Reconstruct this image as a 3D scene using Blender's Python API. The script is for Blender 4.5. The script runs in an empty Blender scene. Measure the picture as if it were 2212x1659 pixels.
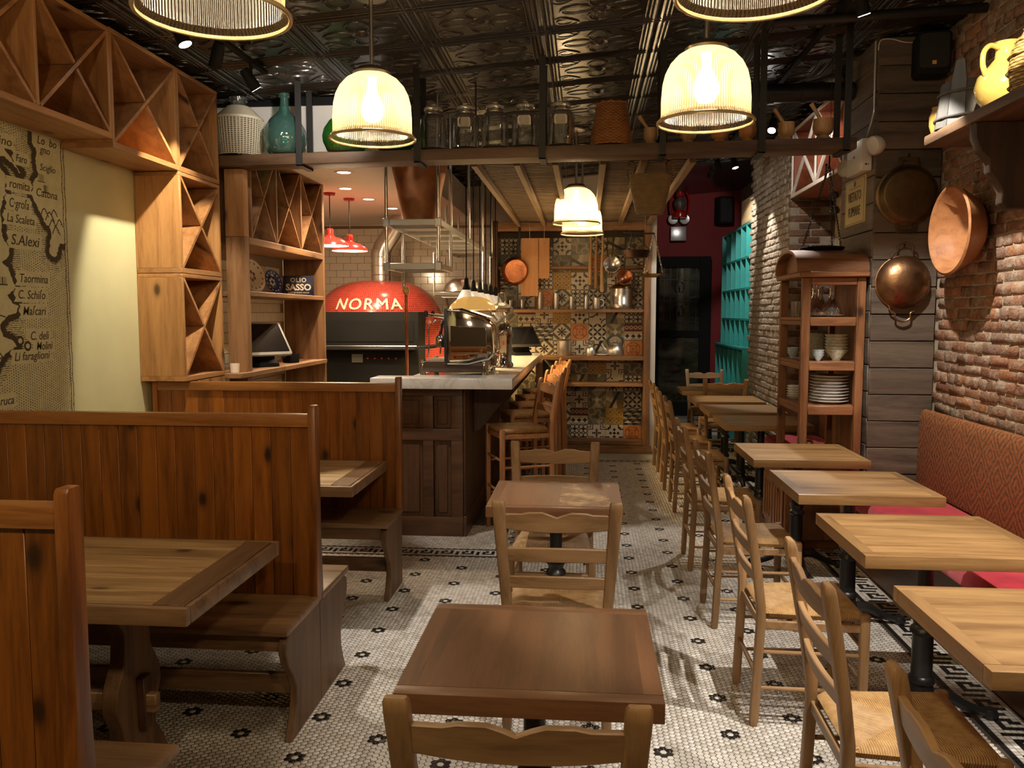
import bpy, bmesh, math, random
import numpy as np
from mathutils import Vector, Matrix, noise as mnoise
random.seed(7)
PI = math.pi
S = bpy.context.scene
C = S.collection

# ------------------------------------------------------------------ camera, world, exposure
cam_d = bpy.data.cameras.new('camera')
cam_d.sensor_width = 36.0
cam_d.lens = 29.3
cam_d.clip_start = 0.05
cam = bpy.data.objects.new('camera', cam_d)
C.objects.link(cam)
cam.location = (0, 0, 1.6)
_fw = Vector((-0.08739, 0.99273, -0.08277)).normalized()
_rt = Vector((0.99615, 0.08769, 0.0)).normalized()
_up = _rt.cross(_fw)
cam.rotation_euler = Matrix((_rt, _up, -_fw)).transposed().to_euler()
S.camera = cam
S.view_settings.view_transform = 'Standard'
S.view_settings.look = 'None'
S.view_settings.exposure = 0.25
S.view_settings.gamma = 1.0
S.view_settings.use_curve_mapping = False
S.cycles.max_bounces = 7
S.cycles.diffuse_bounces = 4
S.cycles.glossy_bounces = 3
S.cycles.transmission_bounces = 5
S.cycles.transparent_max_bounces = 16
S.cycles.caustics_reflective = False
S.cycles.caustics_refractive = False
S.cycles.sample_clamp_indirect = 4.0
S.cycles.use_denoising = True
w = bpy.data.worlds.new('world')
S.world = w
w.use_nodes = True
w.node_tree.nodes['Background'].inputs[0].default_value = (1.0, 0.72, 0.45, 1)
w.node_tree.nodes['Background'].inputs[1].default_value = 0.03

WARM = (1.0, 0.75, 0.45)
COOL = (1.0, 0.93, 0.84)
def lamp(kind, loc, watts, col, r=0.03, aim=None, cone=60, blend=0.3):
    d = bpy.data.lights.new(kind.lower() + '_light', kind)
    d.energy = watts; d.color = col
    if kind != 'AREA':
        d.shadow_soft_size = r
    if kind == 'SPOT':
        d.spot_size = math.radians(cone); d.spot_blend = blend
    o = bpy.data.objects.new(d.name, d); C.objects.link(o)
    o.location = loc
    if aim is not None:
        o.rotation_euler = (Vector(aim) - Vector(loc)).to_track_quat('-Z', 'Y').to_euler()
    return o

# ------------------------------------------------------------------ scene helpers
def thing(name, label, cat, loc=(0, 0, 0), rz=0.0, group=None, rot=None):
    o = bpy.data.objects.new(name, None); C.objects.link(o)
    o.empty_display_size = 0.1
    o.location = loc
    o.rotation_euler = rot if rot else (0, 0, rz)
    o['label'] = label; o['category'] = cat
    if group: o['group'] = group
    return o
def tag(o, label, cat, group=None):
    o['label'] = label; o['category'] = cat
    if group: o['group'] = group
    return o
def struct(o):
    o['kind'] = 'structure'; return o
def stuff(o):
    o['kind'] = 'stuff'; return o
def holder(name, loc=(0, 0, 0)):
    o = bpy.data.objects.new(name, None); C.objects.link(o); o.location = loc
    o['kind'] = 'structure'; return o
def dup(root, loc, rz=None, label=None, rot=None, scale=None):
    r = root.copy(); C.objects.link(r); r.location = loc
    if rz is not None: r.rotation_euler = (0, 0, rz)
    if rot is not None: r.rotation_euler = rot
    if scale is not None: r.scale = (scale,) * 3
    if label: r['label'] = label
    for ch in list(root.children):
        c = ch.copy(); C.objects.link(c); c.parent = r
        for g in list(ch.children):
            d = g.copy(); C.objects.link(d); d.parent = c
    return r
def inst(name, me, parent, loc=(0, 0, 0), rot=(0, 0, 0), scale=None):
    o = bpy.data.objects.new(name, me); C.objects.link(o)
    if parent: o.parent = parent
    o.location = loc; o.rotation_euler = rot
    if scale: o.scale = scale
    return o

class MB:
    """collects shapes; mesh()/build() turn them into one mesh"""
    def __init__(s): s.v = []; s.f = []; s.m = []; s.mi = 0
    def add(s, vs, fs):
        n = len(s.v); s.v.extend([tuple(p) for p in vs])
        s.f.extend([tuple(i + n for i in f) for f in fs]); s.m.extend([s.mi] * len(fs)); return s
    def box(s, x0, x1, y0, y1, z0, z1):
        x0, x1 = sorted((x0, x1)); y0, y1 = sorted((y0, y1)); z0, z1 = sorted((z0, z1))
        return s.add([(x0,y0,z0),(x1,y0,z0),(x1,y1,z0),(x0,y1,z0),(x0,y0,z1),(x1,y0,z1),(x1,y1,z1),(x0,y1,z1)],
              [(0,3,2,1),(4,5,6,7),(0,1,5,4),(1,2,6,5),(2,3,7,6),(3,0,4,7)])
    def cbox(s, c, size, M=None):
        hx, hy, hz = size[0]/2, size[1]/2, size[2]/2
        vs = [Vector(p) for p in [(-hx,-hy,-hz),(hx,-hy,-hz),(hx,hy,-hz),(-hx,hy,-hz),(-hx,-hy,hz),(hx,-hy,hz),(hx,hy,hz),(-hx,hy,hz)]]
        if M is not None: vs = [M @ p for p in vs]
        return s.add([p + Vector(c) for p in vs], [(0,3,2,1),(4,5,6,7),(0,1,5,4),(1,2,6,5),(2,3,7,6),(3,0,4,7)])
    def beam(s, a, b, w, t, up=(0, 0, 1)):
        """rectangular bar from a to b, w across, t along 'up'"""
        a = Vector(a); b = Vector(b); d = (b - a); L = d.length; d.normalize(); u = Vector(up)
        if abs(d.dot(u)) > 0.99: u = Vector((0, 1, 0))
        x = d.cross(u).normalized(); z = x.cross(d).normalized()
        M = Matrix((x, d, z)).transposed()
        return s.cbox((a + b) / 2, (w, L, t), M)
    def prism(s, pts, axis, a, b):
        """2D outline extruded along axis from a to b. axis 'x': pts=(y,z); 'y': pts=(x,z); 'z': pts=(x,y)"""
        def P(p, q):
            return (q, p[0], p[1]) if axis == 'x' else (p[0], q, p[1]) if axis == 'y' else (p[0], p[1], q)
        n = len(pts)
        area = sum(pts[i][0]*pts[(i+1) % n][1] - pts[(i+1) % n][0]*pts[i][1] for i in range(n))
        if (area < 0) != (axis == 'y'): pts = pts[::-1]
        if a > b: a, b = b, a
        vs = [P(p, a) for p in pts] + [P(p, b) for p in pts]
        fs = [tuple(range(n))[::-1], tuple(range(n, 2*n))]
        for i in range(n):
            j = (i + 1) % n; fs.append((i, j, n + j, n + i))
        return s.add(vs, fs)
    def tube(s, path, r, n=8, cap=True, closed=False):
        path = [Vector(p) for p in path]; k = len(path)
        rs = list(r) if isinstance(r, (list, tuple)) else [r] * k
        if not closed and 4 <= k <= 9:            # round the bends (Catmull-Rom)
            q, qr = [], []
            for i in range(k-1):
                p0, p1, p2, p3 = path[max(i-1, 0)], path[i], path[i+1], path[min(i+2, k-1)]
                for s_ in range(4):
                    t = s_/4
                    q.append(0.5*((2*p1) + (p2-p0)*t + (2*p0-5*p1+4*p2-p3)*t*t + (3*p1-p0-3*p2+p3)*t**3)); qr.append(rs[i]*(1-t)+rs[i+1]*t)
            path, rs = q + [path[-1]], qr + [rs[-1]]; k = len(path)
        vs = []; prev = None
        for i, p in enumerate(path):
            if closed: d = path[(i+1) % k] - path[i-1]
            else: d = path[min(i+1, k-1)] - path[max(i-1, 0)]
            d.normalize()
            if prev is None:
                u = Vector((0,0,1)) if abs(d.z) < 0.9 else Vector((1,0,0))
            else: u = prev
            x = (u - d * u.dot(d)).normalized(); y = d.cross(x); prev = x
            for j in range(n):
                a = 2*PI*j/n
                vs.append(p + (x*math.cos(a) + y*math.sin(a)) * rs[i])
        fs = []
        for i in range(k if closed else k-1):
            i2 = (i+1) % k
            for j in range(n):
                fs.append((i*n+j, i*n+(j+1) % n, i2*n+(j+1) % n, i2*n+j))
        if cap and not closed:
            fs.append(tuple(range(n))[::-1]); fs.append(tuple(range((k-1)*n, k*n)))
        return s.add(vs, fs)
    def lathe(s, prof, n=24, c=(0, 0, 0), M=None, closed=False):
        """prof: (r, z) list; axis z through c"""
        vs = []; fs = []; idx = []
        for r, z in prof:
            if r < 1e-6: idx.append([len(vs)] * n); vs.append(Vector((0, 0, z)))
            else:
                idx.append(list(range(len(vs), len(vs)+n)))
                vs.extend(Vector((r*math.cos(2*PI*j/n), r*math.sin(2*PI*j/n), z)) for j in range(n))
        m = len(prof)
        for i in range(m if closed else m-1):
            A = idx[i]; B = idx[(i+1) % m]
            for j in range(n):
                q = (A[j], A[(j+1) % n], B[(j+1) % n], B[j])
                q = tuple(dict.fromkeys(q))
                if len(q) > 2: fs.append(q)
        if M is not None: vs = [M @ p for p in vs]
        return s.add([p + Vector(c) for p in vs], fs)
    def loft(s, rings, cap=True):
        n = len(rings[0]); vs = [p for r in rings for p in r]; fs = []
        for i in range(len(rings)-1):
            for j in range(n):
                fs.append((i*n+j, i*n+(j+1) % n, (i+1)*n+(j+1) % n, (i+1)*n+j))
        if cap: fs.append(tuple(range(n))[::-1]); fs.append(tuple(range((len(rings)-1)*n, len(rings)*n)))
        return s.add(vs, fs)
    def mesh(s, name, mats, bevel=0, seg=2, smooth=None, fix=True, ang=35):
        me = bpy.data.meshes.new(name)
        me.from_pydata([tuple(p) for p in s.v], [], s.f)
        if not isinstance(mats, (list, tuple)): mats = [mats]
        for m in mats: me.materials.append(m)
        if len(mats) > 1: me.polygons.foreach_set('material_index', s.m)
        if bevel or fix:
            bm = bmesh.new(); bm.from_mesh(me)
            if fix: bmesh.ops.recalc_face_normals(bm, faces=bm.faces)
            if bevel:
                es = [e for e in bm.edges if len(e.link_faces) == 2 and e.calc_face_angle(0) > math.radians(ang)]
                bmesh.ops.bevel(bm, geom=es, offset=bevel, segments=seg, profile=0.6, affect='EDGES', clamp_overlap=True)
            bm.to_mesh(me); bm.free()
        if smooth is None: smooth = bool(bevel)
        if smooth:
            me.polygons.foreach_set('use_smooth', [True] * len(me.polygons))
            try: me.set_sharp_from_angle(angle=math.radians(40))
            except Exception: pass
        me.update()
        return me
    def build(s, name, mats, parent=None, loc=(0, 0, 0), rot=(0, 0, 0), **k):
        return inst(name, s.mesh(name, mats, **k), parent, loc, rot)

def rrect(cx, cy, w, d, r=0.3, n=3):
    """rounded rectangle outline points (x, y)"""
    q = min(w, d) / 2 * r; out = []
    for sx, sy, a0 in ((1,1,0),(-1,1,90),(-1,-1,180),(1,-1,270)):
        for i in range(n):
            a = math.radians(a0 + 90*i/(n-1))
            out.append((cx + sx*(w/2-q) + q*math.cos(a), cy + sy*(d/2-q) + q*math.sin(a)))
    return out

# ------------------------------------------------------------------ materials
MATS = {}
def nodes(name):
    m = bpy.data.materials.new(name); m.use_nodes = True
    nt = m.node_tree; b = nt.nodes['Principled BSDF']
    return m, nt, b
def N(nt, t, **kw):
    n = nt.nodes.new(t)
    for k, v in kw.items():
        if k.startswith('i_'): n.inputs[k[2:].replace('_', ' ')].default_value = v
        else: setattr(n, k, v)
    return n
def mth(nt, op, a, b=None, c=None):
    n = nt.nodes.new('ShaderNodeMath'); n.operation = op
    for i, v in enumerate((a, b, c)):
        if v is None: continue
        if isinstance(v, (int, float)): n.inputs[i].default_value = v
        else: nt.links.new(v, n.inputs[i])
    return n.outputs[0]
def rgb(c): return (c[0], c[1], c[2], 1)
def ramp(nt, fac, stops):
    n = nt.nodes.new('ShaderNodeValToRGB'); e = n.color_ramp.elements
    while len(e) > 1: e.remove(e[-1])
    e[0].position = stops[0][0]; e[0].color = rgb(stops[0][1])
    for p, c in stops[1:]:
        x = e.new(p); x.color = rgb(c)
    nt.links.new(fac, n.inputs[0]); return n.outputs[0]
def mixc(nt, f, a, b, mode='MIX'):
    n = nt.nodes.new('ShaderNodeMix'); n.data_type = 'RGBA'; n.blend_type = mode
    for s, v in ((n.inputs[0], f), (n.inputs[6], a), (n.inputs[7], b)):
        if isinstance(v, (int, float)): s.default_value = v
        elif isinstance(v, tuple): s.default_value = rgb(v)
        else: nt.links.new(v, s)
    return n.outputs[2]
def coords(nt, scale=(1, 1, 1), rnd=True, kind='Object'):
    tc = nt.nodes.new('ShaderNodeTexCoord'); mp = nt.nodes.new('ShaderNodeMapping')
    src = tc.outputs[kind]
    if rnd:
        oi = nt.nodes.new('ShaderNodeObjectInfo')
        sc = mth(nt, 'MULTIPLY', oi.outputs['Random'], 37.0)
        va = nt.nodes.new('ShaderNodeVectorMath'); va.operation = 'ADD'
        nt.links.new(src, va.inputs[0]); nt.links.new(sc, va.inputs[1]); src = va.outputs[0]
    nt.links.new(src, mp.inputs[0]); mp.inputs['Scale'].default_value = scale
    return mp.outputs[0]
def bump(nt, b, h, strength=0.3, dist=0.01):
    n = nt.nodes.new('ShaderNodeBump'); n.inputs['Strength'].default_value = strength; n.inputs['Distance'].default_value = dist
    nt.links.new(h, n.inputs['Height']); nt.links.new(n.outputs[0], b.inputs['Normal'])
def noisetex(nt, v, scale, detail=3, rough=0.5, dist=0.0):
    n = nt.nodes.new('ShaderNodeTexNoise'); n.inputs['Scale'].default_value = scale; n.inputs['Detail'].default_value = detail
    n.inputs['Roughness'].default_value = rough; n.inputs['Distortion'].default_value = dist
    nt.links.new(v, n.inputs['Vector']); return n.outputs[0]

def plain(name, col, rough=0.5, metal=0.0, var=0.0, vs=8.0, spec=0.5, bmp=0.0, bs=60, coat=0.0, emit=None, es=0):
    if name in MATS: return MATS[name]
    m, nt, b = nodes(name)
    b.inputs['Base Color'].default_value = rgb(col); b.inputs['Roughness'].default_value = rough
    b.inputs['Metallic'].default_value = metal; b.inputs['Specular IOR Level'].default_value = spec
    b.inputs['Coat Weight'].default_value = coat
    if var:
        v = coords(nt)
        f = noisetex(nt, v, vs, 4, 0.6)
        c = ramp(nt, f, [(0.3, tuple(x*(1-var) for x in col)), (0.7, tuple(min(1, x*(1+var)) for x in col))])
        nt.links.new(c, b.inputs['Base Color'])
    if bmp:
        v2 = coords(nt); bump(nt, b, noisetex(nt, v2, bs, 3), bmp, 0.01)
    if emit:
        b.inputs['Emission Color'].default_value = rgb(emit); b.inputs['Emission Strength'].default_value = es
    MATS[name] = m; return m

def wood(name, light, dark, axis='z', knots=0.0, rough=0.45, fig=1.0, coat=0.0, wear=None, tone=0.25, sat=0.95):
    key = name + '_' + axis
    if key in MATS: return MATS[key]
    m, nt, b = nodes(key)
    a = {'x': (0.09, 1, 1), 'y': (1, 0.09, 1), 'z': (1, 1, 0.09)}[axis]
    v = coords(nt, a)
    g = noisetex(nt, v, 16*fig, 4, 0.6, 0.6)
    fine = noisetex(nt, v, 130, 2, 0.7)
    f = mth(nt, 'ADD', mth(nt, 'MULTIPLY', g, 0.8), mth(nt, 'MULTIPLY', fine, 0.2))
    mid = tuple((light[i]*0.6 + dark[i]*0.4) for i in range(3))
    col = ramp(nt, f, [(0.36, dark), (0.5, mid), (0.62, light)])
    oi = nt.nodes.new('ShaderNodeObjectInfo')
    br = mth(nt, 'MULTIPLY_ADD', oi.outputs['Random'], tone, 1 - tone/2)
    hs = nt.nodes.new('ShaderNodeHueSaturation'); nt.links.new(col, hs.inputs['Color']); nt.links.new(br, hs.inputs['Value']); hs.inputs['Saturation'].default_value = sat
    col = hs.outputs[0]
    if knots:
        sx_ = nt.nodes.new('ShaderNodeSeparateXYZ'); nt.links.new(coords(nt), sx_.inputs[0]); cbx = nt.nodes.new('ShaderNodeCombineXYZ')
        ai = 'xyz'.index(axis); o1, o2 = [i for i in range(3) if i != ai]
        nt.links.new(mth(nt, 'MULTIPLY', sx_.outputs[ai], 0.55), cbx.inputs[0]); nt.links.new(mth(nt, 'ADD', sx_.outputs[o1], sx_.outputs[o2]), cbx.inputs[1])
        vo = nt.nodes.new('ShaderNodeTexVoronoi'); vo.voronoi_dimensions = '2D'; vo.inputs['Scale'].default_value = knots; nt.links.new(cbx.outputs[0], vo.inputs['Vector'])
        k = ramp(nt, vo.outputs['Distance'], [(0.0, (1, 1, 1)), (0.05, (0.9, 0.9, 0.9)), (0.10, (0.25, 0.25, 0.25)), (0.16, (0, 0, 0))])
        # only some of the cells carry a knot
        sel = mth(nt, 'GREATER_THAN', nt.nodes.new('ShaderNodeSeparateColor').outputs[0], 0.5)
        sp = sel.node.inputs[0].links[0].from_node; nt.links.new(vo.outputs['Color'], sp.inputs[0])
        kf = mth(nt, 'MULTIPLY', k, sel)
        col = mixc(nt, kf, col, tuple(x*0.22 for x in dark))
    if wear:
        v3 = coords(nt, (1, 1, 1))
        wf = ramp(nt, noisetex(nt, v3, 7, 5, 0.65), [(0.5, (0, 0, 0)), (0.62, (1, 1, 1))])
        col = mixc(nt, wf, col, wear)
    nt.links.new(col, b.inputs['Base Color'])
    rr = mth(nt, 'MULTIPLY_ADD', f, 0.25, rough - 0.1)
    nt.links.new(rr, b.inputs['Roughness'])
    b.inputs['Coat Weight'].default_value = coat; b.inputs['Coat Roughness'].default_value = 0.25
    bump(nt, b, f, 0.12, 0.004)
    MATS[key] = m; return m

def glassy(name, tint, dens=0.15, rough=0.02, edge=1.0):
    """thin clear glass: tinted see-through with mirror highlights growing to the rim"""
    if name in MATS: return MATS[name]
    m = bpy.data.materials.new(name); m.use_nodes = True; nt = m.node_tree; nt.nodes.clear()
    out = nt.nodes.new('ShaderNodeOutputMaterial')
    tr = nt.nodes.new('ShaderNodeBsdfTransparent'); tr.inputs[0].default_value = rgb(tint)
    gl = nt.nodes.new('ShaderNodeBsdfGlossy'); gl.inputs['Roughness'].default_value = rough; gl.inputs[0].default_value = (1, 1, 1, 1)
    df = nt.nodes.new('ShaderNodeBsdfDiffuse'); df.inputs[0].default_value = rgb(tint)
    lw = nt.nodes.new('ShaderNodeLayerWeight'); lw.inputs[0].default_value = 0.5
    f = mth(nt, 'MULTIPLY_ADD', lw.outputs['Fresnel'], 0.80*edge, 0.05)
    m1 = nt.nodes.new('ShaderNodeMixShader'); m1.inputs[0].default_value = dens
    nt.links.new(tr.outputs[0], m1.inputs[1]); nt.links.new(df.outputs[0], m1.inputs[2])
    m2 = nt.nodes.new('ShaderNodeMixShader'); nt.links.new(f, m2.inputs[0])
    nt.links.new(m1.outputs[0], m2.inputs[1]); nt.links.new(gl.outputs[0], m2.inputs[2])
    nt.links.new(m2.outputs[0], out.inputs[0])
    MATS[name] = m; return m

def attr_mat(name, rough=0.5, bmp=0.0, spec=0.4):
    """colour taken from the mesh's flat printed colours"""
    if name in MATS: return MATS[name]
    m, nt, b = nodes(name)
    a = nt.nodes.new('ShaderNodeVertexColor'); a.layer_name = 'print'
    v = coords(nt); f = noisetex(nt, v, 25, 3)
    k = ramp(nt, f, [(0.3, (0.85, 0.85, 0.85)), (0.7, (1, 1, 1))])
    nt.links.new(mixc(nt, 1.0, a.outputs[0], k, 'MULTIPLY'), b.inputs['Base Color'])
    b.inputs['Roughness'].default_value = rough; b.inputs['Specular IOR Level'].default_value = spec
    MATS[name] = m; return m
def raster_mesh(name, img, mat, P):
    """img: rows x cols x 3 linear colours, row 0 at top; P(s, t) -> xyz with s, t in 0..1. One quad per cell, flat colour"""
    h, wd = img.shape[:2]
    ss = np.linspace(0, 1, wd+1); tt = np.linspace(0, 1, h+1)
    p00 = np.array(P(0, 0)); pu = np.array(P(1, 0)) - p00; pv = np.array(P(0, 1)) - p00
    g = p00 + ss[None, :, None]*pu + tt[:, None, None]*pv
    co = g.reshape(-1, 3)
    i = np.arange(h)[:, None]*(wd+1) + np.arange(wd)[None, :]
    q = np.stack([i, i+1, i+wd+2, i+wd+1], -1).reshape(-1)
    return fast_mesh(name, co, q, 4, mat, img[::-1].reshape(-1, 3))
def fast_mesh(name, co, loops, k, mat, cols=None, mats=None, mi=None):
    me = bpy.data.meshes.new(name); n = len(loops)//k
    me.vertices.add(len(co)); me.vertices.foreach_set('co', np.asarray(co, dtype=np.float32).reshape(-1))
    me.loops.add(len(loops)); me.loops.foreach_set('vertex_index', np.asarray(loops, dtype=np.int32))
    me.polygons.add(n); me.polygons.foreach_set('loop_start', np.arange(0, n*k, k, dtype=np.int32))
    for m in (mats or [mat]): me.materials.append(m)
    if mi is not None: me.polygons.foreach_set('material_index', np.asarray(mi, dtype=np.int32))
    me.update(calc_edges=True)
    if cols is not None:
        ca = me.color_attributes.new('print', 'FLOAT_COLOR', 'CORNER')
        c4 = np.ones((n, k, 4), dtype=np.float32); c4[:, :, :3] = np.asarray(cols, dtype=np.float32)[:, None, :]
        ca.data.foreach_set('color', c4.reshape(-1))
    return me
def text_mesh(txt, size, mat, name='lettering', extrude=0.001, shear=0.0, align='CENTER', bold=0.0, space=1.0):
    cu = bpy.data.curves.new('txt', 'FONT'); cu.body = txt; cu.size = size; cu.extrude = extrude; cu.shear = shear
    cu.align_x = align; cu.offset = bold; cu.space_character = space; cu.resolution_u = 3
    o = bpy.data.objects.new('txt', cu); C.objects.link(o)
    dg = bpy.context.evaluated_depsgraph_get(); dg.update()
    me = bpy.data.meshes.new_from_object(o.evaluated_get(dg)); me.name = name
    bpy.data.objects.remove(o); bpy.data.curves.remove(cu)
    me.materials.clear(); me.materials.append(mat)
    return me
# ------------------------------------------------------------------ shared materials
M_BOOTH_Z = wood('booth_pine', (0.33, 0.118, 0.027), (0.13, 0.042, 0.010), 'z', knots=4.5, rough=0.38, coat=0.2, tone=0.4, sat=1.05)
M_BOOTH_X = wood('booth_pine', (0.40, 0.165, 0.042), (0.22, 0.08, 0.018), 'x', knots=3.0, rough=0.38, coat=0.2, sat=1.0)
M_BENCH_X = wood('bench_oak', (0.31, 0.175, 0.076), (0.125, 0.058, 0.022), 'x', knots=3, rough=0.4, coat=0.2)
M_BENCH_Z = wood('bench_oak', (0.20, 0.105, 0.042), (0.085, 0.04, 0.015), 'z', rough=0.5)
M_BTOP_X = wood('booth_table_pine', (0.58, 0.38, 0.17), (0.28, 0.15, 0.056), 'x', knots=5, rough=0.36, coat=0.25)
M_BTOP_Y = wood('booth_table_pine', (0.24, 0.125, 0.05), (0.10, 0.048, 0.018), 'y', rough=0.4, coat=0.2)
M_OAK_X = wood('table_oak', (0.37, 0.205, 0.066), (0.205, 0.10, 0.029), 'x', rough=0.4, coat=0.2)
M_OAK_Y = wood('table_oak', (0.33, 0.18, 0.058), (0.185, 0.09, 0.027), 'y', rough=0.4, coat=0.2)
M_WAL_X = wood('table_walnut', (0.235, 0.102, 0.038), (0.125, 0.05, 0.018), 'x', rough=0.42, coat=0.2, fig=0.6)
M_WAL_Y = wood('table_walnut', (0.235, 0.102, 0.038), (0.125, 0.05, 0.018), 'y', rough=0.42, coat=0.2, fig=0.6)
M_CH_Z = wood('chair_beech', (0.36, 0.20, 0.078), (0.19, 0.098, 0.034), 'z', rough=0.45, coat=0.1)
M_CH_X = wood('chair_beech', (0.36, 0.20, 0.078), (0.19, 0.098, 0.034), 'x', rough=0.45, coat=0.1)
M_CH_Y = wood('chair_beech', (0.36, 0.20, 0.078), (0.19, 0.098, 0.034), 'y', rough=0.45, coat=0.1)
M_ST_Z = wood('stool_beech', (0.46, 0.20, 0.065), (0.27, 0.105, 0.03), 'z', rough=0.42, coat=0.15)
M_ST_X = wood('stool_beech', (0.46, 0.20, 0.065), (0.27, 0.105, 0.03), 'x', rough=0.42, coat=0.15)
M_ST_Y = wood('stool_beech', (0.46, 0.20, 0.065), (0.27, 0.105, 0.03), 'y', rough=0.42, coat=0.15)
M_RACK_Z = wood('rack_pine', (0.56, 0.275, 0.085), (0.33, 0.14, 0.038), 'z', knots=4, rough=0.45, coat=0.1)
M_RACK_Y = wood('rack_pine', (0.50, 0.235, 0.075), (0.28, 0.115, 0.032), 'y', knots=4, rough=0.45, coat=0.1)
M_RACK_X = wood('rack_pine', (0.50, 0.235, 0.075), (0.28, 0.115, 0.032), 'x', knots=4, rough=0.45, coat=0.1)
M_UNIT_Z = wood('unit_pine', (0.33, 0.165, 0.065), (0.16, 0.07, 0.025), 'z', knots=3, rough=0.5)
M_UNIT_Y = wood('unit_pine', (0.33, 0.165, 0.065), (0.16, 0.07, 0.025), 'y', knots=3, rough=0.5)
M_UNIT_X = wood('unit_pine', (0.33, 0.165, 0.065), (0.16, 0.07, 0.025), 'x', knots=3, rough=0.5)
M_BAR_Z = wood('bar_dark_oak', (0.125, 0.058, 0.024), (0.055, 0.024, 0.010), 'z', rough=0.4, coat=0.15)
M_BAR_X = wood('bar_dark_oak', (0.125, 0.058, 0.024), (0.055, 0.024, 0.010), 'x', rough=0.4, coat=0.15)
M_BAR_Y = wood('bar_dark_oak', (0.125, 0.058, 0.024), (0.055, 0.024, 0.010), 'y', rough=0.4, coat=0.15)
M_SHELF_X = wood('shelf_plank', (0.17, 0.09, 0.04), (0.055, 0.026, 0.012), 'x', rough=0.5, fig=0.6)
M_DARK_Y = wood('ledge_plank', (0.17, 0.09, 0.04), (0.06, 0.03, 0.014), 'y', rough=0.55)
M_CAB_Z = wood('cabinet_pine', (0.29, 0.115, 0.034), (0.14, 0.05, 0.015), 'z', knots=4, rough=0.45, coat=0.1)
M_CAB_X = wood('cabinet_pine', (0.29, 0.115, 0.034), (0.14, 0.05, 0.015), 'x', knots=4, rough=0.45, coat=0.1)
M_CAB_Y = wood('cabinet_pine', (0.29, 0.115, 0.034), (0.14, 0.05, 0.015), 'y', knots=4, rough=0.45, coat=0.1)
M_GREY_X = wood('barn_board', (0.155, 0.112, 0.075), (0.055, 0.038, 0.025), 'x', rough=0.75, fig=0.7, tone=0.35)
M_GREY_Y = wood('barn_board', (0.18, 0.14, 0.10), (0.075, 0.055, 0.04), 'y', rough=0.75, fig=0.7, tone=0.35)
M_IRON = plain('black_iron', (0.012, 0.012, 0.012), 0.35, 0.0, spec=0.6, bmp=0.08, bs=80)
M_STRAP = plain('strap_iron', (0.03, 0.028, 0.026), 0.5, 0.6)
M_STEEL = plain('steel', (0.74, 0.72, 0.69), 0.27, 1.0)
M_TRAY = plain('grey_steel_tray', (0.62, 0.61, 0.58), 0.32, 0.35)
M_CHROME = plain('chrome', (0.82, 0.80, 0.77), 0.05, 1.0)
M_ALU = plain('aluminium', (0.82, 0.79, 0.74), 0.38, 1.0, bmp=0.1, bs=20)
M_COPPER = plain('copper', (0.42, 0.16, 0.075), 0.32, 1.0, var=0.35, vs=9, bmp=0.15, bs=45)
M_COPPER_OLD = plain('old_copper', (0.30, 0.16, 0.08), 0.4, 1.0, var=0.5, vs=6, bmp=0.2, bs=30)
M_BRASS = plain('brass', (0.62, 0.43, 0.16), 0.28, 1.0, var=0.2)
M_BLACK = plain('black_paint', (0.012, 0.012, 0.013), 0.4)
M_BLACKM = plain('matt_black', (0.010, 0.010, 0.010), 0.75, spec=0.15)
M_WHITE = plain('white_plastic', (0.74, 0.70, 0.62), 0.35)
M_CER = plain('white_ceramic', (0.80, 0.78, 0.74), 0.15, coat=0.4)
M_RED_EN = plain('red_enamel', (0.36, 0.014, 0.011), 0.15, coat=0.6)
M_GROUT = plain('dark_grout', (0.065, 0.046, 0.030), 0.9, var=0.2, vs=4)
M_HEXW = plain('white_floor_tile', (0.80, 0.76, 0.68), 0.22, spec=0.5, var=0.0)
M_HEXB = plain('black_floor_tile', (0.016, 0.015, 0.014), 0.22, spec=0.5)
def hexwhite():
    m, nt, b = nodes('white_hex_tile')
    oi = nt.nodes.new('ShaderNodeNewGeometry')
    v = coords(nt, rnd=False)
    f = mth(nt, 'ADD', mth(nt, 'MULTIPLY', oi.outputs['Random Per Island'], 0.7), mth(nt, 'MULTIPLY', noisetex(nt, v, 2.2, 4, 0.6), 0.5))
    c = ramp(nt, f, [(0.15, (0.46, 0.405, 0.335)), (0.5, (0.60, 0.55, 0.48)), (0.9, (0.70, 0.665, 0.61))])
    nt.links.new(c, b.inputs['Base Color'])
    b.inputs['Roughness'].default_value = 0.2
    return m
M_HEXW2 = hexwhite()

# ------------------------------------------------------------------ floor
floor = MB().box(-3.5, 2.5, -1.1, 13.2, -0.1, -0.0015).build('floor', M_GROUT, None)
struct(floor)
PIT = 0.3075/12; DX = 0.2672/12; HR = (PIT-0.0022)/math.sqrt(3)      # hex pitch along Y, column step, corner radius
X0, Y0 = -1.04, 2.822
def hex_centres():
    k0 = int((-2.64-X0)/DX)-1; k1 = int((2.28-X0)/DX)+1
    ks = np.arange(k0, k1); js = np.arange(int((0.9-Y0)/PIT), int((9.05-Y0)/PIT)+1)
    K, J = np.meshgrid(ks, js, indexing='ij')
    X = X0 + K*DX; Y = Y0 + J*PIT + (K % 2)*PIT/2
    return K.ravel(), J.ravel(), X.ravel(), Y.ravel()
K, J, HX, HY = hex_centres()
LB0, LB1 = 5.37, 5.55          # cross border (greek key)
RB0, RB1 = 1.548, 1.762         # border beside the banquette
main = (HX < RB0-0.008) & (((HY < LB0-0.008)) | ((HX > -0.36) & (HY < 9.05)))
plainz = ((HX > RB1+0.008) & (HX < 2.28)) | ((HX < -0.60) & (HY > LB1+0.008) & (HY < 6.2) & (HX > -2.6))
keep = main | plainz
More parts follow.
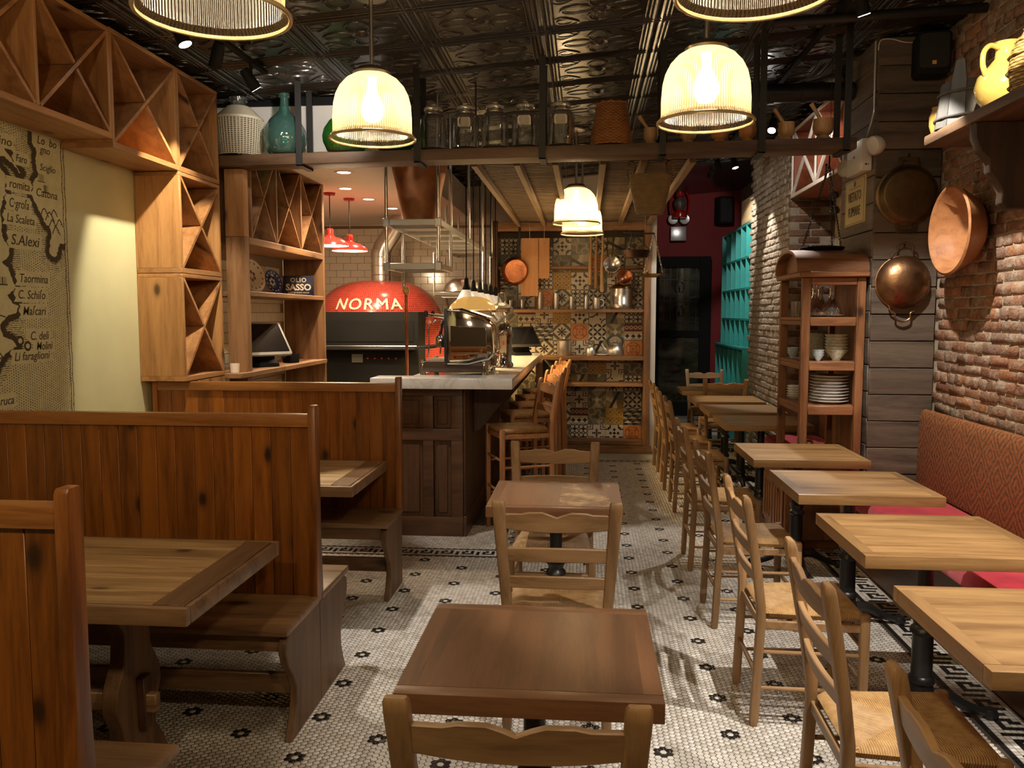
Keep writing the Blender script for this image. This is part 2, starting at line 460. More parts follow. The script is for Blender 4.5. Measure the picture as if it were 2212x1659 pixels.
# flower rosettes: centres every 12 columns, every 12 rows, alternate columns shifted half way
def black_mask():
    kc = np.round(K/12).astype(int)
    dk = K - kc*12
    bl = np.zeros(len(K), bool)
    cy = Y0 + np.where(kc % 2 != 0, 6*PIT, 0)
    m = np.round((HY-cy)/(12*PIT)); dy = HY - (cy + m*12*PIT)
    dist = np.hypot(dk*DX, dy)
    bl = (dist > PIT*0.5) & (dist < PIT*1.2)
    return bl & main
BL = black_mask()
# the 300 tiles nearest the lens and in the open are parts of their own
vis = keep & (HY > 2.70) & (HY < 3.6) & (((HX > 0.24) & (HX < 0.235*HY - 0.10)) | ((HX < -0.46) & (HX > -0.50-0.16*HY+0.2)))
near = np.where(vis)[0]; near = near[np.argsort(HY[near])][:300]
solo = np.zeros(len(K), bool); solo[near] = True
ang = np.arange(6)*PI/3
def hexmesh(sel, name, mat):
    x = HX[sel]; y = HY[sel]; n = len(x)
    ca = np.cos(ang); sa = np.sin(ang)
    hi = np.stack([x[:, None]+ca*(HR-0.0012), y[:, None]+sa*(HR-0.0012), np.zeros((n, 6))], -1)
    lo = np.stack([x[:, None]+ca*HR, y[:, None]+sa*HR, np.full((n, 6), -0.0018)], -1)
    co = np.concatenate([hi, lo], 1).reshape(-1, 3)
    base = (np.arange(n)*12)[:, None]
    quads = []
    quads.append(np.stack([base[:, 0]+0, base[:, 0]+1, base[:, 0]+2, base[:, 0]+3], -1))
    quads.append(np.stack([base[:, 0]+0, base[:, 0]+3, base[:, 0]+4, base[:, 0]+5], -1))
    for i in range(6):
        j = (i+1) % 6
        quads.append(np.stack([base[:, 0]+6+i, base[:, 0]+6+j, base[:, 0]+j, base[:, 0]+i], -1))
    q = np.stack(quads, 1).reshape(-1)
    return fast_mesh(name, co, q, 4, mat)
stuff(inst('hex_tile_field', hexmesh(keep & ~BL & ~solo, 'hex_tile_field', M_HEXW2), floor))
stuff(inst('black_rosette_field', hexmesh(keep & BL & ~solo, 'black_rosette_field', M_HEXB), floor))
def one_hex(mat):
    b = MB(); hi = [(math.cos(a)*(HR-0.0012), math.sin(a)*(HR-0.0012), 0) for a in ang]; lo = [(math.cos(a)*HR, math.sin(a)*HR, -0.0018) for a in ang]
    b.loft([lo, hi]); return b.mesh('hex_tile', mat)
mw, mb_ = one_hex(M_HEXW2), one_hex(M_HEXB)
for i in near: inst('hex_tile', mb_ if BL[i] else mw, floor, (float(HX[i]), float(HY[i]), 0))

# square mosaic borders
KEY = ['1111110', '1000010', '1011010', '1010010', '1010111']
def border(name, org, du, dv, n, cell):
    """rows run along du; nine rows across dv: black, white, key x5, white, black"""
    wv, bv = MB(), MB(); du = Vector(du); dv = Vector(dv); org = Vector(org)
    for r in range(9):
        for c in range(n):
            if r in (0, 8): k = 0
            elif r in (1, 7): k = 1
            else: k = int(KEY[r-2][c % 7])
            a = org + du*(c*cell) + dv*(r*cell); g = 0.0012
            p = [a+du*g+dv*g, a+du*(cell-g)+dv*g, a+du*(cell-g)+dv*(cell-g), a+du*g+dv*(cell-g)]
            (wv if k else bv).add(p, [(0, 1, 2, 3)])
    stuff(wv.build('white_'+name, M_HEXW2, floor)); stuff(bv.build('black_'+name, M_HEXB, floor))
border('key_border_tiles', (-0.58, LB0, 0.0), (-1, 0, 0), (0, 1, 0), 103, 0.02)
border('side_border_tiles', (RB0, 1.4, 0.0), (0, 1, 0), (1, 0, 0), 322, 0.0238)
border('bar_border_tiles', (-0.40, LB0, 0.0), (0, 1, 0), (-1, 0, 0), 184, 0.02)
# the far passage: pale slabs with a woven strip
far = MB().box(-0.6, 2.3, 9.06, 12.85, -0.0015, -0.0002)
far.build('floor_slab', plain('pale_floor_slab', (0.42, 0.40, 0.36), 0.5, var=0.15, vs=3), floor)
wv, bv = MB(), MB()
for i in range(150):
    for j in range(11):
        y = 9.2 + i*0.024; x = 0.86 + j*0.024
        black = j in (0, 10) or ((i + j) % 2 == 0 and j not in (1, 9)) and (i % 4 != 0)
        (bv if black else wv).add([(x, y, 0.0005), (x+0.021, y, 0.0005), (x+0.021, y+0.021, 0.0005), (x, y+0.021, 0.0005)], [(0, 1, 2, 3)])
for i in range(110):
    for j in range(4):
        x = -0.40 + i*0.024; y = 9.07 + j*0.024
        black = j in (0, 3) or i % 3 == 0
        (bv if black else wv).add([(x, y, 0.0006), (x+0.021, y, 0.0006), (x+0.021, y+0.021, 0.0006), (x, y+0.021, 0.0006)], [(0, 1, 2, 3)])
stuff(wv.build('white_woven_tiles', M_HEXW2, floor)); stuff(bv.build('black_woven_tiles', M_HEXB, floor))

# ------------------------------------------------------------------ tin ceiling (it climbs to the right)
SL = 0.078
def zc(x): return 3.062 + SL*(x + 2.31)
def tin():
    m, nt, b = nodes('dark_tin')
    b.inputs['Base Color'].default_value = (0.018, 0.0125, 0.008, 1); b.inputs['Roughness'].default_value = 0.33
    b.inputs['Specular IOR Level'].default_value = 0.55; b.inputs['Coat Weight'].default_value = 0.25; b.inputs['Coat Roughness'].default_value = 0.15
    v = coords(nt); bump(nt, b, noisetex(nt, v, 55, 2), 0.45, 0.006)
    return m
M_TIN = tin()
ceil = MB().add([(-3.5, -1.1, zc(-3.5)+0.03), (2.6, -1.1, zc(2.6)+0.03), (2.6, 13.2, zc(2.6)+0.03), (-3.5, 13.2, zc(-3.5)+0.03),
                 (-3.5, -1.1, zc(-3.5)+0.1), (2.6, -1.1, zc(2.6)+0.1), (2.6, 13.2, zc(2.6)+0.1), (-3.5, 13.2, zc(-3.5)+0.1)],
                [(0,1,2,3),(4,7,6,5),(0,4,5,1),(1,5,6,2),(2,6,7,3),(3,7,4,0)]).build('ceiling', M_TIN)
struct(ceil)
P = 0.61
def tin_panel():
    """pressed panel, face down: sheet, beaded edge ribs, quatrefoil mouldings and a boss"""
    b = MB(); h = P/2
    b.box(-h, h, -h, h, 0, 0.012)
    for s in (-1, 1):
        for q, r in ((0.285, 0.012), (0.262, 0.007), (0.24, 0.006)):
            b.tube([(-h, s*q, 0.0), (h, s*q, 0.0)], r, 6); b.tube([(s*q, -h, 0.0), (s*q, h, 0.0)], r, 6)
    def ring(cx, cy, rx, ry, r, a0=0, a1=360, n=20):
        b.tube([(cx+rx*math.cos(math.radians(a0+(a1-a0)*i/n)), cy+ry*math.sin(math.radians(a0+(a1-a0)*i/n)), 0.0) for i in range(n+1)], r, 5)
    for s in (-1, 1):
        ring(s*0.115, 0, 0.085, 0.06, 0.008); ring(0, s*0.115, 0.06, 0.085, 0.008)
        ring(s*0.115, 0, 0.068, 0.043, 0.004)
        ring(0, s*0.115, 0.043, 0.068, 0.004)
        for t in (-1, 1):
            ring(s*0.185, t*0.185, 0.04, 0.04, 0.005, n=12)
            b.tube([(s*0.235, t*0.13, 0), (s*0.2, t*0.11, 0), (s*0.15, t*0.15, 0), (s*0.11, t*0.2, 0), (s*0.13, t*0.235, 0)], [0.003, 0.007, 0.009, 0.007, 0.003], 5)
    b.lathe([(0, -0.022), (0.02, -0.02), (0.035, -0.006), (0.05, -0.008), (0.058, 0.002)], 14)
    return b.mesh('panel', M_TIN, smooth=True)
PM = tin_panel()
ph = math.atan(SL)
for i in range(-4, 4):
    for j in range(0, 15):
        x = 0.0675 + i*0.655; y = 1.85 + j*0.56
        inst('panel', PM, ceil, (x, y, zc(x)), (0, -ph, 0), (0.655/P, 0.56/P, 1))
# ------------------------------------------------------------------ walls
def plaster(name, col, var=0.06):
    return plain(name, col, 0.75, var=var, vs=2.5, bmp=0.05, bs=40)
M_CREAM = plaster('cream_plaster', (0.62, 0.60, 0.36))
M_KWHITE = plaster('kitchen_white', (0.72, 0.62, 0.52), 0.03)
M_SOFFIT = plaster('soffit_white', (0.74, 0.70, 0.65), 0.04)
wl = struct(MB().box(-2.74, -2.64, -1.1, 7.2, 0, 3.1).build('wall_left', M_CREAM))
struct(MB().box(-3.5, 2.5, -1.1, -1.0, 0, 3.6).build('wall_front', plain('front_wall', (0.05, 0.035, 0.025), 0.6)))
struct(MB().box(-3.45, -3.38, 7.1, 10.4, 0, 3.1).build('wall_kitchen_left', M_KWHITE))
wk = struct(MB().box(-3.45, 0.78, 10.3, 10.4, 0, 3.5).build('wall_kitchen', M_KWHITE))
struct(MB().box(-3.45, -1.36, 5.72, 10.3, 2.72, 3.03).build('ceiling_kitchen', M_SOFFIT))
struct(MB().box(-2.64, -1.36, 5.69, 5.72, 3.03, 3.08).build('trim_1', M_BLACKM))
# subway tiles of the kitchen's back wall
M_SUB = plain('kitchen_subway_tile', (0.80, 0.72, 0.62), 0.14, coat=0.3)
M_SUBJ = plain('subway_joint', (0.22, 0.16, 0.11), 0.9)
MB().box(-3.38, -1.02, 10.296, 10.3, 0.95, 2.70).build('grout', M_SUBJ, wk)
st = MB().box(-0.087, 0.087, -0.007, 0.0, -0.0415, 0.0415).mesh('tile', M_SUB, bevel=0.002, seg=1)
for r in range(20):
    for c in range(14):
        x = -3.29 + c*0.178 + (0.089 if r % 2 else 0)
        if x < -1.08: inst('tile', st, wk, (x, 10.296, 1.0 + r*0.0855), (random.uniform(-.004, .004), 0, random.uniform(-.004, .004)))
# back wall, passage
M_REDW = plaster('red_wall', (0.20, 0.012, 0.014), 0.1)
struct(MB().box(0.7, 2.6, 12.85, 12.95, 0, 3.7).build('wall_back', M_REDW))
struct(MB().box(0.60, 0.78, 10.4, 12.85, 0, 3.5).build('wall_passage', M_REDW))
struct(MB().box(0.74, 0.80, 9.68, 10.3, 0, 2.70).build('trim_2', plain('white_gloss_paint', (0.86, 0.84, 0.80), 0.4)))

# ------------------------------------------------------------------ brickwork
def brickmat(name, reds, smear, sm=0.55):
    m, nt, b = nodes(name)
    oi = nt.nodes.new('ShaderNodeObjectInfo'); ge = nt.nodes.new('ShaderNodeNewGeometry')
    r = mth(nt, 'FRACT', mth(nt, 'ADD', oi.outputs['Random'], ge.outputs['Random Per Island']))
    c = ramp(nt, r, [(i/(len(reds)-1), k) for i, k in enumerate(reds)])
    v = coords(nt)
    n1 = noisetex(nt, v, 14, 5, 0.65)
    c = mixc(nt, ramp(nt, n1, [(sm-0.06, (0, 0, 0)), (sm+0.10, (0.85, 0.85, 0.85))]), c, smear)
    n2 = noisetex(nt, v, 45, 4, 0.6)
    k = ramp(nt, n2, [(0.3, (0.6, 0.6, 0.6)), (0.65, (1, 1, 1))])
    nt.links.new(mixc(nt, 0.8, c, k, 'MULTIPLY'), b.inputs['Base Color'])
    b.inputs['Roughness'].default_value = 0.85; b.inputs['Specular IOR Level'].default_value = 0.25
    bump(nt, b, mth(nt, 'ADD', n2, mth(nt, 'MULTIPLY', n1, 1.5)), 0.6, 0.012)
    return m
REDS = [(0.27, 0.135, 0.083), (0.38, 0.185, 0.105), (0.34, 0.21, 0.14), (0.42, 0.19, 0.09), (0.25, 0.15, 0.105), (0.39, 0.25, 0.16)]
M_BRICK = brickmat('old_red_brick', REDS, (0.46, 0.38, 0.28), 0.53)
M_MORT = plain('old_mortar', (0.42, 0.345, 0.25), 0.95, var=0.35, vs=12, bmp=0.6, bs=35)
GREYS = [(0.30, 0.235, 0.17), (0.36, 0.29, 0.21), (0.26, 0.20, 0.15), (0.33, 0.25, 0.18)]
M_BRICKG = brickmat('whitewashed_brick', GREYS, (0.46, 0.40, 0.32), 0.50)
M_MORTG = plain('grey_mortar', (0.22, 0.18, 0.14), 0.95, var=0.3, vs=10, bmp=0.6, bs=35)
DARKS = [(0.11, 0.055, 0.032), (0.16, 0.075, 0.04), (0.09, 0.05, 0.034), (0.20, 0.11, 0.07)]
M_BRICKD = brickmat('brown_brick', DARKS, (0.26, 0.19, 0.13), 0.62)
def rough_brick(seed, L, T, Hh, mat, name='brick'):
    """brick with chipped arrises; length along x, face towards -y"""
    bm = bmesh.new(); bmesh.ops.create_cube(bm, size=1)
    for v in bm.verts: v.co = Vector((v.co.x*L, v.co.y*T, v.co.z*Hh))
    bmesh.ops.bevel(bm, geom=list(bm.edges), offset=0.007, segments=1, affect='EDGES')
    rnd = random.Random(seed)
    for v in bm.verts: v.co += Vector((rnd.uniform(-1, 1)*0.004, rnd.uniform(-1, 1)*0.005, rnd.uniform(-1, 1)*0.004))
    bmesh.ops.recalc_face_normals(bm, faces=bm.faces)
    me = bpy.data.meshes.new(name); bm.to_mesh(me); bm.free(); me.materials.append(mat)
    me.polygons.foreach_set('use_smooth', [True]*len(me.polygons))
    return me
wr = struct(MB().box(2.30, 2.45, -1.1, 13.0, 0, 3.6).build('wall_right', M_MORT))
var = [rough_brick(i, 0.201, 0.05, 0.0615, M_BRICK) for i in range(8)]
hal = [rough_brick(30+i, 0.101, 0.05, 0.0615, M_BRICK) for i in range(4)]
PITCH = 0.0675
nb = 0
for r in range(38):
    z = 0.93 + r*PITCH
    if z > zc(2.3)-0.06: break
    head = r % 6 == 4
    y = 4.14 + (0.1 if r % 2 else 0.0)
    while y < 5.66:
        L = 0.1 if head else 0.2
        me = random.choice(hal if head else var)
        # face looks along -X: local -y -> -x
        inst('brick', me, wr, (2.3165 + random.uniform(-.003, .003), y + L/2, z + random.uniform(-.002, .002)),
             (random.uniform(-.01, .01), random.uniform(-.02, .02) , -PI/2 + random.uniform(-.015, .015)))
        y += L + 0.006; nb += 1
# chimney breast: near face in single bricks, flank joined (8 px bricks)
wc = struct(MB().box(1.895, 2.30, 8.065, 9.85, 0, 3.5).build('wall_chimney', M_MORTG))
vg = [rough_brick(60+i, 0.192, 0.04, 0.056, M_BRICKD) for i in range(5)]
for r in range(40):
    for c in range(2):
        x = 1.98 + c*0.205 + (0.09 if r % 2 else 0.0)
        if x < 2.26: inst('brick', random.choice(vg), wc, (x, 8.074+random.uniform(-.006, .004), 0.75 + r*0.067), (0, random.uniform(-.02, .02), random.uniform(-.03, .03)))
fl = MB(); rnd = random.Random(5)
for r in range(50):
    y = 8.06 + (0.1 if r % 2 else 0)
    while y < 9.84:
        x = 1.885 + rnd.uniform(-.007, .005); z = 0.03 + r*0.067
        fl.cbox((x+0.03, y+0.1, z+0.029), (0.06+rnd.uniform(-.006, .006), 0.19+rnd.uniform(-.01, .006), 0.054+rnd.uniform(-.006, .004)),
                Matrix.Rotation(rnd.uniform(-.03, .03), 3, 'X') @ Matrix.Rotation(rnd.uniform(-.03, .03), 3, 'Z'))
        y += 0.2
stuff(fl.build('flank_bricks', M_BRICKG, wc, bevel=0.008, seg=1))

# ------------------------------------------------------------------ board-clad pillar
wp = struct(MB().box(1.90, 2.30, 5.745, 6.44, 0, 3.45).build('wall_pillar', M_BLACKM))
BH = 0.178
bf = [MB().box(-0.205, 0.205, -0.012, 0.013, -BH/2+0.0025, BH/2-0.0025).mesh('board', M_GREY_X, bevel=0.004, seg=1) for _ in range(1)]
bs_ = MB().box(-0.013, 0.012, -0.35, 0.35, -BH/2+0.0025, BH/2-0.0025).mesh('board', M_GREY_Y, bevel=0.004, seg=1)
for r in range(19):
    z = 0.09 + r*BH
    inst('board', bf[0], wp, (2.086 + random.uniform(-.004, .004), 5.732 + random.uniform(-.003, .003), z), (random.uniform(-.01, .01), random.uniform(-.004, .004), 0))
    inst('board', bs_, wp, (1.888 + random.uniform(-.003, .003), 6.085, z + 0.02), (random.uniform(-.004, .004), random.uniform(-.01, .01), 0))

# ------------------------------------------------------------------ printed map on the left wall
cream = np.array((0.64, 0.60, 0.36)); ink = np.array((0.055, 0.04, 0.02))
RC = [(3.838,2.56),(3.84,2.419),(3.871,2.382),(3.86,2.327),(3.877,2.278),(3.84,2.237),(3.816,2.173),(3.84,2.137),(3.877,2.094),(3.902,2.052),(3.949,2.022),(3.953,1.977),(3.936,1.93),(3.94,1.895),(3.983,1.884),(4.014,1.918),(4.024,1.951),(4.07,1.959)]
LC = [(3.3,2.50),(3.45,2.43),(3.623,2.383),(3.657,2.349),(3.709,2.301),(3.763,2.264),(3.737,2.253),(3.702,2.291),(3.654,2.307),(3.618,2.313),(3.56,2.30),(3.615,2.268),(3.655,2.233),(3.645,2.182),(3.649,2.149),(3.622,2.113),(3.606,2.061),(3.614,2.013),(3.606,1.979),(3.621,1.939),(3.656,1.908),(3.646,1.866),(3.602,1.838),(3.631,1.823),(3.653,1.782),(3.681,1.741),(3.666,1.706),(3.627,1.688),(3.656,1.655),(3.699,1.639),(3.684,1.613),(3.627,1.596),(3.569,1.554),(3.583,1.504),(3.643,1.485),(3.679,1.45),(3.627,1.435),(3.563,1.396),(3.53,1.355),(3.46,1.30),(3.40,1.10),(3.38,0.9)]
def wig(p, k=4, a=0.006, sd=1):
    r = random.Random(sd); out = []
    for i in range(len(p)-1):
        for t in range(k):
            f = t/k; out.append((p[i][0]*(1-f)+p[i+1][0]*f + r.uniform(-a, a)*(t > 0), p[i][1]*(1-f)+p[i+1][1]*f + r.uniform(-a, a)*(t > 0)))
    return out + [p[-1]]
SEA = wig(RC, sd=2)[::-1]
SEA = wig(LC, sd=3) + [(4.075, 0.9)] + SEA
MY0, MY1, MZ0, MZ1 = 3.05, 4.10, 0.92, 2.47
CY_, CZ_ = 0.0026, 0.0020
ny = int((MY1-MY0)/CY_); nz = int((MZ1-MZ0)/CZ_)
gy = MY0 + (np.arange(ny)+0.5)*CY_; gz = MZ1 - (np.arange(nz)+0.5)*CZ_
GY, GZ = np.meshgrid(gy, gz)
def inside(poly):
    ins = np.zeros(GY.shape, bool); n = len(poly)
    for i in range(n):
        (xa, ya), (xb, yb) = poly[i], poly[(i+1) % n]
        if ya == yb: continue
        c = ((ya > GZ) != (yb > GZ)) & (GY < (xb-xa)*(GZ-ya)/(yb-ya)+xa)
        ins ^= c
    return ins
def segdist(line):
    d = np.full(GY.shape, 9.0)
    for (xa, ya), (xb, yb) in zip(line[:-1], line[1:]):
        L2 = (xb-xa)**2 + (yb-ya)**2 + 1e-12
        t = np.clip(((GY-xa)*(xb-xa)+(GZ-ya)*(yb-ya))/L2, 0, 1)
        d = np.minimum(d, np.hypot(GY-xa-t*(xb-xa), GZ-ya-t*(yb-ya)))
    return d
sea = inside(SEA)
dc = np.minimum(segdist(wig(RC, sd=2)), segdist(wig(LC, sd=3)))
img = np.tile(cream, (nz, ny, 1))
rs = np.random.RandomState(3)
dots = (np.sin(GY*2*PI/0.0160 + 1.2*np.sin(GZ*23)) + np.sin(GZ*2*PI/0.0128 + 1.3*np.sin(GY*19) + PI*(np.floor(GY/0.0150) % 2)) + 0.3*rs.rand(nz, ny)) > 1.30
waves = (np.sin(GZ*2*PI/0.010 + 1.4*np.sin(GY*38)) + 0.7*rs.rand(nz, ny)*2) > 1.25
dark = sea & (((dc > 0.07) & dots) | ((dc <= 0.07) & waves) | (dc < 0.022 + 0.012*rs.rand(nz, ny)))
dark |= (dc < 0.004)
for yl in (4.064, 4.083): dark |= np.abs(GY - yl + 0.0 + 0.002*np.sin(GZ*40)) < 0.0028
# name plates left blank in the sea
LAB = [('ulino',3.560,2.371,.05),('Faro',3.722,2.311,.045),('Lo  bo',3.880,2.425,.05),('gno',3.900,2.384,.045),('Sciglio',3.893,2.300,.042),('Catona',3.853,2.172,.05),
       ('romita',3.667,2.185,.05),('C·groſa',3.660,2.096,.054),('La Scaleta',3.640,2.027,.050),('S.Alexi',3.661,1.925,.062),('Taormina',3.705,1.753,.052),('C. Schiſo',3.690,1.676,.052),
       ('Maſcari',3.719,1.599,.052),('C. deli',3.764,1.480,.052),('Molini',3.806,1.431,.050),('Li faraglioni',3.646,1.386,.050),('ruca',3.536,1.190,.05)]
ENDS = {'romita':3.811,'C·groſa':3.80,'La Scaleta':3.835,'S.Alexi':3.866,'Taormina':3.915,'C. Schiſo':3.891,'Maſcari':3.892,'C. deli':3.905,'Molini':3.93,'Li faraglioni':3.905,'ruca':3.63,'ulino':3.70,'Faro':3.80}
for t, y, z, h in LAB:
    if t in ENDS:
        w_ = 0.006*np.sin(GZ*160) + 0.006
        dark &= ~((GY > y-0.014-w_) & (GY < ENDS[t]+0.012+w_) & (GZ > z-0.016) & (GZ < z+h*0.80+0.012))
for cy, cz in ((3.693, 1.478), (3.745, 1.452)):
    r = np.hypot(GY-cy, (GZ-cz)*1.1); dark |= (r < 0.026); dark &= ~(r < 0.014)
for cy, cz, s in ((3.915, 2.10, 1), (3.955, 2.085, 1.1), (3.975, 2.05, 1), (4.0, 2.02, 1), (4.03, 2.06, .9), (3.99, 2.105, .8)):
    pk = [(cy-0.03*s, cz-0.018*s), (cy-0.012*s, cz+0.012*s), (cy, cz+0.018*s), (cy+0.014*s, cz+0.004*s), (cy+0.03*s, cz-0.02*s)]
    dark |= segdist(pk) < 0.0032
    dark |= (inside([(cy, cz+0.016*s), (cy+0.028*s, cz-0.018*s), (cy+0.008*s, cz-0.012*s)]) & waves)
for cy, cz in ((3.90, 2.262), (3.93, 2.215), (3.60, 1.755)):
    for d in (-0.012, 0.0, 0.014):
        dark |= (np.abs(GY-cy-d) < 0.0055) & (np.abs(GZ-cz) < 0.018) & (np.abs(GY-cy-d) > 0.0025)
    dark |= (np.abs(GZ-cz+0.018) < 0.0022) & (np.abs(GY-cy) < 0.028)
dark |= (segdist([(3.42, 1.42), (3.47, 1.45), (3.54, 1.44), (3.57, 1.41), (3.52, 1.385), (3.44, 1.40)]) < 0.003)
dark |= (segdist([(3.5, 1.62), (3.53, 1.655), (3.56, 1.60), (3.60, 1.59)]) < 0.003)
img[dark] = ink
M_PRINT = attr_mat('printed_paper', 0.7)
mapm = raster_mesh('printed_map', img, M_PRINT, lambda s, t: (-2.6395, MY0 + s*(ny*CY_), MZ1 - nz*CZ_ + t*(nz*CZ_)))
mural = inst('printed_map', mapm, wl)
mural['label'] = 'antique map print of a stippled strait with handwritten place names'
M_INK = plain('map_ink', tuple(ink), 0.8)
for t, y, z, h in LAB:
    me = text_mesh(t, h*1.12, M_INK, 'place_name', extrude=0.0003, shear=0.22, align='LEFT', bold=0.0002)
    o = inst('place_name', me, wl, (-2.6388, y, z), (PI/2, 0, PI/2))
    xs = [v.co.x for v in me.vertices]
    if t in ENDS and xs: o.scale = ((ENDS[t]-y)/max(xs), 1, 1)
# ------------------------------------------------------------------ booths along the left wall
XE = -1.08                                     # aisle end of the booths
def end_board(yc, both=True):
    """S-curved bench end, outline in (y, z) around the back rest"""
    f = [(-0.335, 0.425), (-0.375, 0.40), (-0.385, 0.36), (-0.365, 0.31), (-0.32, 0.25), (-0.285, 0.19), (-0.285, 0.13), (-0.31, 0.07), (-0.35, 0.0)]
    if both:
        bk = [(y*-1.0 - 0.0, z) for y, z in f]
        pts = f + bk[::-1]
    else: pts = f + [(0.03, 0.0), (0.03, 0.425)]
    return [(yc + y, z) for y, z in pts]
def booth(yc, label, both, xl=-2.60, shift=0.0):
    t = thing('booth_bench', label, 'bench', (0, yc, 0), group='high-backed booth benches')
    zt = 1.20
    # back rest: tongue-and-groove boards, top rail, bottom rail, two end posts
    n = 18; x0, x1 = xl+0.03, XE-0.03
    wd = (x1-x0)/n
    for k in range(n):
        b = MB().box(x0+k*wd+0.0006, x0+(k+1)*wd-0.0006, -0.011, 0.011, 0.40, zt-0.05)
        b.build('board', M_BOOTH_Z, t, bevel=0.002, seg=1)
    MB().box(x0-0.005, x1+0.002, -0.024, 0.024, zt-0.053, zt).build('top_rail', M_BOOTH_X, t, bevel=0.006)
    if both or True:
        MB().box(x0, x1, -0.02, 0.02, 0.36, 0.42).build('bottom_rail', M_BOOTH_X, t, bevel=0.003, seg=1)
    for xa, xb in ((XE-0.032, XE), (xl, xl+0.032)):
        b = MB(); b.prism([(-0.043, 0.426), (-0.040, 0.50), (-0.028, 0.75), (-0.028, zt+0.022), (-0.02, zt+0.036), (0.02, zt+0.036), (0.028, zt+0.022), (0.028, 0.75), (0.040, 0.50), (0.043, 0.426)], 'x', xa, xb)
        b.build('end_post', M_BOOTH_Z, t, bevel=0.005)
    for s in ((-1, 1) if both else (-1,)):
        ya, yb = (s*0.022, s*0.40)
        b = MB(); b.box(xl+0.02, XE+0.004, ya, yb, 0.425, 0.455); b.build('seat', M_BENCH_X, t, bevel=0.008)
        MB().box(xl+0.03, XE-0.04, s*0.33, s*0.352, 0.35, 0.424).build('apron', M_BENCH_X, t, bevel=0.003, seg=1)
        MB().box(xl+0.05, XE-0.05, s*0.20, s*0.225, 0.13, 0.21).build('stretcher', M_BENCH_X, t, bevel=0.004, seg=1)
        f = [(0.0, 0.424), (0.35, 0.424), (0.385, 0.40), (0.392, 0.36), (0.37, 0.31), (0.32, 0.25), (0.285, 0.19), (0.285, 0.13), (0.31, 0.07), (0.35, 0.0), (0.0, 0.0)]
        pts = [(s*(0.001 + y*(0.395/0.392) if y else 0.001), z) for y, z in f]
        for xa in (XE-0.034, xl+0.01):
            b = MB(); b.prism(pts, 'x', xa, xa+0.03); b.build('bench_end', M_BENCH_Z, t, bevel=0.004, seg=1)
    return t
booth(1.66, 'tall knotty pine booth back with benches nearest the camera, cut by the frame', True)
booth(3.27, 'tall knotty pine booth back with benches on both sides, between the two booth tables', True)
booth(4.82, 'knotty pine booth back standing against the wine rack column and the bar end', False)
def booth_table(yc, label):
    t = thing('booth_table', label, 'table', (-1.86, yc, 0), group='trestle booth tables')
    L0, L1 = -0.72, 0.70; hw = 0.375
    for k in range(6):
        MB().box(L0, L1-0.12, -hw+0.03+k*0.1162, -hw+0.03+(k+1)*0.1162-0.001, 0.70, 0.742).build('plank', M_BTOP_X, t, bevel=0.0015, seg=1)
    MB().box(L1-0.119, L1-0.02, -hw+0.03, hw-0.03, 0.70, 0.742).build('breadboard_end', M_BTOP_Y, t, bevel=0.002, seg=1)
    b = MB(); b.box(L0, L1, -hw, -hw+0.029, 0.685, 0.740); b.box(L0, L1, hw-0.029, hw, 0.685, 0.740); b.box(L1-0.019, L1, -hw+0.03, hw-0.03, 0.685, 0.740)
    b.build('edge_moulding', M_BENCH_X, t, bevel=0.005)
    MB().box(L0+0.05, L1-0.1, -0.25, 0.25, 0.66, 0.699).build('apron', M_BENCH_X, t)
    half = [(0.13, 0.66), (0.12, 0.60), (0.075, 0.53), (0.085, 0.44), (0.135, 0.36), (0.145, 0.29), (0.11, 0.22), (0.10, 0.15), (0.155, 0.07), (0.19, 0.0)]
    pts = half + [(-y, z) for y, z in half[::-1]]
    for xl in (0.28, -0.42):
        MB().prism(pts, 'x', xl, xl+0.055).build('trestle_leg', M_BENCH_Z, t, bevel=0.004, seg=1)
        s = 1 if xl > 0 else -1
        MB().prism([(-0.02, 0.17), (0.02, 0.17), (0.028, 0.36), (-0.028, 0.36)], 'x', xl+0.058, xl+0.085).build('wedge', M_BAR_Z, t, bevel=0.003, seg=1)
    MB().box(-0.55, 0.40, -0.017, 0.017, 0.235, 0.30).build('stretcher', M_BENCH_X, t, bevel=0.004, seg=1)
    return t
booth_table(2.66, 'worn pine trestle table in the booth nearest the camera')
booth_table(4.41, 'worn pine trestle table in the farther booth, beside the bar end')

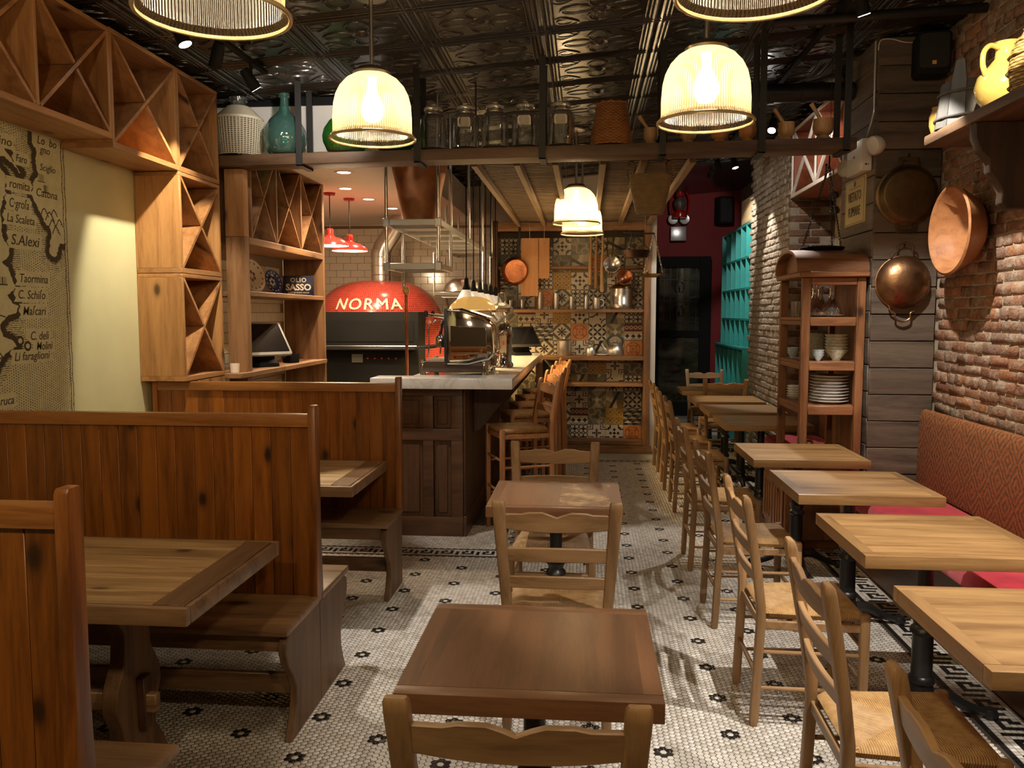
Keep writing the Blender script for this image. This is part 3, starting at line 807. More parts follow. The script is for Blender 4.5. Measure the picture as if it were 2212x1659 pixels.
# ------------------------------------------------------------------ rush-seated chairs
def rushmat():
    m, nt, b = nodes('rush_weave')
    tc = nt.nodes.new('ShaderNodeTexCoord'); sp = nt.nodes.new('ShaderNodeSeparateXYZ'); nt.links.new(tc.outputs['Object'], sp.inputs[0])
    x, y = sp.outputs[0], sp.outputs[1]
    s = mth(nt, 'GREATER_THAN', mth(nt, 'ABSOLUTE', y), mth(nt, 'ABSOLUTE', x))   # front/back triangles: strands cross the front rail
    n = noisetex(nt, tc.outputs['Object'], 9, 3)
    crd = mth(nt, 'ADD', mth(nt, 'ADD', mth(nt, 'MULTIPLY', x, s), mth(nt, 'MULTIPLY', y, mth(nt, 'SUBTRACT', 1.0, s))), mth(nt, 'MULTIPLY', n, 0.012))
    w_ = mth(nt, 'SINE', mth(nt, 'MULTIPLY', crd, 2*PI/0.0065))
    h = mth(nt, 'MULTIPLY_ADD', w_, 0.5, 0.5)
    oi = nt.nodes.new('ShaderNodeObjectInfo')
    v = coords(nt)
    f = mth(nt, 'ADD', mth(nt, 'MULTIPLY', h, 0.22), mth(nt, 'MULTIPLY', noisetex(nt, v, 20, 4, 0.7), 0.75))
    c = ramp(nt, f, [(0.22, (0.20, 0.095, 0.030)), (0.5, (0.46, 0.26, 0.095)), (0.8, (0.62, 0.42, 0.19))])
    nt.links.new(c, b.inputs['Base Color']); b.inputs['Roughness'].default_value = 0.55
    bump(nt, b, h, 0.5, 0.006)
    return m
M_RUSH = rushmat()
def make_chair(name, label, cat, sz, top, mz, mx, my, slats, fw=0.215, bwid=0.19, topw=0.243, depth=0.40, rake=0.075):
    """origin on the floor below the seat centre; faces +Y"""
    t = thing(name, label, cat)
    yb, yf = -depth/2+0.0, depth/2
    def post_at(z):            # centre of a rear post at height z, and half spread
        if z <= sz:
            return yb - 0.02*(1-z/sz)*1.0, bwid + 0.0*z
        f = (z-sz)/(top-sz)
        return yb - rake*f**1.2, bwid + (topw-0.025-bwid)*f
    for s in (-1, 1):
        rings = []
        for z in (0.0, 0.03, sz*0.5, sz-0.03, sz+0.03, sz+(top-sz)*0.35, sz+(top-sz)*0.7, top-0.03, top-0.008, top):
            y, x = post_at(z)
            wd, dp = 0.038 + 0.012*max(0, (z-sz)/(top-sz)), 0.034
            if z == 0: wd, dp = 0.03, 0.027
            if z == top: wd, dp, = wd*0.8, dp*0.45
            elif z == top-0.008: wd, dp = wd*0.96, dp*0.85
            rings.append([(px, py, z) for px, py in rrect(s*x, y, wd, dp, 0.5, 3)])
        MB().loft(rings).build('rear_post', mz, t, smooth=True)
        b = MB(); b.loft([[(px, py, z) for px, py in rrect(s*fw*0.93, yf-0.015, w_, w_, 0.6, 3)] for z, w_ in ((0, 0.027), (0.03, 0.033), (sz*0.6, 0.037), (sz+0.002, 0.038), (sz+0.008, 0.03))])
        b.build('front_leg', mz, t, smooth=True)
    # seat: puffed rush
    rings = []
    for z, g in ((sz-0.028, 0.03), (sz-0.022, 0.008), (sz-0.005, 0.0), (sz+0.008, 0.012), (sz+0.014, 0.045), (sz+0.008, 0.12)):
        rings.append([(px*(1 if py > 0 else bwid/fw*0.98), py, z) for px, py in rrect(0, 0.0, 2*(fw-0.012)-2*g, depth-0.01-2*g, 0.16, 4)])
    b = MB().loft(rings); b.build('seat', M_RUSH, t, smooth=True)
    b = MB()
    for s in (-1, 1): b.beam((s*bwid, yb, sz-0.045), (s*fw*0.93, yf-0.015, sz-0.045), 0.016, 0.034)
    b.beam((-fw*0.93, yf-0.015, sz-0.045), (fw*0.93, yf-0.015, sz-0.045), 0.016, 0.034)
    b.beam((-bwid, yb, sz-0.045), (bwid, yb, sz-0.045), 0.016, 0.034)
    b.build('seat_rail', mx, t, bevel=0.003, seg=1)
    # slats; the uppermost has a cupid's-bow edge
    for i, (z0, z1) in enumerate(slats):
        zc_ = (z0+z1)/2; y, x = post_at(zc_); n = 16
        up, lo = [], []
        for k in range(n+1):
            u = -1 + 2*k/n
            dip = 0.0
            if i == 0: dip = 0.010*math.cos(u*PI*1.0)*0 + 0.014*(1-abs(u))**0.5*0.5 + (0.006 if abs(u) < 0.6 else 0) - 0.020*max(0, 1-abs(u)/0.22)
            else: dip = 0.006*(1-u*u)
            up.append((u*x, z1+dip)); lo.append((u*x, z0 - (0.012*(1-u*u) if i == 0 else -0.003*(1-u*u))))
        rings = []
        for (ux, uz), (lx, lz) in zip(up, lo):
            bow = -0.016*(1-(ux/x)**2)
            yy = lambda z: y + bow - (z-zc_)*rake/(top-sz)
            rings.append([(ux, yy(uz)-0.009, uz), (ux, yy(uz)+0.009, uz), (lx, yy(lz)+0.009, lz), (lx, yy(lz)-0.009, lz)])
        MB().loft(rings).build('top_rail' if i == 0 else 'slat', mx, t, bevel=0.003, seg=1, ang=50)
    r = 0.010
    hs = [(sz*0.30, sz*0.55)]
    for s in (-1, 1):
        for z in (sz*0.34, sz*0.66):
            MB().tube([(s*bwid, yb-0.012, z), (s*fw*0.93, yf-0.015, z)], [0.008, 0.008], 8).build('stretcher', my, t, smooth=True)
    for z in (sz*0.42, sz*0.72):
        MB().tube([(-fw*0.93, yf-0.015, z), (fw*0.93, yf-0.015, z)], r, 8).build('stretcher', mx, t, smooth=True)
    MB().tube([(-bwid, yb-0.012, sz*0.45), (bwid, yb-0.012, sz*0.45)], r, 8).build('stretcher', mx, t, smooth=True)
    return t
SL3 = [(0.808, 0.862), (0.675, 0.728), (0.568, 0.614)]
chair0 = make_chair('dining_chair', 'rush-seated wooden chair with its back to the camera at the foremost walnut table', 'chair', 0.45, 0.915, M_CH_Z, M_CH_X, M_CH_Y, SL3)
GC = 'rush-seated ladderback chairs'
chair0['group'] = GC
chair0.location = (-0.118, 1.70, 0)
def chair(x, y, rz, label): return dup(chair0, (x, y, 0), rz, label)
chair(-0.10, 3.30, 0.0, 'rush-seated wooden chair between the two walnut tables, back to the camera')
chair(-0.16, 4.20, PI, 'rush-seated wooden chair facing the camera behind the second walnut table')
for (x, y, a, lb) in [
    (0.885, 1.43, -90, 'rush-seated chair cut by the lower right corner of the photo'),
    (0.90, 2.36, -91, 'rush-seated chair at the nearest whole table of the banquette row'),
    (0.885, 3.40, -90, 'rush-seated chair at the second table from the camera along the red banquette'),
    (0.885, 4.42, -89, 'rush-seated chair at the third table from the camera along the red banquette'),
    (0.885, 5.38, -90, 'rush-seated chair at the table in front of the dresser'),
    (0.95, 6.95, -90, 'rush-seated chair just behind the dresser, first of the far row'),
    (0.95, 7.80, -91, 'rush-seated chair second behind the dresser in the far row'),
    (0.96, 8.70, -89, 'rush-seated chair in the far row nearest the glazed back door'),
    (1.50, 9.33, 0, 'rush-seated chair with a dark back before the farthest table'),
    (1.50, 10.42, 180, 'rush-seated chair against the turquoise rack, facing the camera')]:
    chair(x, y, math.radians(a), lb)
# bar stools: the same chair made tall
SLS = [(1.03, 1.085), (0.885, 0.935)]
stool0 = make_chair('bar_stool', 'tall rush-seated bar stool at the near end of the bar', 'bar stool', 0.78, 1.125, M_ST_Z, M_ST_X, M_ST_Y, SLS, fw=0.205, bwid=0.19, topw=0.215, depth=0.38, rake=0.06)
stool0['group'] = 'rush-seated bar stools'
stool0.location = (-0.49, 6.06, 0); stool0.rotation_euler = (0, 0, math.radians(90+22))
for i, y in enumerate((6.95, 7.65, 8.35, 9.05)):
    dup(stool0, (-0.49 + 0.012*i, y, 0), math.radians(90 + (20, 18, 19, 16)[i]), 'tall rush-seated bar stool, %s from the near end of the bar' % ('second', 'third', 'fourth', 'fifth')[i])

# ------------------------------------------------------------------ pedestal tables
def make_table(name, label, wx, wy, m1, m2, planks_along='x'):
    t = thing(name, label, 'table', group='pedestal bistro tables')
    hx, hy = wx/2, wy/2; e = 0.045
    n = 5
    MB().box(-hx+e, hx-e, -hy+e, hy-e, 0.705, 0.740).build('top_panel', m1 if planks_along == 'x' else m2, t)
    for s in (-1, 1):
        MB().box(-hx, hx, s*hy, s*(hy-e+0.0002), 0.692, 0.740).build('edge_band', m1, t, bevel=0.0025, ang=60)
        MB().box(s*hx, s*(hx-e+0.0002), -hy+e, hy-e, 0.692, 0.740).build('edge_band', m2, t, bevel=0.0, ang=60)
    MB().box(-0.14, 0.14, -0.14, 0.14, 0.68, 0.7045).build('top_plate', M_IRON, t, bevel=0.004, seg=1)
    MB().lathe([(0.030, 0.68), (0.030, 0.42), (0.040, 0.415), (0.048, 0.403), (0.040, 0.39), (0.035, 0.375), (0.047, 0.362), (0.050, 0.347), (0.039, 0.335), (0.040, 0.17), (0.048, 0.162), (0.051, 0.145), (0.043, 0.135), (0.052, 0.10), (0.066, 0.07), (0.03, 0.06)], 18).build('column', M_IRON, t, smooth=True)
    for k in range(4):
        a = k*PI/2 + PI/4*0
        p = [(math.cos(a)*r, math.sin(a)*r, z) for r, z in ((0.03, 0.085), (0.10, 0.085), (0.17, 0.05), (0.23, 0.03), (0.275, 0.02))]
        b = MB().tube(p, [0.03, 0.026, 0.020, 0.018, 0.020], 8)
        b.lathe([(0, 0.045), (0.024, 0.04), (0.032, 0.02), (0.026, 0.0), (0, 0.0)], 10, c=(math.cos(a)*0.27, math.sin(a)*0.27, 0))
        b.build('foot', M_IRON, t, smooth=True)
    return t
tw = make_table('bistro_table', 'walnut-brown square table on a black iron column, foremost in mid-floor', 0.615, 0.60, M_WAL_X, M_WAL_Y, 'y')
tw.location = (-0.125, 2.105, 0)
M_WORN = wood('worn_walnut', (0.30, 0.135, 0.05), (0.17, 0.07, 0.025), 'y', rough=0.42, wear=(0.50, 0.31, 0.16), fig=0.7)
t2 = dup(tw, (-0.135, 3.965, 0), 0, 'walnut-brown table with worn pale patches, behind the foremost table')
for c in t2.children:
    if c.name.startswith('top_panel'):
        c.data = MB().box(-0.2625, 0.02, -0.255, 0.255, 0.705, 0.740).mesh('top_panel', M_WAL_Y)
        MB().box(0.0203, 0.2625, -0.255, 0.255, 0.705, 0.740).build('top_panel', M_WORN, t2)
to = make_table('bistro_table', 'honey oak table nearest the camera, cut by the right edge of the photo', 0.68, 0.65, M_OAK_X, M_OAK_Y, 'x')
to.location = (1.325, 2.37, 0)
for x, y, lb in [(1.345, 3.35, 'honey oak table second from the camera in front of the red banquette'),
                 (1.365, 4.37, 'honey oak table third from the camera in front of the red banquette'),
                 (1.345, 5.02+0.33-0.0, 'honey oak table right in front of the dresser'),
                 (1.44, 6.93, 'honey oak table just behind the dresser'),
                 (1.44, 7.79, 'brown oak table in the middle of the far row'),
                 (1.44, 8.69, 'brown oak table in the far row next to the whitewashed chimney'),
                 (1.44, 9.84, 'oak table farthest away, between two facing chairs')]:
    dup(to, (x, y, 0), 0, lb)

# ------------------------------------------------------------------ banquette
def velvet(name, col):
    m, nt, b = nodes(name)
    v = coords(nt); f = noisetex(nt, v, 6, 4, 0.6)
    nt.links.new(ramp(nt, f, [(0.35, tuple(c*0.6 for c in col)), (0.7, col)]), b.inputs['Base Color'])
    b.inputs['Roughness'].default_value = 0.8; b.inputs['Sheen Weight'].default_value = 0.6; b.inputs['Sheen Tint'].default_value = (1, 0.45, 0.45, 1)
    bump(nt, b, noisetex(nt, v, 160, 2), 0.2, 0.004)
    return m
M_VELVET = velvet('crimson_velvet', (0.66, 0.030, 0.060))
def brocade():
    m, nt, b = nodes('rust_brocade')
    tc = nt.nodes.new('ShaderNodeTexCoord'); sp = nt.nodes.new('ShaderNodeSeparateXYZ'); nt.links.new(tc.outputs['Object'], sp.inputs[0])
    y, z = sp.outputs[1], sp.outputs[2]
    nz = noisetex(nt, tc.outputs['Object'], 16, 4, 0.7)
    # lozenges drawn by two zig-zag families
    a = mth(nt, 'PINGPONG', mth(nt, 'ADD', mth(nt, 'MULTIPLY', y, 5.2), 10.0), 0.5)
    d = mth(nt, 'PINGPONG', mth(nt, 'ADD', mth(nt, 'MULTIPLY', z, 4.2), 10.0), 0.5)
    s = mth(nt, 'ADD', mth(nt, 'ADD', a, d), mth(nt, 'MULTIPLY', nz, 0.25))
    st = mth(nt, 'SINE', mth(nt, 'MULTIPLY', s, 30.0))
    f = mth(nt, 'ADD', mth(nt, 'MULTIPLY', st, 0.10), noisetex(nt, tc.outputs['Object'], 60, 5, 0.85))
    c = ramp(nt, f, [(0.32, (0.065, 0.042, 0.014)), (0.46, (0.19, 0.070, 0.019)), (0.56, (0.31, 0.088, 0.022)), (0.72, (0.36, 0.16, 0.045))])
    nt.links.new(c, b.inputs['Base Color']); b.inputs['Roughness'].default_value = 0.9; b.inputs['Sheen Weight'].default_value = 0.0
    bump(nt, b, f, 0.35, 0.006)
    return m
M_BROC = brocade()
def pad(b, x0, x1, y0, y1, z0, z1, r=0.035):
    """cushion with rolled edges"""
    rings = []
    for z, g in ((z0, r*0.6), (z0+r*0.5, 0.0), (z1-r, 0.0), (z1-r*0.3, r*0.4), (z1, r*1.3)):
        rings.append([(px, py, z) for px, py in rrect((x0+x1)/2, (y0+y1)/2, x1-x0-2*g, y1-y0-2*g, 0.25, 4)])
    b.loft(rings)
def banquette(label, y0, y1, splits):
    t = thing('banquette', label, 'bench', (0, 0, 0))
    MB().box(1.74, 2.255, y0, y1, 0.0, 0.37).build('plinth', M_BAR_Y, t, bevel=0.005, seg=1)
    for a, c in zip(splits[:-1], splits[1:]):
        b = MB(); pad(b, 1.69, 2.198, a+0.003, c-0.003, 0.37, 0.475); b.build('seat_cushion', M_VELVET, t, smooth=True)
    b = MB(); pts = [(2.200, 0.46), (2.205, 0.90), (2.211, 0.945), (2.226, 0.972), (2.245, 0.98), (2.26, 0.97), (2.264, 0.46)]
    b.prism(pts, 'y', y0, y1); b.build('back_cushion', M_BROC, t, bevel=0.008, smooth=True)
    return t
banquette('red velvet banquette with a rust brocade back along the brick wall', 1.3, 5.70, [1.3, 2.4, 3.35, 4.62, 5.69])
banquette('red velvet banquette with rust brocade back beyond the dresser, by the chimney', 6.46, 8.03, [6.46, 7.25, 8.02])

# ------------------------------------------------------------------ the bar
def marble():
    m, nt, b = nodes('white_marble')
    v = coords(nt, (1, 1, 1), False)
    n = noisetex(nt, v, 3.5, 8, 0.65, 1.2)
    f = mth(nt, 'ABSOLUTE', mth(nt, 'SUBTRACT', n, 0.5))
    nt.links.new(ramp(nt, f, [(0.0, (0.56, 0.54, 0.51)), (0.04, (0.68, 0.66, 0.62)), (0.15, (0.74, 0.72, 0.68))]), b.inputs['Base Color'])
    b.inputs['Roughness'].default_value = 0.16
    return m
bar = thing('bar_counter', 'dark panelled oak bar with a white marble top running to the tiled shelves', 'bar')
ZB = 1.16
b = MB(); b.prism([(-1.50, 5.70), (-0.50, 5.70), (-0.50, 9.60), (-1.25, 9.60), (-1.25, 5.95), (-1.50, 5.95)], 'z', ZB-0.075, ZB)
b.build('countertop', marble(), bar, bevel=0.006)
MB().box(-1.30, -0.87, 5.90, 9.60, 0.0, ZB-0.077).build('body', M_BAR_Y, bar)
MB().box(-1.95, -1.30, 5.90, 5.94, 0.0, ZB-0.16).build('end_panel', M_BAR_X, bar)
# front frame: stiles and rails stand proud of sunk panels
fr = MB()
for xa, xb in ((-1.95, -1.88), (-1.53, -1.45), (-1.16, -1.085), (-0.955, -0.87)): fr.box(xa, xb, 5.865, 5.90, 0.13, ZB-0.077)
for za, zb in ((0.0, 0.14), (0.70, 0.785), (1.02, ZB-0.077)): fr.box(-1.95, -0.87, 5.862, 5.898, za, zb)
fr.build('frame', M_BAR_X, bar, bevel=0.006)
for xa, xb in ((-1.88, -1.53), (-1.45, -1.16), (-1.085, -0.955)):
    for za, zb in ((0.14, 0.70), (0.785, 1.02)):
        b = MB(); b.box(xa+0.001, xb-0.001, 5.889, 5.90, za, zb); b.box(xa+0.03, xb-0.03, 5.880, 5.89, za+0.03, zb-0.03); b.build('panel', M_BAR_Z, bar, bevel=0.004, seg=1)
MB().box(-0.87, -0.845, 5.865, 9.60, 0, 0.15).build('kick_board', M_BAR_Y, bar, bevel=0.004, seg=1)
for k in range(36):
    MB().box(-0.87, -0.853, 5.88+k*0.1025, 5.88+k*0.1025+0.099, 0.15, ZB-0.077).build('board', M_BAR_Z, bar, bevel=0.004, seg=1)
for y in (6.3, 7.4, 8.5):
    MB().prism([(-0.853, 0.70), (-0.853, ZB-0.078), (-0.54, ZB-0.078), (-0.54, ZB-0.13), (-0.80, 0.72)], 'y', y, y+0.05).build('bracket', M_BAR_Z, bar, bevel=0.004, seg=1)
# ------------------------------------------------------------------ wine racks on the left wall
XF, XB = -2.36, -2.637
def rack(label, y0, y1, z0, z1, n, xf=XF, xb=XB, mats=(M_RACK_Z, M_RACK_Y, M_RACK_X), th=0.022, bot=0.03, group='pine wine racks on the left wall', back=True, cat='wine rack', name='wine_rack'):
    mz, my, mx = mats
    t = thing(name, label, cat, (0, 0, 0), group=group)
    MB().box(xb, xf, y0, y1, z0, z0+bot).build('bottom_board', my, t, bevel=0.002, seg=1)
    MB().box(xb, xf, y0, y1, z1-th, z1).build('top_board', my, t, bevel=0.002, seg=1)
    if back: MB().box(xb, xb+0.008, y0, y1, z0+bot, z1-th).build('back_panel', mz, t)
    wd = (y1-y0)/n
    for k in range(n+1):
        y = y0 + k*wd; a, c = (y, y+th) if k == 0 else (y-th, y) if k == n else (y-th/2, y+th/2)
        MB().box(xb+0.008, xf-0.001, a, c, z0+bot, z1-th).build('side_board', mz, t, bevel=0.0015, seg=1)
    for k in range(n):
        ya, yb = y0+k*wd+th*0.8, y0+(k+1)*wd-th*0.8; za, zb = z0+bot+0.004, z1-th-0.004
        ym, zm = (ya+yb)/2, (za+zb)/2; t2 = 0.009
        def diag(p, q):
            d = Vector((0, q[0]-p[0], q[1]-p[1])); d.normalize(); nn = Vector((0, -d.z, d.y))*t2
            b = MB(); pts = [(p[0]+nn.y, p[1]+nn.z), (q[0]+nn.y, q[1]+nn.z), (q[0]-nn.y, q[1]-nn.z), (p[0]-nn.y, p[1]-nn.z)]
            b.prism(pts, 'x', xb+0.01, xf-0.0005); b.build('diagonal_board', my, t)
        diag((ya, za), (yb, zb)); 
        g = 0.012
        diag((ya, zb), (ym-g*0.7, zm+g)); diag((ym+g*0.7, zm-g), (yb, za))
    return t
rack('long pine wine rack of crossed cells high over the printed map', 2.36, 4.06, 2.475, 3.016, 3)
rack('single-cell pine wine rack high on the wall, left of the corner column', 4.062, 4.735, 2.435, 3.022, 1)
rack('topmost cell of the pine wine rack column, under the ceiling', 4.74, 5.28, 2.435, 3.02, 1)
rack('middle cell of the pine wine rack column behind the far booth', 4.74, 5.28, 1.845, 2.432, 1)
rack('lowest cell of the pine wine rack column behind the far booth', 4.74, 5.28, 1.205, 1.842, 1)
b_ = thing('rack_plinth', 'pine plinth carrying the wine rack column behind the far booth', 'cabinet')
MB().box(XB, XF, 4.90, 5.28, 0.0, 1.20).build('carcass', M_RACK_Z, b_)
MB().box(XF+0.001, XF+0.015, 4.93, 5.25, 0.06, 1.15).build('door', M_RACK_Z, b_, bevel=0.004, seg=1)

# ------------------------------------------------------------------ back-bar shelving with tiled back
UF = -2.27
u2 = thing('back_bar_unit', 'brown pine back-bar unit with crossed bottle cells over tiled shelves', 'shelf unit')
UM = (M_UNIT_Z, M_UNIT_Y, M_UNIT_X)
def ub(name, x0, x1, y0, y1, z0, z1, m, bv=0.002): return MB().box(x0, x1, y0, y1, z0, z1).build(name, m, u2, bevel=bv, seg=1)
ub('post', -2.40, UF, 5.44, 5.52, 0.0, 2.12, M_UNIT_Z); ub('post', -2.40, UF, 5.44, 5.52, 2.122, 2.565, M_RACK_Z)
ub('side_board', -2.63, UF, 7.12, 7.16, 0.0, 2.74, M_UNIT_Z)
ub('top_board', -2.63, UF, 5.572, 7.12, 2.715, 2.74, M_UNIT_Y)
ub('bottom_board', -2.63, UF, 5.52, 7.12, 2.075, 2.125, M_UNIT_Y, 0.004)
ub('shelf', -2.63, UF, 5.52, 7.12, 1.725, 1.76, M_UNIT_Y, 0.004)
ub('shelf', -2.63, UF+0.02, 5.30, 7.12, 1.18, 1.215, M_UNIT_Y, 0.004)
for k in range(4):
    y = 5.52 + k*1.60/3
    ub('divider', -2.62, UF-0.002, max(5.573, y-0.01), min(7.12, max(y+0.01, 5.59)), 2.125, 2.715, M_UNIT_Z)
ub('back_panel', -2.63, -2.62, 5.572, 7.12, 2.125, 2.715, M_UNIT_Z, 0)
for k in range(3):
    ya, yb = (5.595 if k == 0 else 5.535+k*1.60/3), 5.505+(k+1)*1.60/3; za, zb = 2.13, 2.71; ym, zm = (ya+yb)/2, (za+zb)/2
    for p, q in (((ya, za), (yb, zb)), ((ya, zb), (ym-0.01, zm+0.011)), ((ym+0.01, zm-0.011), (yb, za))):
        d = Vector((q[0]-p[0], q[1]-p[1])).normalized()*0.005
        MB().prism([(p[0]-d.y, p[1]+d.x), (q[0]-d.y, q[1]+d.x), (q[0]+d.y, q[1]-d.x), (p[0]+d.y, p[1]-d.x)], 'x', -2.618, UF-0.005).build('diagonal_board', M_UNIT_Y, u2)
M_SUB2 = plain('backbar_subway_tile', (0.72, 0.66, 0.52), 0.16, coat=0.3)
ub('grout', -2.637, -2.632, 5.45, 7.12, 0.75, 2.075, M_SUBJ, 0)
tl = MB().box(-0.005, 0.003, -0.0735, 0.0735, -0.0365, 0.0365).mesh('tile', M_SUB2, bevel=0.002, seg=1)
for r in range(16):
    for c in range(12):
        y = 5.53 + c*0.150 + (0.075 if r % 2 else 0); z = 0.82 + r*0.076
        if y > 7.06 or any(abs(z-q) < 0.04 for q in (2.1, )): continue
        inst('tile', tl, u2, (-2.632, y, z), (0, random.uniform(-.005, .005), random.uniform(-.005, .005)))
# things on it
def plate_thing(label, loc, r, m, mp, rot):
    t = thing('plate', label, 'plate', loc, rot=rot)
    MB().lathe([(0, 0.0), (r*0.55, 0.0), (r*0.62, 0.006), (r*0.97, 0.022), (r, 0.026), (r*0.97, 0.030), (r*0.62, 0.014), (r*0.55, 0.008), (0, 0.008)], 28).build('dish', m, t, smooth=True)
    b = MB()
    for k in range(14):
        a = 2*PI*k/14; b.lathe([(0, 0.0286), (r*0.085, 0.0276), (r*0.09, 0.026)], 6, c=(math.cos(a)*r*0.82, math.sin(a)*r*0.82, -0.0045))
    for k in range(6):
        a = 2*PI*k/6; b.lathe([(0, 0.0105), (r*0.12, 0.010)], 6, c=(math.cos(a)*r*0.25, math.sin(a)*r*0.25, 0))
    b.build('painted_motif', mp, t)
    return t
M_BLUE = plain('cobalt_glaze', (0.02, 0.035, 0.13), 0.2); M_SEPIA = plain('sepia_glaze', (0.13, 0.07, 0.035), 0.3)
M_CERC = plain('cream_ceramic', (0.62, 0.55, 0.42), 0.2, coat=0.3)
plate_thing('brown-patterned cream plate leaning on the back-bar shelf', (-2.545, 6.20, 1.893), 0.130, M_CERC, M_SEPIA, (0, math.radians(74), math.radians(-18)))
plate_thing('dark blue plate leaning on the back-bar shelf beside the cream plate', (-2.545, 6.62, 1.863), 0.100, M_BLUE, M_CERC, (0, math.radians(74), math.radians(-18)))
tin_ = thing('oil_tin', 'dark blue olive oil tin with pale lettering on the back-bar shelf', 'tin', (-2.40, 6.86, 1.76), math.radians(14))
MB().box(-0.125, 0.125, -0.045, 0.045, 0.0, 0.165).build('can', plain('navy_tin', (0.012, 0.014, 0.04), 0.3), tin_, bevel=0.006)
M_LET = plain('cream_lettering', (0.72, 0.66, 0.55), 0.5)
inst('lettering', text_mesh('OLIO', 0.050, M_LET, bold=0.001, space=1.15), tin_, (0.0, -0.0462, 0.112), (PI/2, 0, 0))
inst('lettering', text_mesh('SASSO', 0.072, M_LET, bold=0.0022), tin_, (0.0, -0.0462, 0.045), (PI/2, 0, 0))
inst('lettering', text_mesh('OLIO DI PURO OLIVA', 0.018, M_LET), tin_, (0.0, -0.0462, 0.018), (PI/2, 0, 0))
def pos_terminal(label, loc, rz, tilt=52, dark=False):
    t = thing('till_terminal', label, 'till', loc, rz)
    MB().prism([(-0.12, 0.0), (0.12, 0.0), (0.11, 0.025), (0.03, 0.05), (0.02, 0.16), (-0.03, 0.16), (-0.05, 0.05), (-0.11, 0.025)], 'x', -0.10, 0.10).build('base', M_BLACKM, t, bevel=0.008)
    o = MB(); o.prism(rrect(0, 0, 0.40, 0.31, 0.12, 4), 'z', -0.008, 0.012)
    s = o.build('screen_housing', plain('dark_plastic', (0.035, 0.034, 0.033), 0.3) if dark else plain('silver_plastic', (0.34, 0.33, 0.31), 0.35), t, loc=(0, -0.03, 0.20), rot=(math.radians(tilt), 0, 0), bevel=0.004)
    MB().prism(rrect(0, 0.005, 0.365, 0.265, 0.05, 3), 'z', 0.0121, 0.0135).build('screen', plain('dark_glass', (0.010, 0.010, 0.012), 0.08, coat=0.5), s)
    return t
pos_terminal('grey till terminal with a dark tilted screen on the back-bar counter', (-2.43, 6.05, 1.217), math.radians(50), 50)
pos_terminal('black till terminal at the far end of the marble bar', (-0.72, 9.12, ZB+0.001), math.radians(28), 42, True)
t = thing('card_reader', 'small dark card reader beside the grey till terminal', 'card reader', (-2.36, 6.52, 1.217), math.radians(60))
MB().prism([(-0.05, 0.0), (0.05, 0.0), (0.05, 0.03), (-0.05, 0.075)], 'x', -0.045, 0.045).build('body', M_BLACKM, t, bevel=0.006)
t = thing('candle_cup', 'small frosted candle cup on the ledge beside the wine rack column', 'candle holder', (-2.33, 5.37, 1.216))
MB().lathe([(0, 0), (0.028, 0), (0.032, 0.06), (0.027, 0.06), (0.024, 0.008), (0, 0.008)], 16).build('cup', plain('frosted_glass', (0.7, 0.62, 0.55), 0.3, emit=(1, 0.6, 0.35), es=0.15), t, smooth=True)

# ------------------------------------------------------------------ kitchen: pizza oven
ov = thing('pizza_oven', 'red mosaic dome pizza oven with black front', 'oven', (-2.34, 9.36, 0))
def mosaic():
    m, nt, b = nodes('red_mosaic')
    tc = nt.nodes.new('ShaderNodeTexCoord'); sp = nt.nodes.new('ShaderNodeSeparateXYZ'); nt.links.new(tc.outputs['Object'], sp.inputs[0])
    an = mth(nt, 'ARCTAN2', sp.outputs[0], mth(nt, 'MULTIPLY', sp.outputs[1], -1.0))
    u = mth(nt, 'MULTIPLY', an, 29.0); v = mth(nt, 'MULTIPLY', mth(nt, 'ARCTAN2', mth(nt, 'SUBTRACT', sp.outputs[2], 1.2), mth(nt, 'SQRT', mth(nt, 'ADD', mth(nt, 'MULTIPLY', sp.outputs[0], sp.outputs[0]), mth(nt, 'MULTIPLY', sp.outputs[1], sp.outputs[1])))), 34.0)
    fu = mth(nt, 'ABSOLUTE', mth(nt, 'SUBTRACT', mth(nt, 'FRACT', u), 0.5)); fv = mth(nt, 'ABSOLUTE', mth(nt, 'SUBTRACT', mth(nt, 'FRACT', v), 0.5))
    g = mth(nt, 'GREATER_THAN', mth(nt, 'MAXIMUM', fu, fv), 0.42)
    wn = nt.nodes.new('ShaderNodeTexWhiteNoise'); cb = nt.nodes.new('ShaderNodeCombineXYZ')
    nt.links.new(mth(nt, 'FLOOR', u), cb.inputs[0]); nt.links.new(mth(nt, 'FLOOR', v), cb.inputs[1]); nt.links.new(cb.outputs[0], wn.inputs[0])
    c = ramp(nt, wn.outputs[0], [(0, (0.26, 0.012, 0.009)), (1, (0.40, 0.024, 0.015))])
    nt.links.new(mixc(nt, g, c, (0.34, 0.11, 0.075)), b.inputs['Base Color'])
    nt.links.new(mth(nt, 'MULTIPLY_ADD', g, 0.5, 0.2), b.inputs['Roughness'])
    bump(nt, b, mth(nt, 'SUBTRACT', 1.0, g), 0.4, 0.006)
    return m
RO, ZO, HO = 0.745, 1.42, 0.565
prof = [(RO, 0.0), (RO, ZO-0.1)] + [(RO*math.cos(math.radians(a))**0.62, ZO + HO*math.sin(math.radians(a))**1.12) for a in range(3, 88, 6)] + [(0, ZO+HO)]
MB().lathe(prof, 48).build('dome', mosaic(), ov, smooth=True)
MB().box(-0.63, 0.61, -0.80, -0.30, 0.0, 1.63).build('front_panel', M_BLACKM, ov, bevel=0.008)
MB().box(-0.58, 0.56, -0.805, -0.801, 1.32, 1.54).build('oven_mouth', M_BLACKM, ov)
MB().tube([(-0.62, -0.86, 1.275), (0.60, -0.86, 1.275)], 0.009, 8).build('rail', M_STEEL, ov, smooth=True)
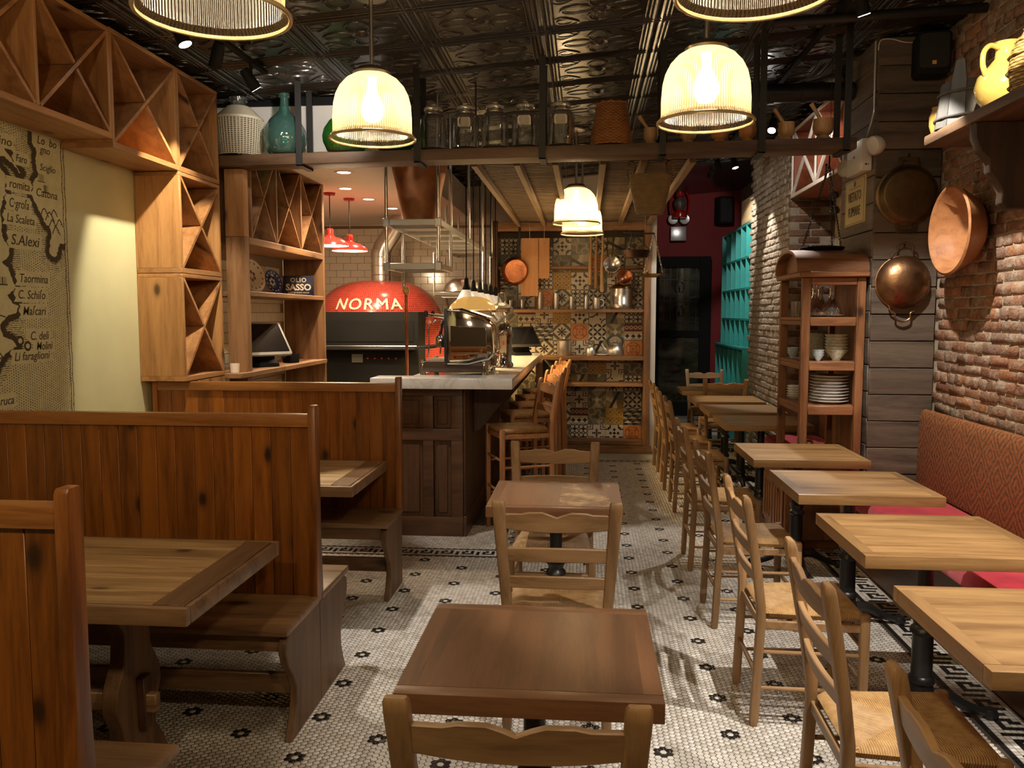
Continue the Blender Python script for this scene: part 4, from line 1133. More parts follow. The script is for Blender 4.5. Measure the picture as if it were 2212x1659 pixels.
MB().box(-0.60, 0.58, -0.92, -0.803, 1.235, 1.26).build('landing_shelf', M_BLACK, ov, bevel=0.004, seg=1)
d_ = MB().box(-0.10, 0.02, -0.812, -0.803, 1.10, 1.19).build('display', plain('lcd_grey', (0.16, 0.17, 0.15), 0.25), ov, bevel=0.003, seg=1)
b = MB()
for k in range(5): b.cbox((0.07+k*0.075, -0.806, 1.145), (0.016, 0.008, 0.016))
b.build('button', plain('red_button', (0.35, 0.02, 0.02), 0.4), ov)
# lettering laid on the dome
me = text_mesh('NORMA', 0.188, plain('cream_mosaic', (0.70, 0.60, 0.44), 0.4), 'lettering', extrude=0.003, bold=0.0, space=1.16)
def dome_r(z):
    q = max(0.0, min(1.0, (z-ZO)/HO))**(1/1.12); a = math.asin(q); return RO*max(0.02, math.cos(a))**0.62
bmx = bmesh.new(); bmx.from_mesh(me); bmesh.ops.triangulate(bmx, faces=bmx.faces)
bmesh.ops.subdivide_edges(bmx, edges=[e for e in bmx.edges if e.calc_length() > 0.04], cuts=2); bmesh.ops.triangulate(bmx, faces=bmx.faces); bmx.to_mesh(me); bmx.free()
for v in me.vertices:
    a = (v.co.x + 0.035)/0.68; z = 1.655 + v.co.y*0.90; r = dome_r(z) + 0.004 + (0.004 if v.co.z > 0 else 0)
    v.co = (r*math.sin(a), -r*math.cos(a), z)
me.update()
o = inst('lettering', me, ov); o = inst('lettering', me, ov, rot=(0, 0, 0.007)); o = inst('lettering', me, ov, (0, 0, 0.004), (0, 0, 0.0035))
fl_ = MB(); fl_.tube([(0.02, 0.06, 1.95), (0.02, 0.06, 2.30)], 0.118, 20); fl_.build('flue', M_STEEL, ov, smooth=True)
b = MB(); b.tube([(0.02, 0.06, 2.28), (0.04, 0.06, 2.36), (0.16, 0.06, 2.54), (0.26, 0.06, 2.70), (0.30, 0.06, 2.80)], 0.112, 20); b.build('flue_elbow', M_STEEL, ov, smooth=True)
for z in (2.05, 2.15, 2.25): MB().tube([(0.02+0.122*math.cos(2*PI*k/20), 0.06+0.122*math.sin(2*PI*k/20), z) for k in range(20)], 0.006, 5, closed=True).build('flue_band', M_STEEL, ov, smooth=True)
# red enamel lamps
def red_lamp(label, x, y, z):
    t = thing('enamel_lamp', label, 'lamp', (x, y, z), group='red enamel pendant lamps')
    MB().lathe([(0.175, 0.0), (0.178, 0.006), (0.16, 0.035), (0.11, 0.065), (0.05, 0.082), (0.032, 0.10), (0.034, 0.15), (0.02, 0.16), (0.0, 0.16)], 28).build('shade', M_RED_EN, t, smooth=True)
    MB().lathe([(0.0, 0.070), (0.10, 0.058), (0.155, 0.03), (0.170, 0.002)], 28).build('shade_lining', plain('lamp_lining', (0.8, 0.75, 0.68), 0.4), t, smooth=True)
    MB().tube([(0, 0, 0.16), (0, 0, 2.72-z-0.02)], 0.005, 6).build('cord', M_BLACK, t)
    MB().lathe([(0.0, 2.72-z), (0.055, 2.72-z), (0.05, 2.72-z-0.022), (0, 2.72-z-0.024)], 18).build('canopy', M_RED_EN, t, smooth=True)
    MB().lathe([(0, -0.0), (0.025, 0.01), (0.03, 0.03), (0.02, 0.06)], 12).build('bulb', plain('lit_bulb', (1, 0.9, 0.7), 0.4, emit=(1, 0.80, 0.52), es=14), t, smooth=True)
    lamp('POINT', (x, y, z-0.03), 16, WARM, 0.04)
    return t
red_lamp('red enamel pendant lamp in the kitchen, half hidden by the back-bar unit', -2.36, 7.62, 2.235)
red_lamp('red enamel pendant lamp in the kitchen, in full view before the oven flue', -2.285, 8.0, 2.215)
for i, (x, y) in enumerate(((-1.906, 6.54), (-2.136, 7.37), (-2.108, 8.06), (-2.038, 8.77), (-2.085, 9.43))):
    t = thing('recessed_light', 'round recessed ceiling light in the kitchen, %s from the front' % ('first', 'second', 'third', 'fourth', 'fifth')[i], 'ceiling light', (x, y, 2.72), group='recessed kitchen lights')
    MB().lathe([(0.052, -0.004), (0.052, 0.0), (0.075, 0.0), (0.072, -0.007), (0.052, -0.004)], 24).build('trim_ring', M_WHITE, t, smooth=True)
    MB().lathe([(0, -0.0035), (0.052, -0.0035)], 24).build('diffuser', plain('lit_diffuser', (1, 0.9, 0.75), 0.5, emit=(1, 0.80, 0.55), es=9), t)
    lamp('SPOT', (x, y, 2.70), (110, 110, 85, 16, 40)[i], (1.0, 0.76, 0.50), 0.05, (x, y, 0), 140, 0.8)
# steel wall shelf with bowls at the back
t = thing('steel_wall_shelf', 'steel rail shelf on the white tiles right of the oven', 'shelf', (-1.42, 10.12, 1.80))
MB().box(-0.32, 0.36, -0.15, 0.15, 0, 0.03).build('board', M_STEEL, t, bevel=0.004, seg=1)
for x in (-0.25, 0.28): MB().prism([(0.15, -0.16), (0.165, -0.16), (0.165, 0.0), (-0.1, 0.0)], 'x', x, x+0.012).build('bracket', M_STEEL, t)
def bowl(label, loc, r, h, m, rot=(0, 0, 0), name='mixing_bowl'):
    o = MB().lathe([(0, 0), (r*0.45, 0), (r*0.8, h*0.4), (r, h), (r*1.04, h), (r*1.04, h-0.006), (r*0.84, h*0.36), (r*0.48, -0.006), (0, -0.006)], 28).build(name, m, None, loc, rot, smooth=True)
    return tag(o, label, 'bowl')
bowl('steel mixing bowl on the rail shelf behind the hanging rack', (-1.47, 10.1, 1.836), 0.16, 0.14, M_STEEL)
# ------------------------------------------------------------------ hanging steel rack over the bar
sr = thing('hanging_rack', 'tubular steel rack hung from the ceiling over the bar', 'rack')
for x in (-1.44, -1.06):
    for y in (6.0, 6.56, 7.6, 8.6, 9.45):
        zb = 1.93 if y < 6.6 else 2.245
        if x == -1.44 and y == 6.56: zb = 1.80
        MB().tube([(x, y, zb), (x, y, zc(x)+0.02 if x > -1.36 else zc(x)-0.0)], 0.0125, 10).build('post', M_STEEL, sr, smooth=True)
def tray(z, y0, y1):
    b = MB(); b.box(-1.44, -1.06, y0, y1, z+0.028, z+0.034)
    for x in (-1.455, -1.06): b.box(x, x+0.015, y0, y1, z, z+0.042)
    for y in (y0-0.012, y1): b.box(-1.45, -1.05, y, y+0.012, z, z+0.042)
    b.build('shelf', M_TRAY, sr, bevel=0.002, seg=1)
    for k in range(int((y1-y0)/0.5)): MB().box(-1.44, -1.06, y0+0.25+k*0.5, y0+0.27+k*0.5, z, z+0.027).build('brace', M_TRAY, sr)
tray(2.245, 6.0, 9.45); tray(1.93, 6.0, 6.56)
for x in (-1.44, -1.06):
    for z in (2.245, 1.93):
        MB().cbox((x, 6.0, z+0.02), (0.05, 0.036, 0.06)).build('corner_bracket', plain('grey_casting', (0.55, 0.54, 0.52), 0.3, 0.8), sr, bevel=0.005, seg=1)
tag(MB().tube([(-1.43, 6.60, 0.98), (-1.43, 6.60, 1.76)], 0.013, 10).build('copper_pipe', M_COPPER, None, smooth=True), 'vertical copper water pipe below the steel rack, left of the espresso machine', 'pipe')
t = thing('pipe_valve', 'brass valve joining the copper pipe to the steel rack', 'valve', (-1.43, 6.60, 1.765))
MB().lathe([(0.0, 0.0), (0.022, 0.0), (0.026, 0.03), (0.018, 0.055), (0, 0.06)], 12).build('body', M_BRASS, t, smooth=True)
MB().lathe([(0.012, 0.0), (0.022, 0.0), (0.022, 0.012), (0.012, 0.012)], 14, c=(0, -0.04, 0.03), M=Matrix.Rotation(PI/2, 3, 'X')).build('ring', M_BRASS, t, smooth=True)
# big copper vessel on it
M_VES = plain('tarnished_copper', (0.36, 0.17, 0.085), 0.5, 0.75, var=0.45, vs=5, bmp=0.25, bs=14)
o = MB().lathe([(0, 0.006), (0.125, 0.006), (0.13, 0.03), (0.17, 0.25), (0.212, 0.44), (0.222, 0.46), (0.212, 0.47), (0.20, 0.44), (0.16, 0.25), (0.12, 0.03), (0, 0.02)], 32).build('copper_vat', M_VES, None, (-1.25, 6.28, 2.280), smooth=True)
tag(o, 'tall tapering tarnished copper vat standing on the hanging steel rack', 'vat')
bowl('large steel bowl standing under the hanging rack', (-1.36, 9.06, 1.98), 0.19, 0.13, M_STEEL, (PI, 0, 0), 'colander')
MB0 = thing('kitchen_shelf', 'steel shelf at the end of the kitchen carrying bowls', 'shelf', (-1.30, 8.95, 1.80))
MB().box(-0.28, 0.25, -0.35, 0.35, 0, 0.035).build('board', M_STEEL, MB0, bevel=0.003, seg=1)
for x in (-0.27, 0.24):
    for y in (-0.34, 0.34): MB().tube([(x, y, 0.0), (x, y, 0.443)], 0.011, 8).build('post', M_STEEL, MB0, smooth=True)
bowl('copper-bottomed steel bowl on the kitchen shelf beside the hanging lamps', (-1.17, 8.69, 1.842), 0.13, 0.12, M_STEEL)
# white glass heat lamps in a row
for i in range(6):
    y = 7.02 + i*0.46
    t = thing('row_lamp', 'white glass cone lamp on a black cord, %s in the row over the bar' % ('first', 'second', 'third', 'fourth', 'fifth', 'last')[i], 'lamp', (-1.005, y, 1.70), group='white glass lamps over the bar')
    MB().lathe([(0.098, 0.0), (0.082, 0.03), (0.052, 0.085), (0.036, 0.108), (0.030, 0.11), (0.046, 0.082), (0.076, 0.028), (0.092, 0.0)], 24, closed=True).build('shade', plain('white_lamp_glass', (0.82, 0.78, 0.72), 0.25, emit=(1.0, 0.80, 0.58), es=0.25), t, smooth=True)
    MB().lathe([(0.030, 0.10), (0.034, 0.125), (0.022, 0.15), (0.018, 0.20), (0.006, 0.215)], 12).build('socket', M_BLACKM, t, smooth=True)
    MB().tube([(0, 0, 0.21), (0, 0, 1.435)], 0.005, 6).build('cord', M_BLACKM, t)
    MB().lathe([(0, -0.03), (0.022, -0.02), (0.03, 0.005), (0.02, 0.05), (0.012, 0.09)], 12).build('bulb', plain('amber_bulb', (1, 0.7, 0.3), 0.3, emit=(1, 0.62, 0.22), es=18), t, smooth=True)
    lamp('SPOT', (-1.005, y, 1.66), 34, (1.0, 0.66, 0.28), 0.03, (-1.0, y, 0), 150, 0.5)

# ------------------------------------------------------------------ espresso machine and grinder on the bar
em = thing('espresso_machine', 'polished chrome lever espresso machine on the marble bar', 'coffee machine', (0, 0, ZB))
body = [(-1.01, 0.085), (-1.01, 0.475), (-0.90, 0.475), (-0.73, 0.42), (-0.665, 0.36), (-0.655, 0.17), (-0.70, 0.125), (-0.85, 0.088)]
MB().prism(body, 'y', 6.03, 6.62).build('body', M_CHROME, em, bevel=0.015)
b = MB(); pts = [Vector((x, 6.018, z)) for x, z in [(-1.012, 0.085), (-1.012, 0.475), (-0.90, 0.475), (-0.73, 0.42), (-0.665, 0.36), (-0.655, 0.17), (-0.70, 0.125), (-0.85, 0.088)]]
b.tube(pts, 0.014, 8, closed=True); b.build('side_frame', M_CHROME, em, smooth=True)
MB().prism([(-1.025, 0.08), (-1.025, 0.485), (-1.0, 0.485), (-1.0, 0.08)], 'y', 6.0, 6.64).build('front_frame', M_BLACK, em, bevel=0.006)
MB().prism([(-0.98, 0.14), (-0.98, 0.36), (-0.72, 0.345), (-0.71, 0.16)], 'y', 6.012, 6.029).build('side_panel', plain('mirror_panel', (0.9, 0.86, 0.78), 0.02, 1.0), em, bevel=0.003, seg=1)
MB().box(-1.21, -0.72, 6.02, 6.62, 0.02, 0.095).build('drip_base', plain('brown_enamel', (0.05, 0.028, 0.02), 0.25, coat=0.4), em, bevel=0.01)
b = MB()
for k in range(12): b.box(-1.20+k*0.0155, -1.191+k*0.0155, 6.03, 6.61, 0.0955, 0.103)
b.box(-1.205, -1.015, 6.025, 6.035, 0.0955, 0.102); b.build('drip_grid', M_STEEL, em)
for x in (-1.19, -0.735):
    for y in (6.045, 6.59): MB().lathe([(0, 0), (0.022, 0), (0.02, 0.03), (0.026, 0.035), (0.026, 0.10), (0.02, 0.112), (0, 0.114)], 12, c=(x, y, 0.0)).build('foot', M_CHROME, em, smooth=True)
for y in (6.14, 6.42):
    g = MB(); g.lathe([(0, 0), (0.038, 0), (0.042, 0.03), (0.042, 0.07), (0.03, 0.09), (0, 0.09)], 16, c=(-1.075, y, 0.20)); g.tube([(-1.01, y, 0.27), (-1.08, y, 0.27)], 0.026, 10)
    gh = g.build('group_head', M_CHROME, em, smooth=True)
    MB().tube([(-1.10, y, 0.205), (-1.15, y-0.01, 0.20), (-1.25, y-0.03, 0.195)], [0.010, 0.012, 0.011], 8).build('portafilter_handle', M_BLACK, em, smooth=True)
    MB().tube([(-1.08, y, 0.28), (-1.06, y-0.01, 0.38), (-1.02, y-0.01, 0.43)], 0.013, 8).build('lever_pillar', M_CHROME, em, smooth=True)
    MB().tube([(-1.02, y-0.01, 0.42), (-1.12, y-0.01, 0.435), (-1.17, y-0.01, 0.44)], [0.012, 0.010, 0.014], 8).build('lever', M_CHROME, em, smooth=True)
    MB().lathe([(0, 0), (0.018, 0.005), (0.02, 0.03), (0.012, 0.05), (0, 0.052)], 10, c=(-1.18, y-0.01, 0.42)).build('lever_knob', M_BLACK, em, smooth=True)
for y in (6.06, 6.58): MB().tube([(-1.02, y, 0.40), (-1.10, y, 0.40), (-1.15, y, 0.34), (-1.145, y, 0.24), (-1.155, y, 0.13)], 0.006, 8).build('steam_pipe', M_CHROME, em, smooth=True)
# brass cup dome over the boiler; emission stands in for the reflected lamp row
b = MB(); b.lathe([(0.0, 0.105), (0.07, 0.10), (0.13, 0.075), (0.17, 0.035), (0.185, 0.0), (0.175, 0.0), (0, 0.0)], 28); b.build('lit_dome', plain('brass_painted_glow', (0.85, 0.50, 0.16), 0.15, 0.6, emit=(1.0, 0.55, 0.14), es=0.45), em, loc=(-0.86, 6.33, 0.475), smooth=True)
gr = thing('coffee_grinder', 'tall chrome grinder with a glass hopper behind the espresso machine', 'grinder', (-0.70, 6.95, ZB))
MB().lathe([(0, 0), (0.10, 0), (0.10, 0.03), (0.085, 0.05), (0.085, 0.24), (0.10, 0.28), (0.09, 0.34), (0.05, 0.38), (0, 0.38)], 24).build('body', M_CHROME, gr, smooth=True)
MB().lathe([(0.04, 0.38), (0.045, 0.40), (0.10, 0.46), (0.10, 0.50), (0.035, 0.54), (0.03, 0.62), (0.0, 0.63)], 24).build('hopper', glassy('clear_glass', (0.93, 0.95, 0.93), 0.05), gr, smooth=True)
b = MB(); b.box(-0.05, 0.05, -0.095, -0.088, 0.13, 0.27); b.build('label', plain('cream_label', (0.62, 0.48, 0.34), 0.5), gr)
MB().box(-0.035, 0.035, -0.0965, -0.0955, 0.19, 0.225).build('label_band', plain('orange_band', (0.55, 0.12, 0.04), 0.5), gr)
# ------------------------------------------------------------------ long plank hung from the ceiling
oh = thing('hanging_plank', 'long dark plank shelf hung across the room on iron straps', 'shelf', (0, 0, 0))
ZS = 2.640
def zs(x): return ZS + 0.011*(x+2.3)
b = MB(); b.add([(-2.61, 5.36, zs(-2.61)-0.07), (1.645, 5.36, zs(1.645)-0.07), (1.645, 5.56, zs(1.645)-0.07), (-2.61, 5.56, zs(-2.61)-0.07),
                 (-2.61, 5.36, zs(-2.61)), (1.645, 5.36, zs(1.645)), (1.645, 5.56, zs(1.645)), (-2.61, 5.56, zs(-2.61))],
                [(0,3,2,1),(4,5,6,7),(0,1,5,4),(1,2,6,5),(2,3,7,6),(3,0,4,7)])
b.build('plank', M_SHELF_X, oh, bevel=0.005)
for x in (-1.853, -1.08, -0.28, 0.47, 1.075, 1.58):
    zt = zc(x)-0.004; z0 = zs(x)-0.077
    b = MB(); b.box(x-0.02, x+0.02, 5.346, 5.353, z0-0.007, zt); b.box(x-0.02, x+0.02, 5.346, 5.575, z0-0.007, z0)
    b.box(x-0.02, x+0.02, 5.568, 5.575, z0-0.007, zt); b.build('strap', M_STRAP, oh)
# demijohns, jars, baskets, mortars standing on it
def demi(label, x, r, h, m, cat='demijohn', y=5.455):
    t = thing('demijohn', label, cat, (x, y, zs(x)+0.001))
    MB().lathe([(0, 0.004), (r*0.62, 0.004), (r*0.80, 0.02), (r*0.97, h*0.20), (r, h*0.30), (r*0.94, h*0.42), (r*0.72, h*0.56), (r*0.42, h*0.66), (r*0.25, h*0.72), (r*0.20, h*0.80), (r*0.19, h*0.95)], 32).build('body', m, t, smooth=True)
    MB().lathe([(r*0.19, h*0.93), (r*0.25, h*0.94), (r*0.25, h*0.985), (r*0.19, h), (r*0.15, h), (r*0.15, h*0.93)], 20).build('lip', m, t, smooth=True)
    return t
M_AQUA = glassy('aqua_glass', (0.22, 0.50, 0.42), 0.16); M_GREEN = glassy('green_glass', (0.05, 0.30, 0.03), 0.22)
M_CLEAR = glassy('clear_glass', (0.93, 0.95, 0.93), 0.05)
wd = thing('wicker_demijohn', 'demijohn in a cream plastic basket at the left end of the plank', 'demijohn', (-2.295, 5.46, zs(-2.295)+0.001))
bk = MB(); R0, R1, hb = 0.135, 0.155, 0.235
for k in range(44):
    a = 2*PI*k/44; bk.tube([(math.cos(a)*R0*0.98, math.sin(a)*R0*0.98, 0.01), (math.cos(a)*(R0+R1)/2, math.sin(a)*(R0+R1)/2, hb*0.5), (math.cos(a)*R1, math.sin(a)*R1, hb)], 0.0040, 4)
for j in range(20):
    z = 0.008 + j*(hb-0.01)/19; r = R0 + (R1-R0)*z/hb
    bk.tube([(math.cos(2*PI*k/36)*r, math.sin(2*PI*k/36)*r, z) for k in range(36)], 0.0036, 4, closed=True)
M_BASK = plain('cream_basket_plastic', (0.62, 0.56, 0.42), 0.45)
stuff(bk.build('basket_weave', M_BASK, wd))
MB().lathe([(0.128, 0.0), (0.125, 0.1), (0.148, hb), (0.0, hb)], 32).build('inner_bottle', plain('dark_bottle', (0.05, 0.045, 0.03), 0.15), wd, smooth=True)
MB().lathe([(0.158, hb), (0.160, hb+0.012), (0.075, 0.325), (0.068, 0.325), (0.15, hb)], 36).build('cover', M_BASK, wd, smooth=True)
MB().lathe([(0.05, 0.30), (0.048, 0.36), (0.058, 0.363), (0.058, 0.385), (0.045, 0.39), (0.04, 0.36)], 24).build('neck', M_CLEAR, wd, smooth=True)
demi('pale blue-green glass demijohn on the plank', -1.982, 0.140, 0.405, M_AQUA)
demi('bottle-green demijohn on the plank, left of the near pendant lamp', -1.575, 0.150, 0.37, M_GREEN)
demi('bottle-green demijohn behind the near pendant lamp', -1.247, 0.140, 0.36, M_GREEN)
jar0 = None
for i, x in enumerate((-0.99, -0.78, -0.59, -0.395, -0.166)):
    lb = 'clear lidded glass jar on the plank, %s of the five jars' % ('leftmost', 'second from the left', 'middle one', 'fourth from the left', 'rightmost')[i]
    t = thing('glass_jar', lb, 'jar', (x, 5.455, zs(x)+0.001), group='lidded glass jars on the plank')
    MB().lathe([(0, 0.006), (0.078, 0.004), (0.087, 0.014), (0.088, 0.19), (0.082, 0.215), (0.056, 0.238), (0.055, 0.255), (0.061, 0.258)], 28).build('body', M_CLEAR, t, smooth=True)
    MB().lathe([(0, 0.012), (0.076, 0.012), (0.080, 0.006), (0, 0.004)], 28).build('thick_base', glassy('jar_base_glass', (0.80, 0.80, 0.76), 0.12), t, smooth=True)
    MB().lathe([(0.063, 0.256), (0.063, 0.272), (0.045, 0.283), (0.018, 0.287), (0.02, 0.297), (0, 0.30)], 24).build('lid', glassy('lid_glass', (0.75, 0.74, 0.68), 0.35), t, smooth=True)
    if i in (1, 3, 4):
        z = 0.165; pts = [(-0.042, z-0.02), (-0.033, z-0.03), (0.033, z-0.03), (0.042, z-0.02), (0.042, z+0.02), (0.033, z+0.03), (-0.033, z+0.03), (-0.042, z+0.02)]
        b = MB(); vs = [(math.sin(px/0.089)*0.0895, -math.cos(px/0.089)*0.0895, pz) for px, pz in pts]; vs2 = [(q[0]*1.01, q[1]*1.01, q[2]) for q in vs]
        b.loft([vs, vs2]); b.build('label', plain('paper_label', (0.70, 0.62, 0.50), 0.7), t)
def weave(name, cols, uscale, vscale):
    m, nt, b = nodes(name)
    tc = nt.nodes.new('ShaderNodeTexCoord'); sp = nt.nodes.new('ShaderNodeSeparateXYZ'); nt.links.new(tc.outputs['Object'], sp.inputs[0])
    an = mth(nt, 'ARCTAN2', sp.outputs[1], sp.outputs[0])
    u = mth(nt, 'SINE', mth(nt, 'MULTIPLY', an, uscale)); row = mth(nt, 'MULTIPLY', sp.outputs[2], vscale)
    alt = mth(nt, 'SINE', mth(nt, 'MULTIPLY', mth(nt, 'FLOOR', row), PI))
    sgn = mth(nt, 'SUBTRACT', mth(nt, 'MULTIPLY', mth(nt, 'MODULO', mth(nt, 'FLOOR', row), 2.0), 2.0), 1.0)
    h = mth(nt, 'MULTIPLY_ADD', mth(nt, 'MULTIPLY', u, sgn), 0.35, mth(nt, 'SINE', mth(nt, 'MULTIPLY', mth(nt, 'FRACT', row), PI)))
    f = mth(nt, 'ADD', mth(nt, 'MULTIPLY', h, 0.45), mth(nt, 'MULTIPLY', noisetex(nt, coords(nt), 25, 3), 0.4))
    nt.links.new(ramp(nt, f, [(0.2, cols[0]), (0.55, cols[1]), (0.9, cols[2])]), b.inputs['Base Color'])
    b.inputs['Roughness'].default_value = 0.6; bump(nt, b, h, 0.7, 0.008)
    return m
M_WICK = weave('orange_wicker', [(0.09, 0.03, 0.008), (0.36, 0.14, 0.035), (0.50, 0.24, 0.07)], 22, 95)
M_STRAW = weave('straw_weave', [(0.13, 0.075, 0.028), (0.34, 0.225, 0.095), (0.46, 0.33, 0.155)], 40, 130)
t = thing('wicker_basket', 'orange wicker basket standing upside down on the plank', 'basket', (0.155, 5.46, zs(0.155)+0.001))
MB().lathe([(0, 0.27), (0.085, 0.27), (0.097, 0.262), (0.115, 0.15), (0.138, 0.01), (0.134, 0.0), (0.128, 0.0), (0.108, 0.15), (0.09, 0.25), (0, 0.258)], 36).build('body', M_WICK, t, smooth=True)
MB().tube([(0.100*math.cos(2*PI*k/28), 0.100*math.sin(2*PI*k/28), 0.262+0.005*math.sin(k*2.5)) for k in range(28)], 0.007, 5, closed=True).build('rim', M_WICK, t, smooth=True)
M_OLIVE = wood('olive_wood', (0.52, 0.32, 0.14), (0.30, 0.15, 0.05), 'z', rough=0.4)
M_TERRA = plain('terracotta_wood', (0.46, 0.19, 0.06), 0.5, var=0.3, vs=20)
for i, (x, r, h, m, pes) in enumerate(((0.404, 0.048, 0.105, M_OLIVE, True), (0.637, 0.052, 0.11, M_OLIVE, False), (0.833, 0.055, 0.105, M_TERRA, False), (1.005, 0.055, 0.112, M_TERRA, False), (1.242, 0.052, 0.115, M_OLIVE, True), (1.465, 0.064, 0.13, M_OLIVE, True))):
    lb = ('olive-wood mortar with pestle next to the wicker basket', 'wooden mortar hidden behind the right pendant lamp, left of its rim', 'reddish wooden mortar behind the right rim of the pendant lamp', 'terracotta-coloured mortar right of the pendant lamp', 'pale wooden mortar with pestle near the bright spotlight', 'carved olive-wood mortar with pestle at the right end of the plank')[i]
    t = thing('mortar', lb, 'mortar', (x, 5.455, zs(x)+0.001), rz=0.4*i)
    MB().lathe([(0, 0), (r*0.72, 0), (r*0.75, h*0.06), (r*0.55, h*0.22), (r*0.9, h*0.38), (r, h*0.62), (r*0.93, h*0.93), (r*0.97, h), (r*0.82, h), (r*0.78, h*0.5), (0, h*0.4)], 24).build('bowl', m, t, smooth=True)
    if pes:
        a = 0.4*i; d = Matrix.Rotation(-a, 3, 'Z')
        p0 = d @ Vector((0.015, 0, h*0.55)); p1 = d @ Vector((-0.075, 0, h*1.75))
        MB().tube([p0, p0.lerp(p1, 0.25), p0.lerp(p1, 0.7), p1], [0.017, 0.013, 0.011, 0.015], 10).build('pestle', M_OLIVE, t, smooth=True)
# straw basket hung under the plank
t = thing('straw_basket', 'woven straw basket with two loop handles hanging below the plank', 'basket', (0.427, 5.78, 2.275))
rings = []
for z, w_, d_ in ((0.0, 0.15, 0.09), (0.004, 0.17, 0.10), (0.02, 0.19, 0.11), (0.15, 0.25, 0.15), (0.26, 0.29, 0.18), (0.265, 0.275, 0.165), (0.15, 0.235, 0.135), (0.02, 0.16, 0.08)):
    rings.append([(px, py, z) for px, py in rrect(0, 0, w_, d_, 0.7, 5)])
MB().loft(rings).build('body', M_STRAW, t, smooth=True)
for s in (-1, 1):
    MB().tube([(s*0.145, 0, 0.22), (s*0.155, 0, 0.30), (s*0.135, 0, 0.355), (s*0.105, 0, 0.33), (s*0.12, 0, 0.25)], 0.008, 7).build('handle', M_STRAW, t, smooth=True)
MB().tube([(-0.13, 0, 0.355), (-0.05, -0.1, 0.36), (0.05, -0.1, 0.36), (0.13, 0, 0.355)], 0.003, 5).build('hanging_cord', M_BLACKM, t)

# ------------------------------------------------------------------ slatted frame over the bar
lt = thing('slatted_frame', 'pale slatted wooden frame hung level over the bar stools', 'lattice', (0, 0, 0))
M_LAT = wood('lattice_wood', (0.30, 0.20, 0.105), (0.17, 0.105, 0.05), 'y', rough=0.6); M_LATX = wood('lattice_slat', (0.20, 0.14, 0.085), (0.10, 0.065, 0.035), 'x', rough=0.6)
beams = (-0.76, -0.47, -0.21, 0.11, 0.38, 0.70)
for x in beams: MB().box(x-0.022, x+0.022, 5.70, 9.60, 2.60, 2.65).build('beam', M_LAT, lt, bevel=0.003, seg=1)
sl = {}
for k in range(56):
    y = 5.90 + k*0.065
    for x0, x1 in ((-0.76, -0.21), (0.11, 0.70)):
        key = round(x1-x0, 3)
        if key not in sl: sl[key] = MB().box(-key/2, key/2, -0.016, 0.016, 0, 0.014).mesh('slat', M_LATX, bevel=0.002, seg=1)
        inst('slat', sl[key], lt, ((x0+x1)/2, y, 2.6515))
for x in (-0.76, 0.70):
    for y in (5.8, 7.6, 9.4): MB().tube([(x, y, 2.65), (x, y, zc(x))], 0.006, 6).build('hanger', M_STRAP, lt)

# ------------------------------------------------------------------ patterned-tile shelf wall at the end of the bar
tu = thing('tiled_shelves', 'dark wooden shelves over a patchwork of patterned cement tiles', 'shelf unit', (0, 0, 0))
MB().box(-1.08, 0.745, 9.955, 9.99, 0.05, 2.66).build('grout', M_GROUT, tu)
MB().box(-1.10, -1.02, 9.66, 9.98, 0.0, 2.68).build('post', M_BAR_Z, tu, bevel=0.004, seg=1)
MB().box(0.665, 0.74, 9.64, 9.98, 0.0, 2.66).build('post', M_UNIT_Z, tu, bevel=0.004, seg=1)
MB().box(-1.019, 0.664, 9.67, 9.72, 2.56, 2.66).build('top_beam', M_UNIT_X, tu, bevel=0.004, seg=1)
for z0, z1, d0 in ((2.13, 2.165, 9.78), (1.627, 1.664, 9.66), (1.075, 1.125, 9.64), (0.770, 0.812, 9.66), (0.095, 0.135, 9.64)):
    MB().box(-1.019 if z0 > 1.6 else -0.49, 0.664, d0, 9.95, z0, z1).build('shelf', M_UNIT_X, tu, bevel=0.004, seg=1)
MB().box(-0.50, 0.76, 9.60, 9.635, 0.0, 0.094).build('base_board', M_UNIT_X, tu, bevel=0.004, seg=1)
MB().box(-0.57, -0.495, 9.66, 9.95, 0.0, 1.07).build('post', M_UNIT_Z, tu, bevel=0.004, seg=1)
# pattern book: every tile face is a 40 x 40 inlay of flat colours
q = (np.arange(40)+0.5)/40*2-1
TX, TY = np.meshgrid(q, -q)
cream_t = (0.70, 0.62, 0.47); ink_t = (0.030, 0.018, 0.013); grey_t = (0.17, 0.165, 0.13); ochre = (0.48, 0.30, 0.07); rust = (0.50, 0.10, 0.015); brown = (0.10, 0.028, 0.016); olive = (0.11, 0.105, 0.065); sand = (0.48, 0.38, 0.22)
def paint(bg, *layers):
    im = np.tile(np.array(bg), (40, 40, 1))
    for mk, c in layers: im[mk] = c
    return im
A, B_ = np.abs(TX), np.abs(TY); Rr = np.hypot(TX, TY); TH = np.arctan2(TY, TX)
def circ(cx, cy, r, w_=0.0): d = np.hypot(TX-cx, TY-cy); return np.abs(d-r) < w_ if w_ else d < r
def dia(cx, cy, r): return np.abs(TX-cx)+np.abs(TY-cy) < r
pats = []
pats.append(paint(cream_t, ((dia(0,0,.2)|dia(.42,0,.2)|dia(-.42,0,.2)|dia(0,.42,.2)|dia(0,-.42,.2)), ink_t), ((np.maximum(A,B_) > .55)&(np.minimum(A,B_) > .38)&((np.maximum(A,B_) < .75)|(np.minimum(A,B_) < .55)), ink_t)))
pet = (circ(1,0,1.12)&circ(-1,0,1.12)|circ(0,1,1.12)&circ(0,-1,1.12))
u1, v1 = np.abs(TX+TY)/1.414, np.abs(TX-TY)/1.414
fold = lambda x: np.abs(((x+1) % 1.0)-0.5)
fx, fy = (TX+1) % 1.0 - .5, (TY+1) % 1.0 - .5
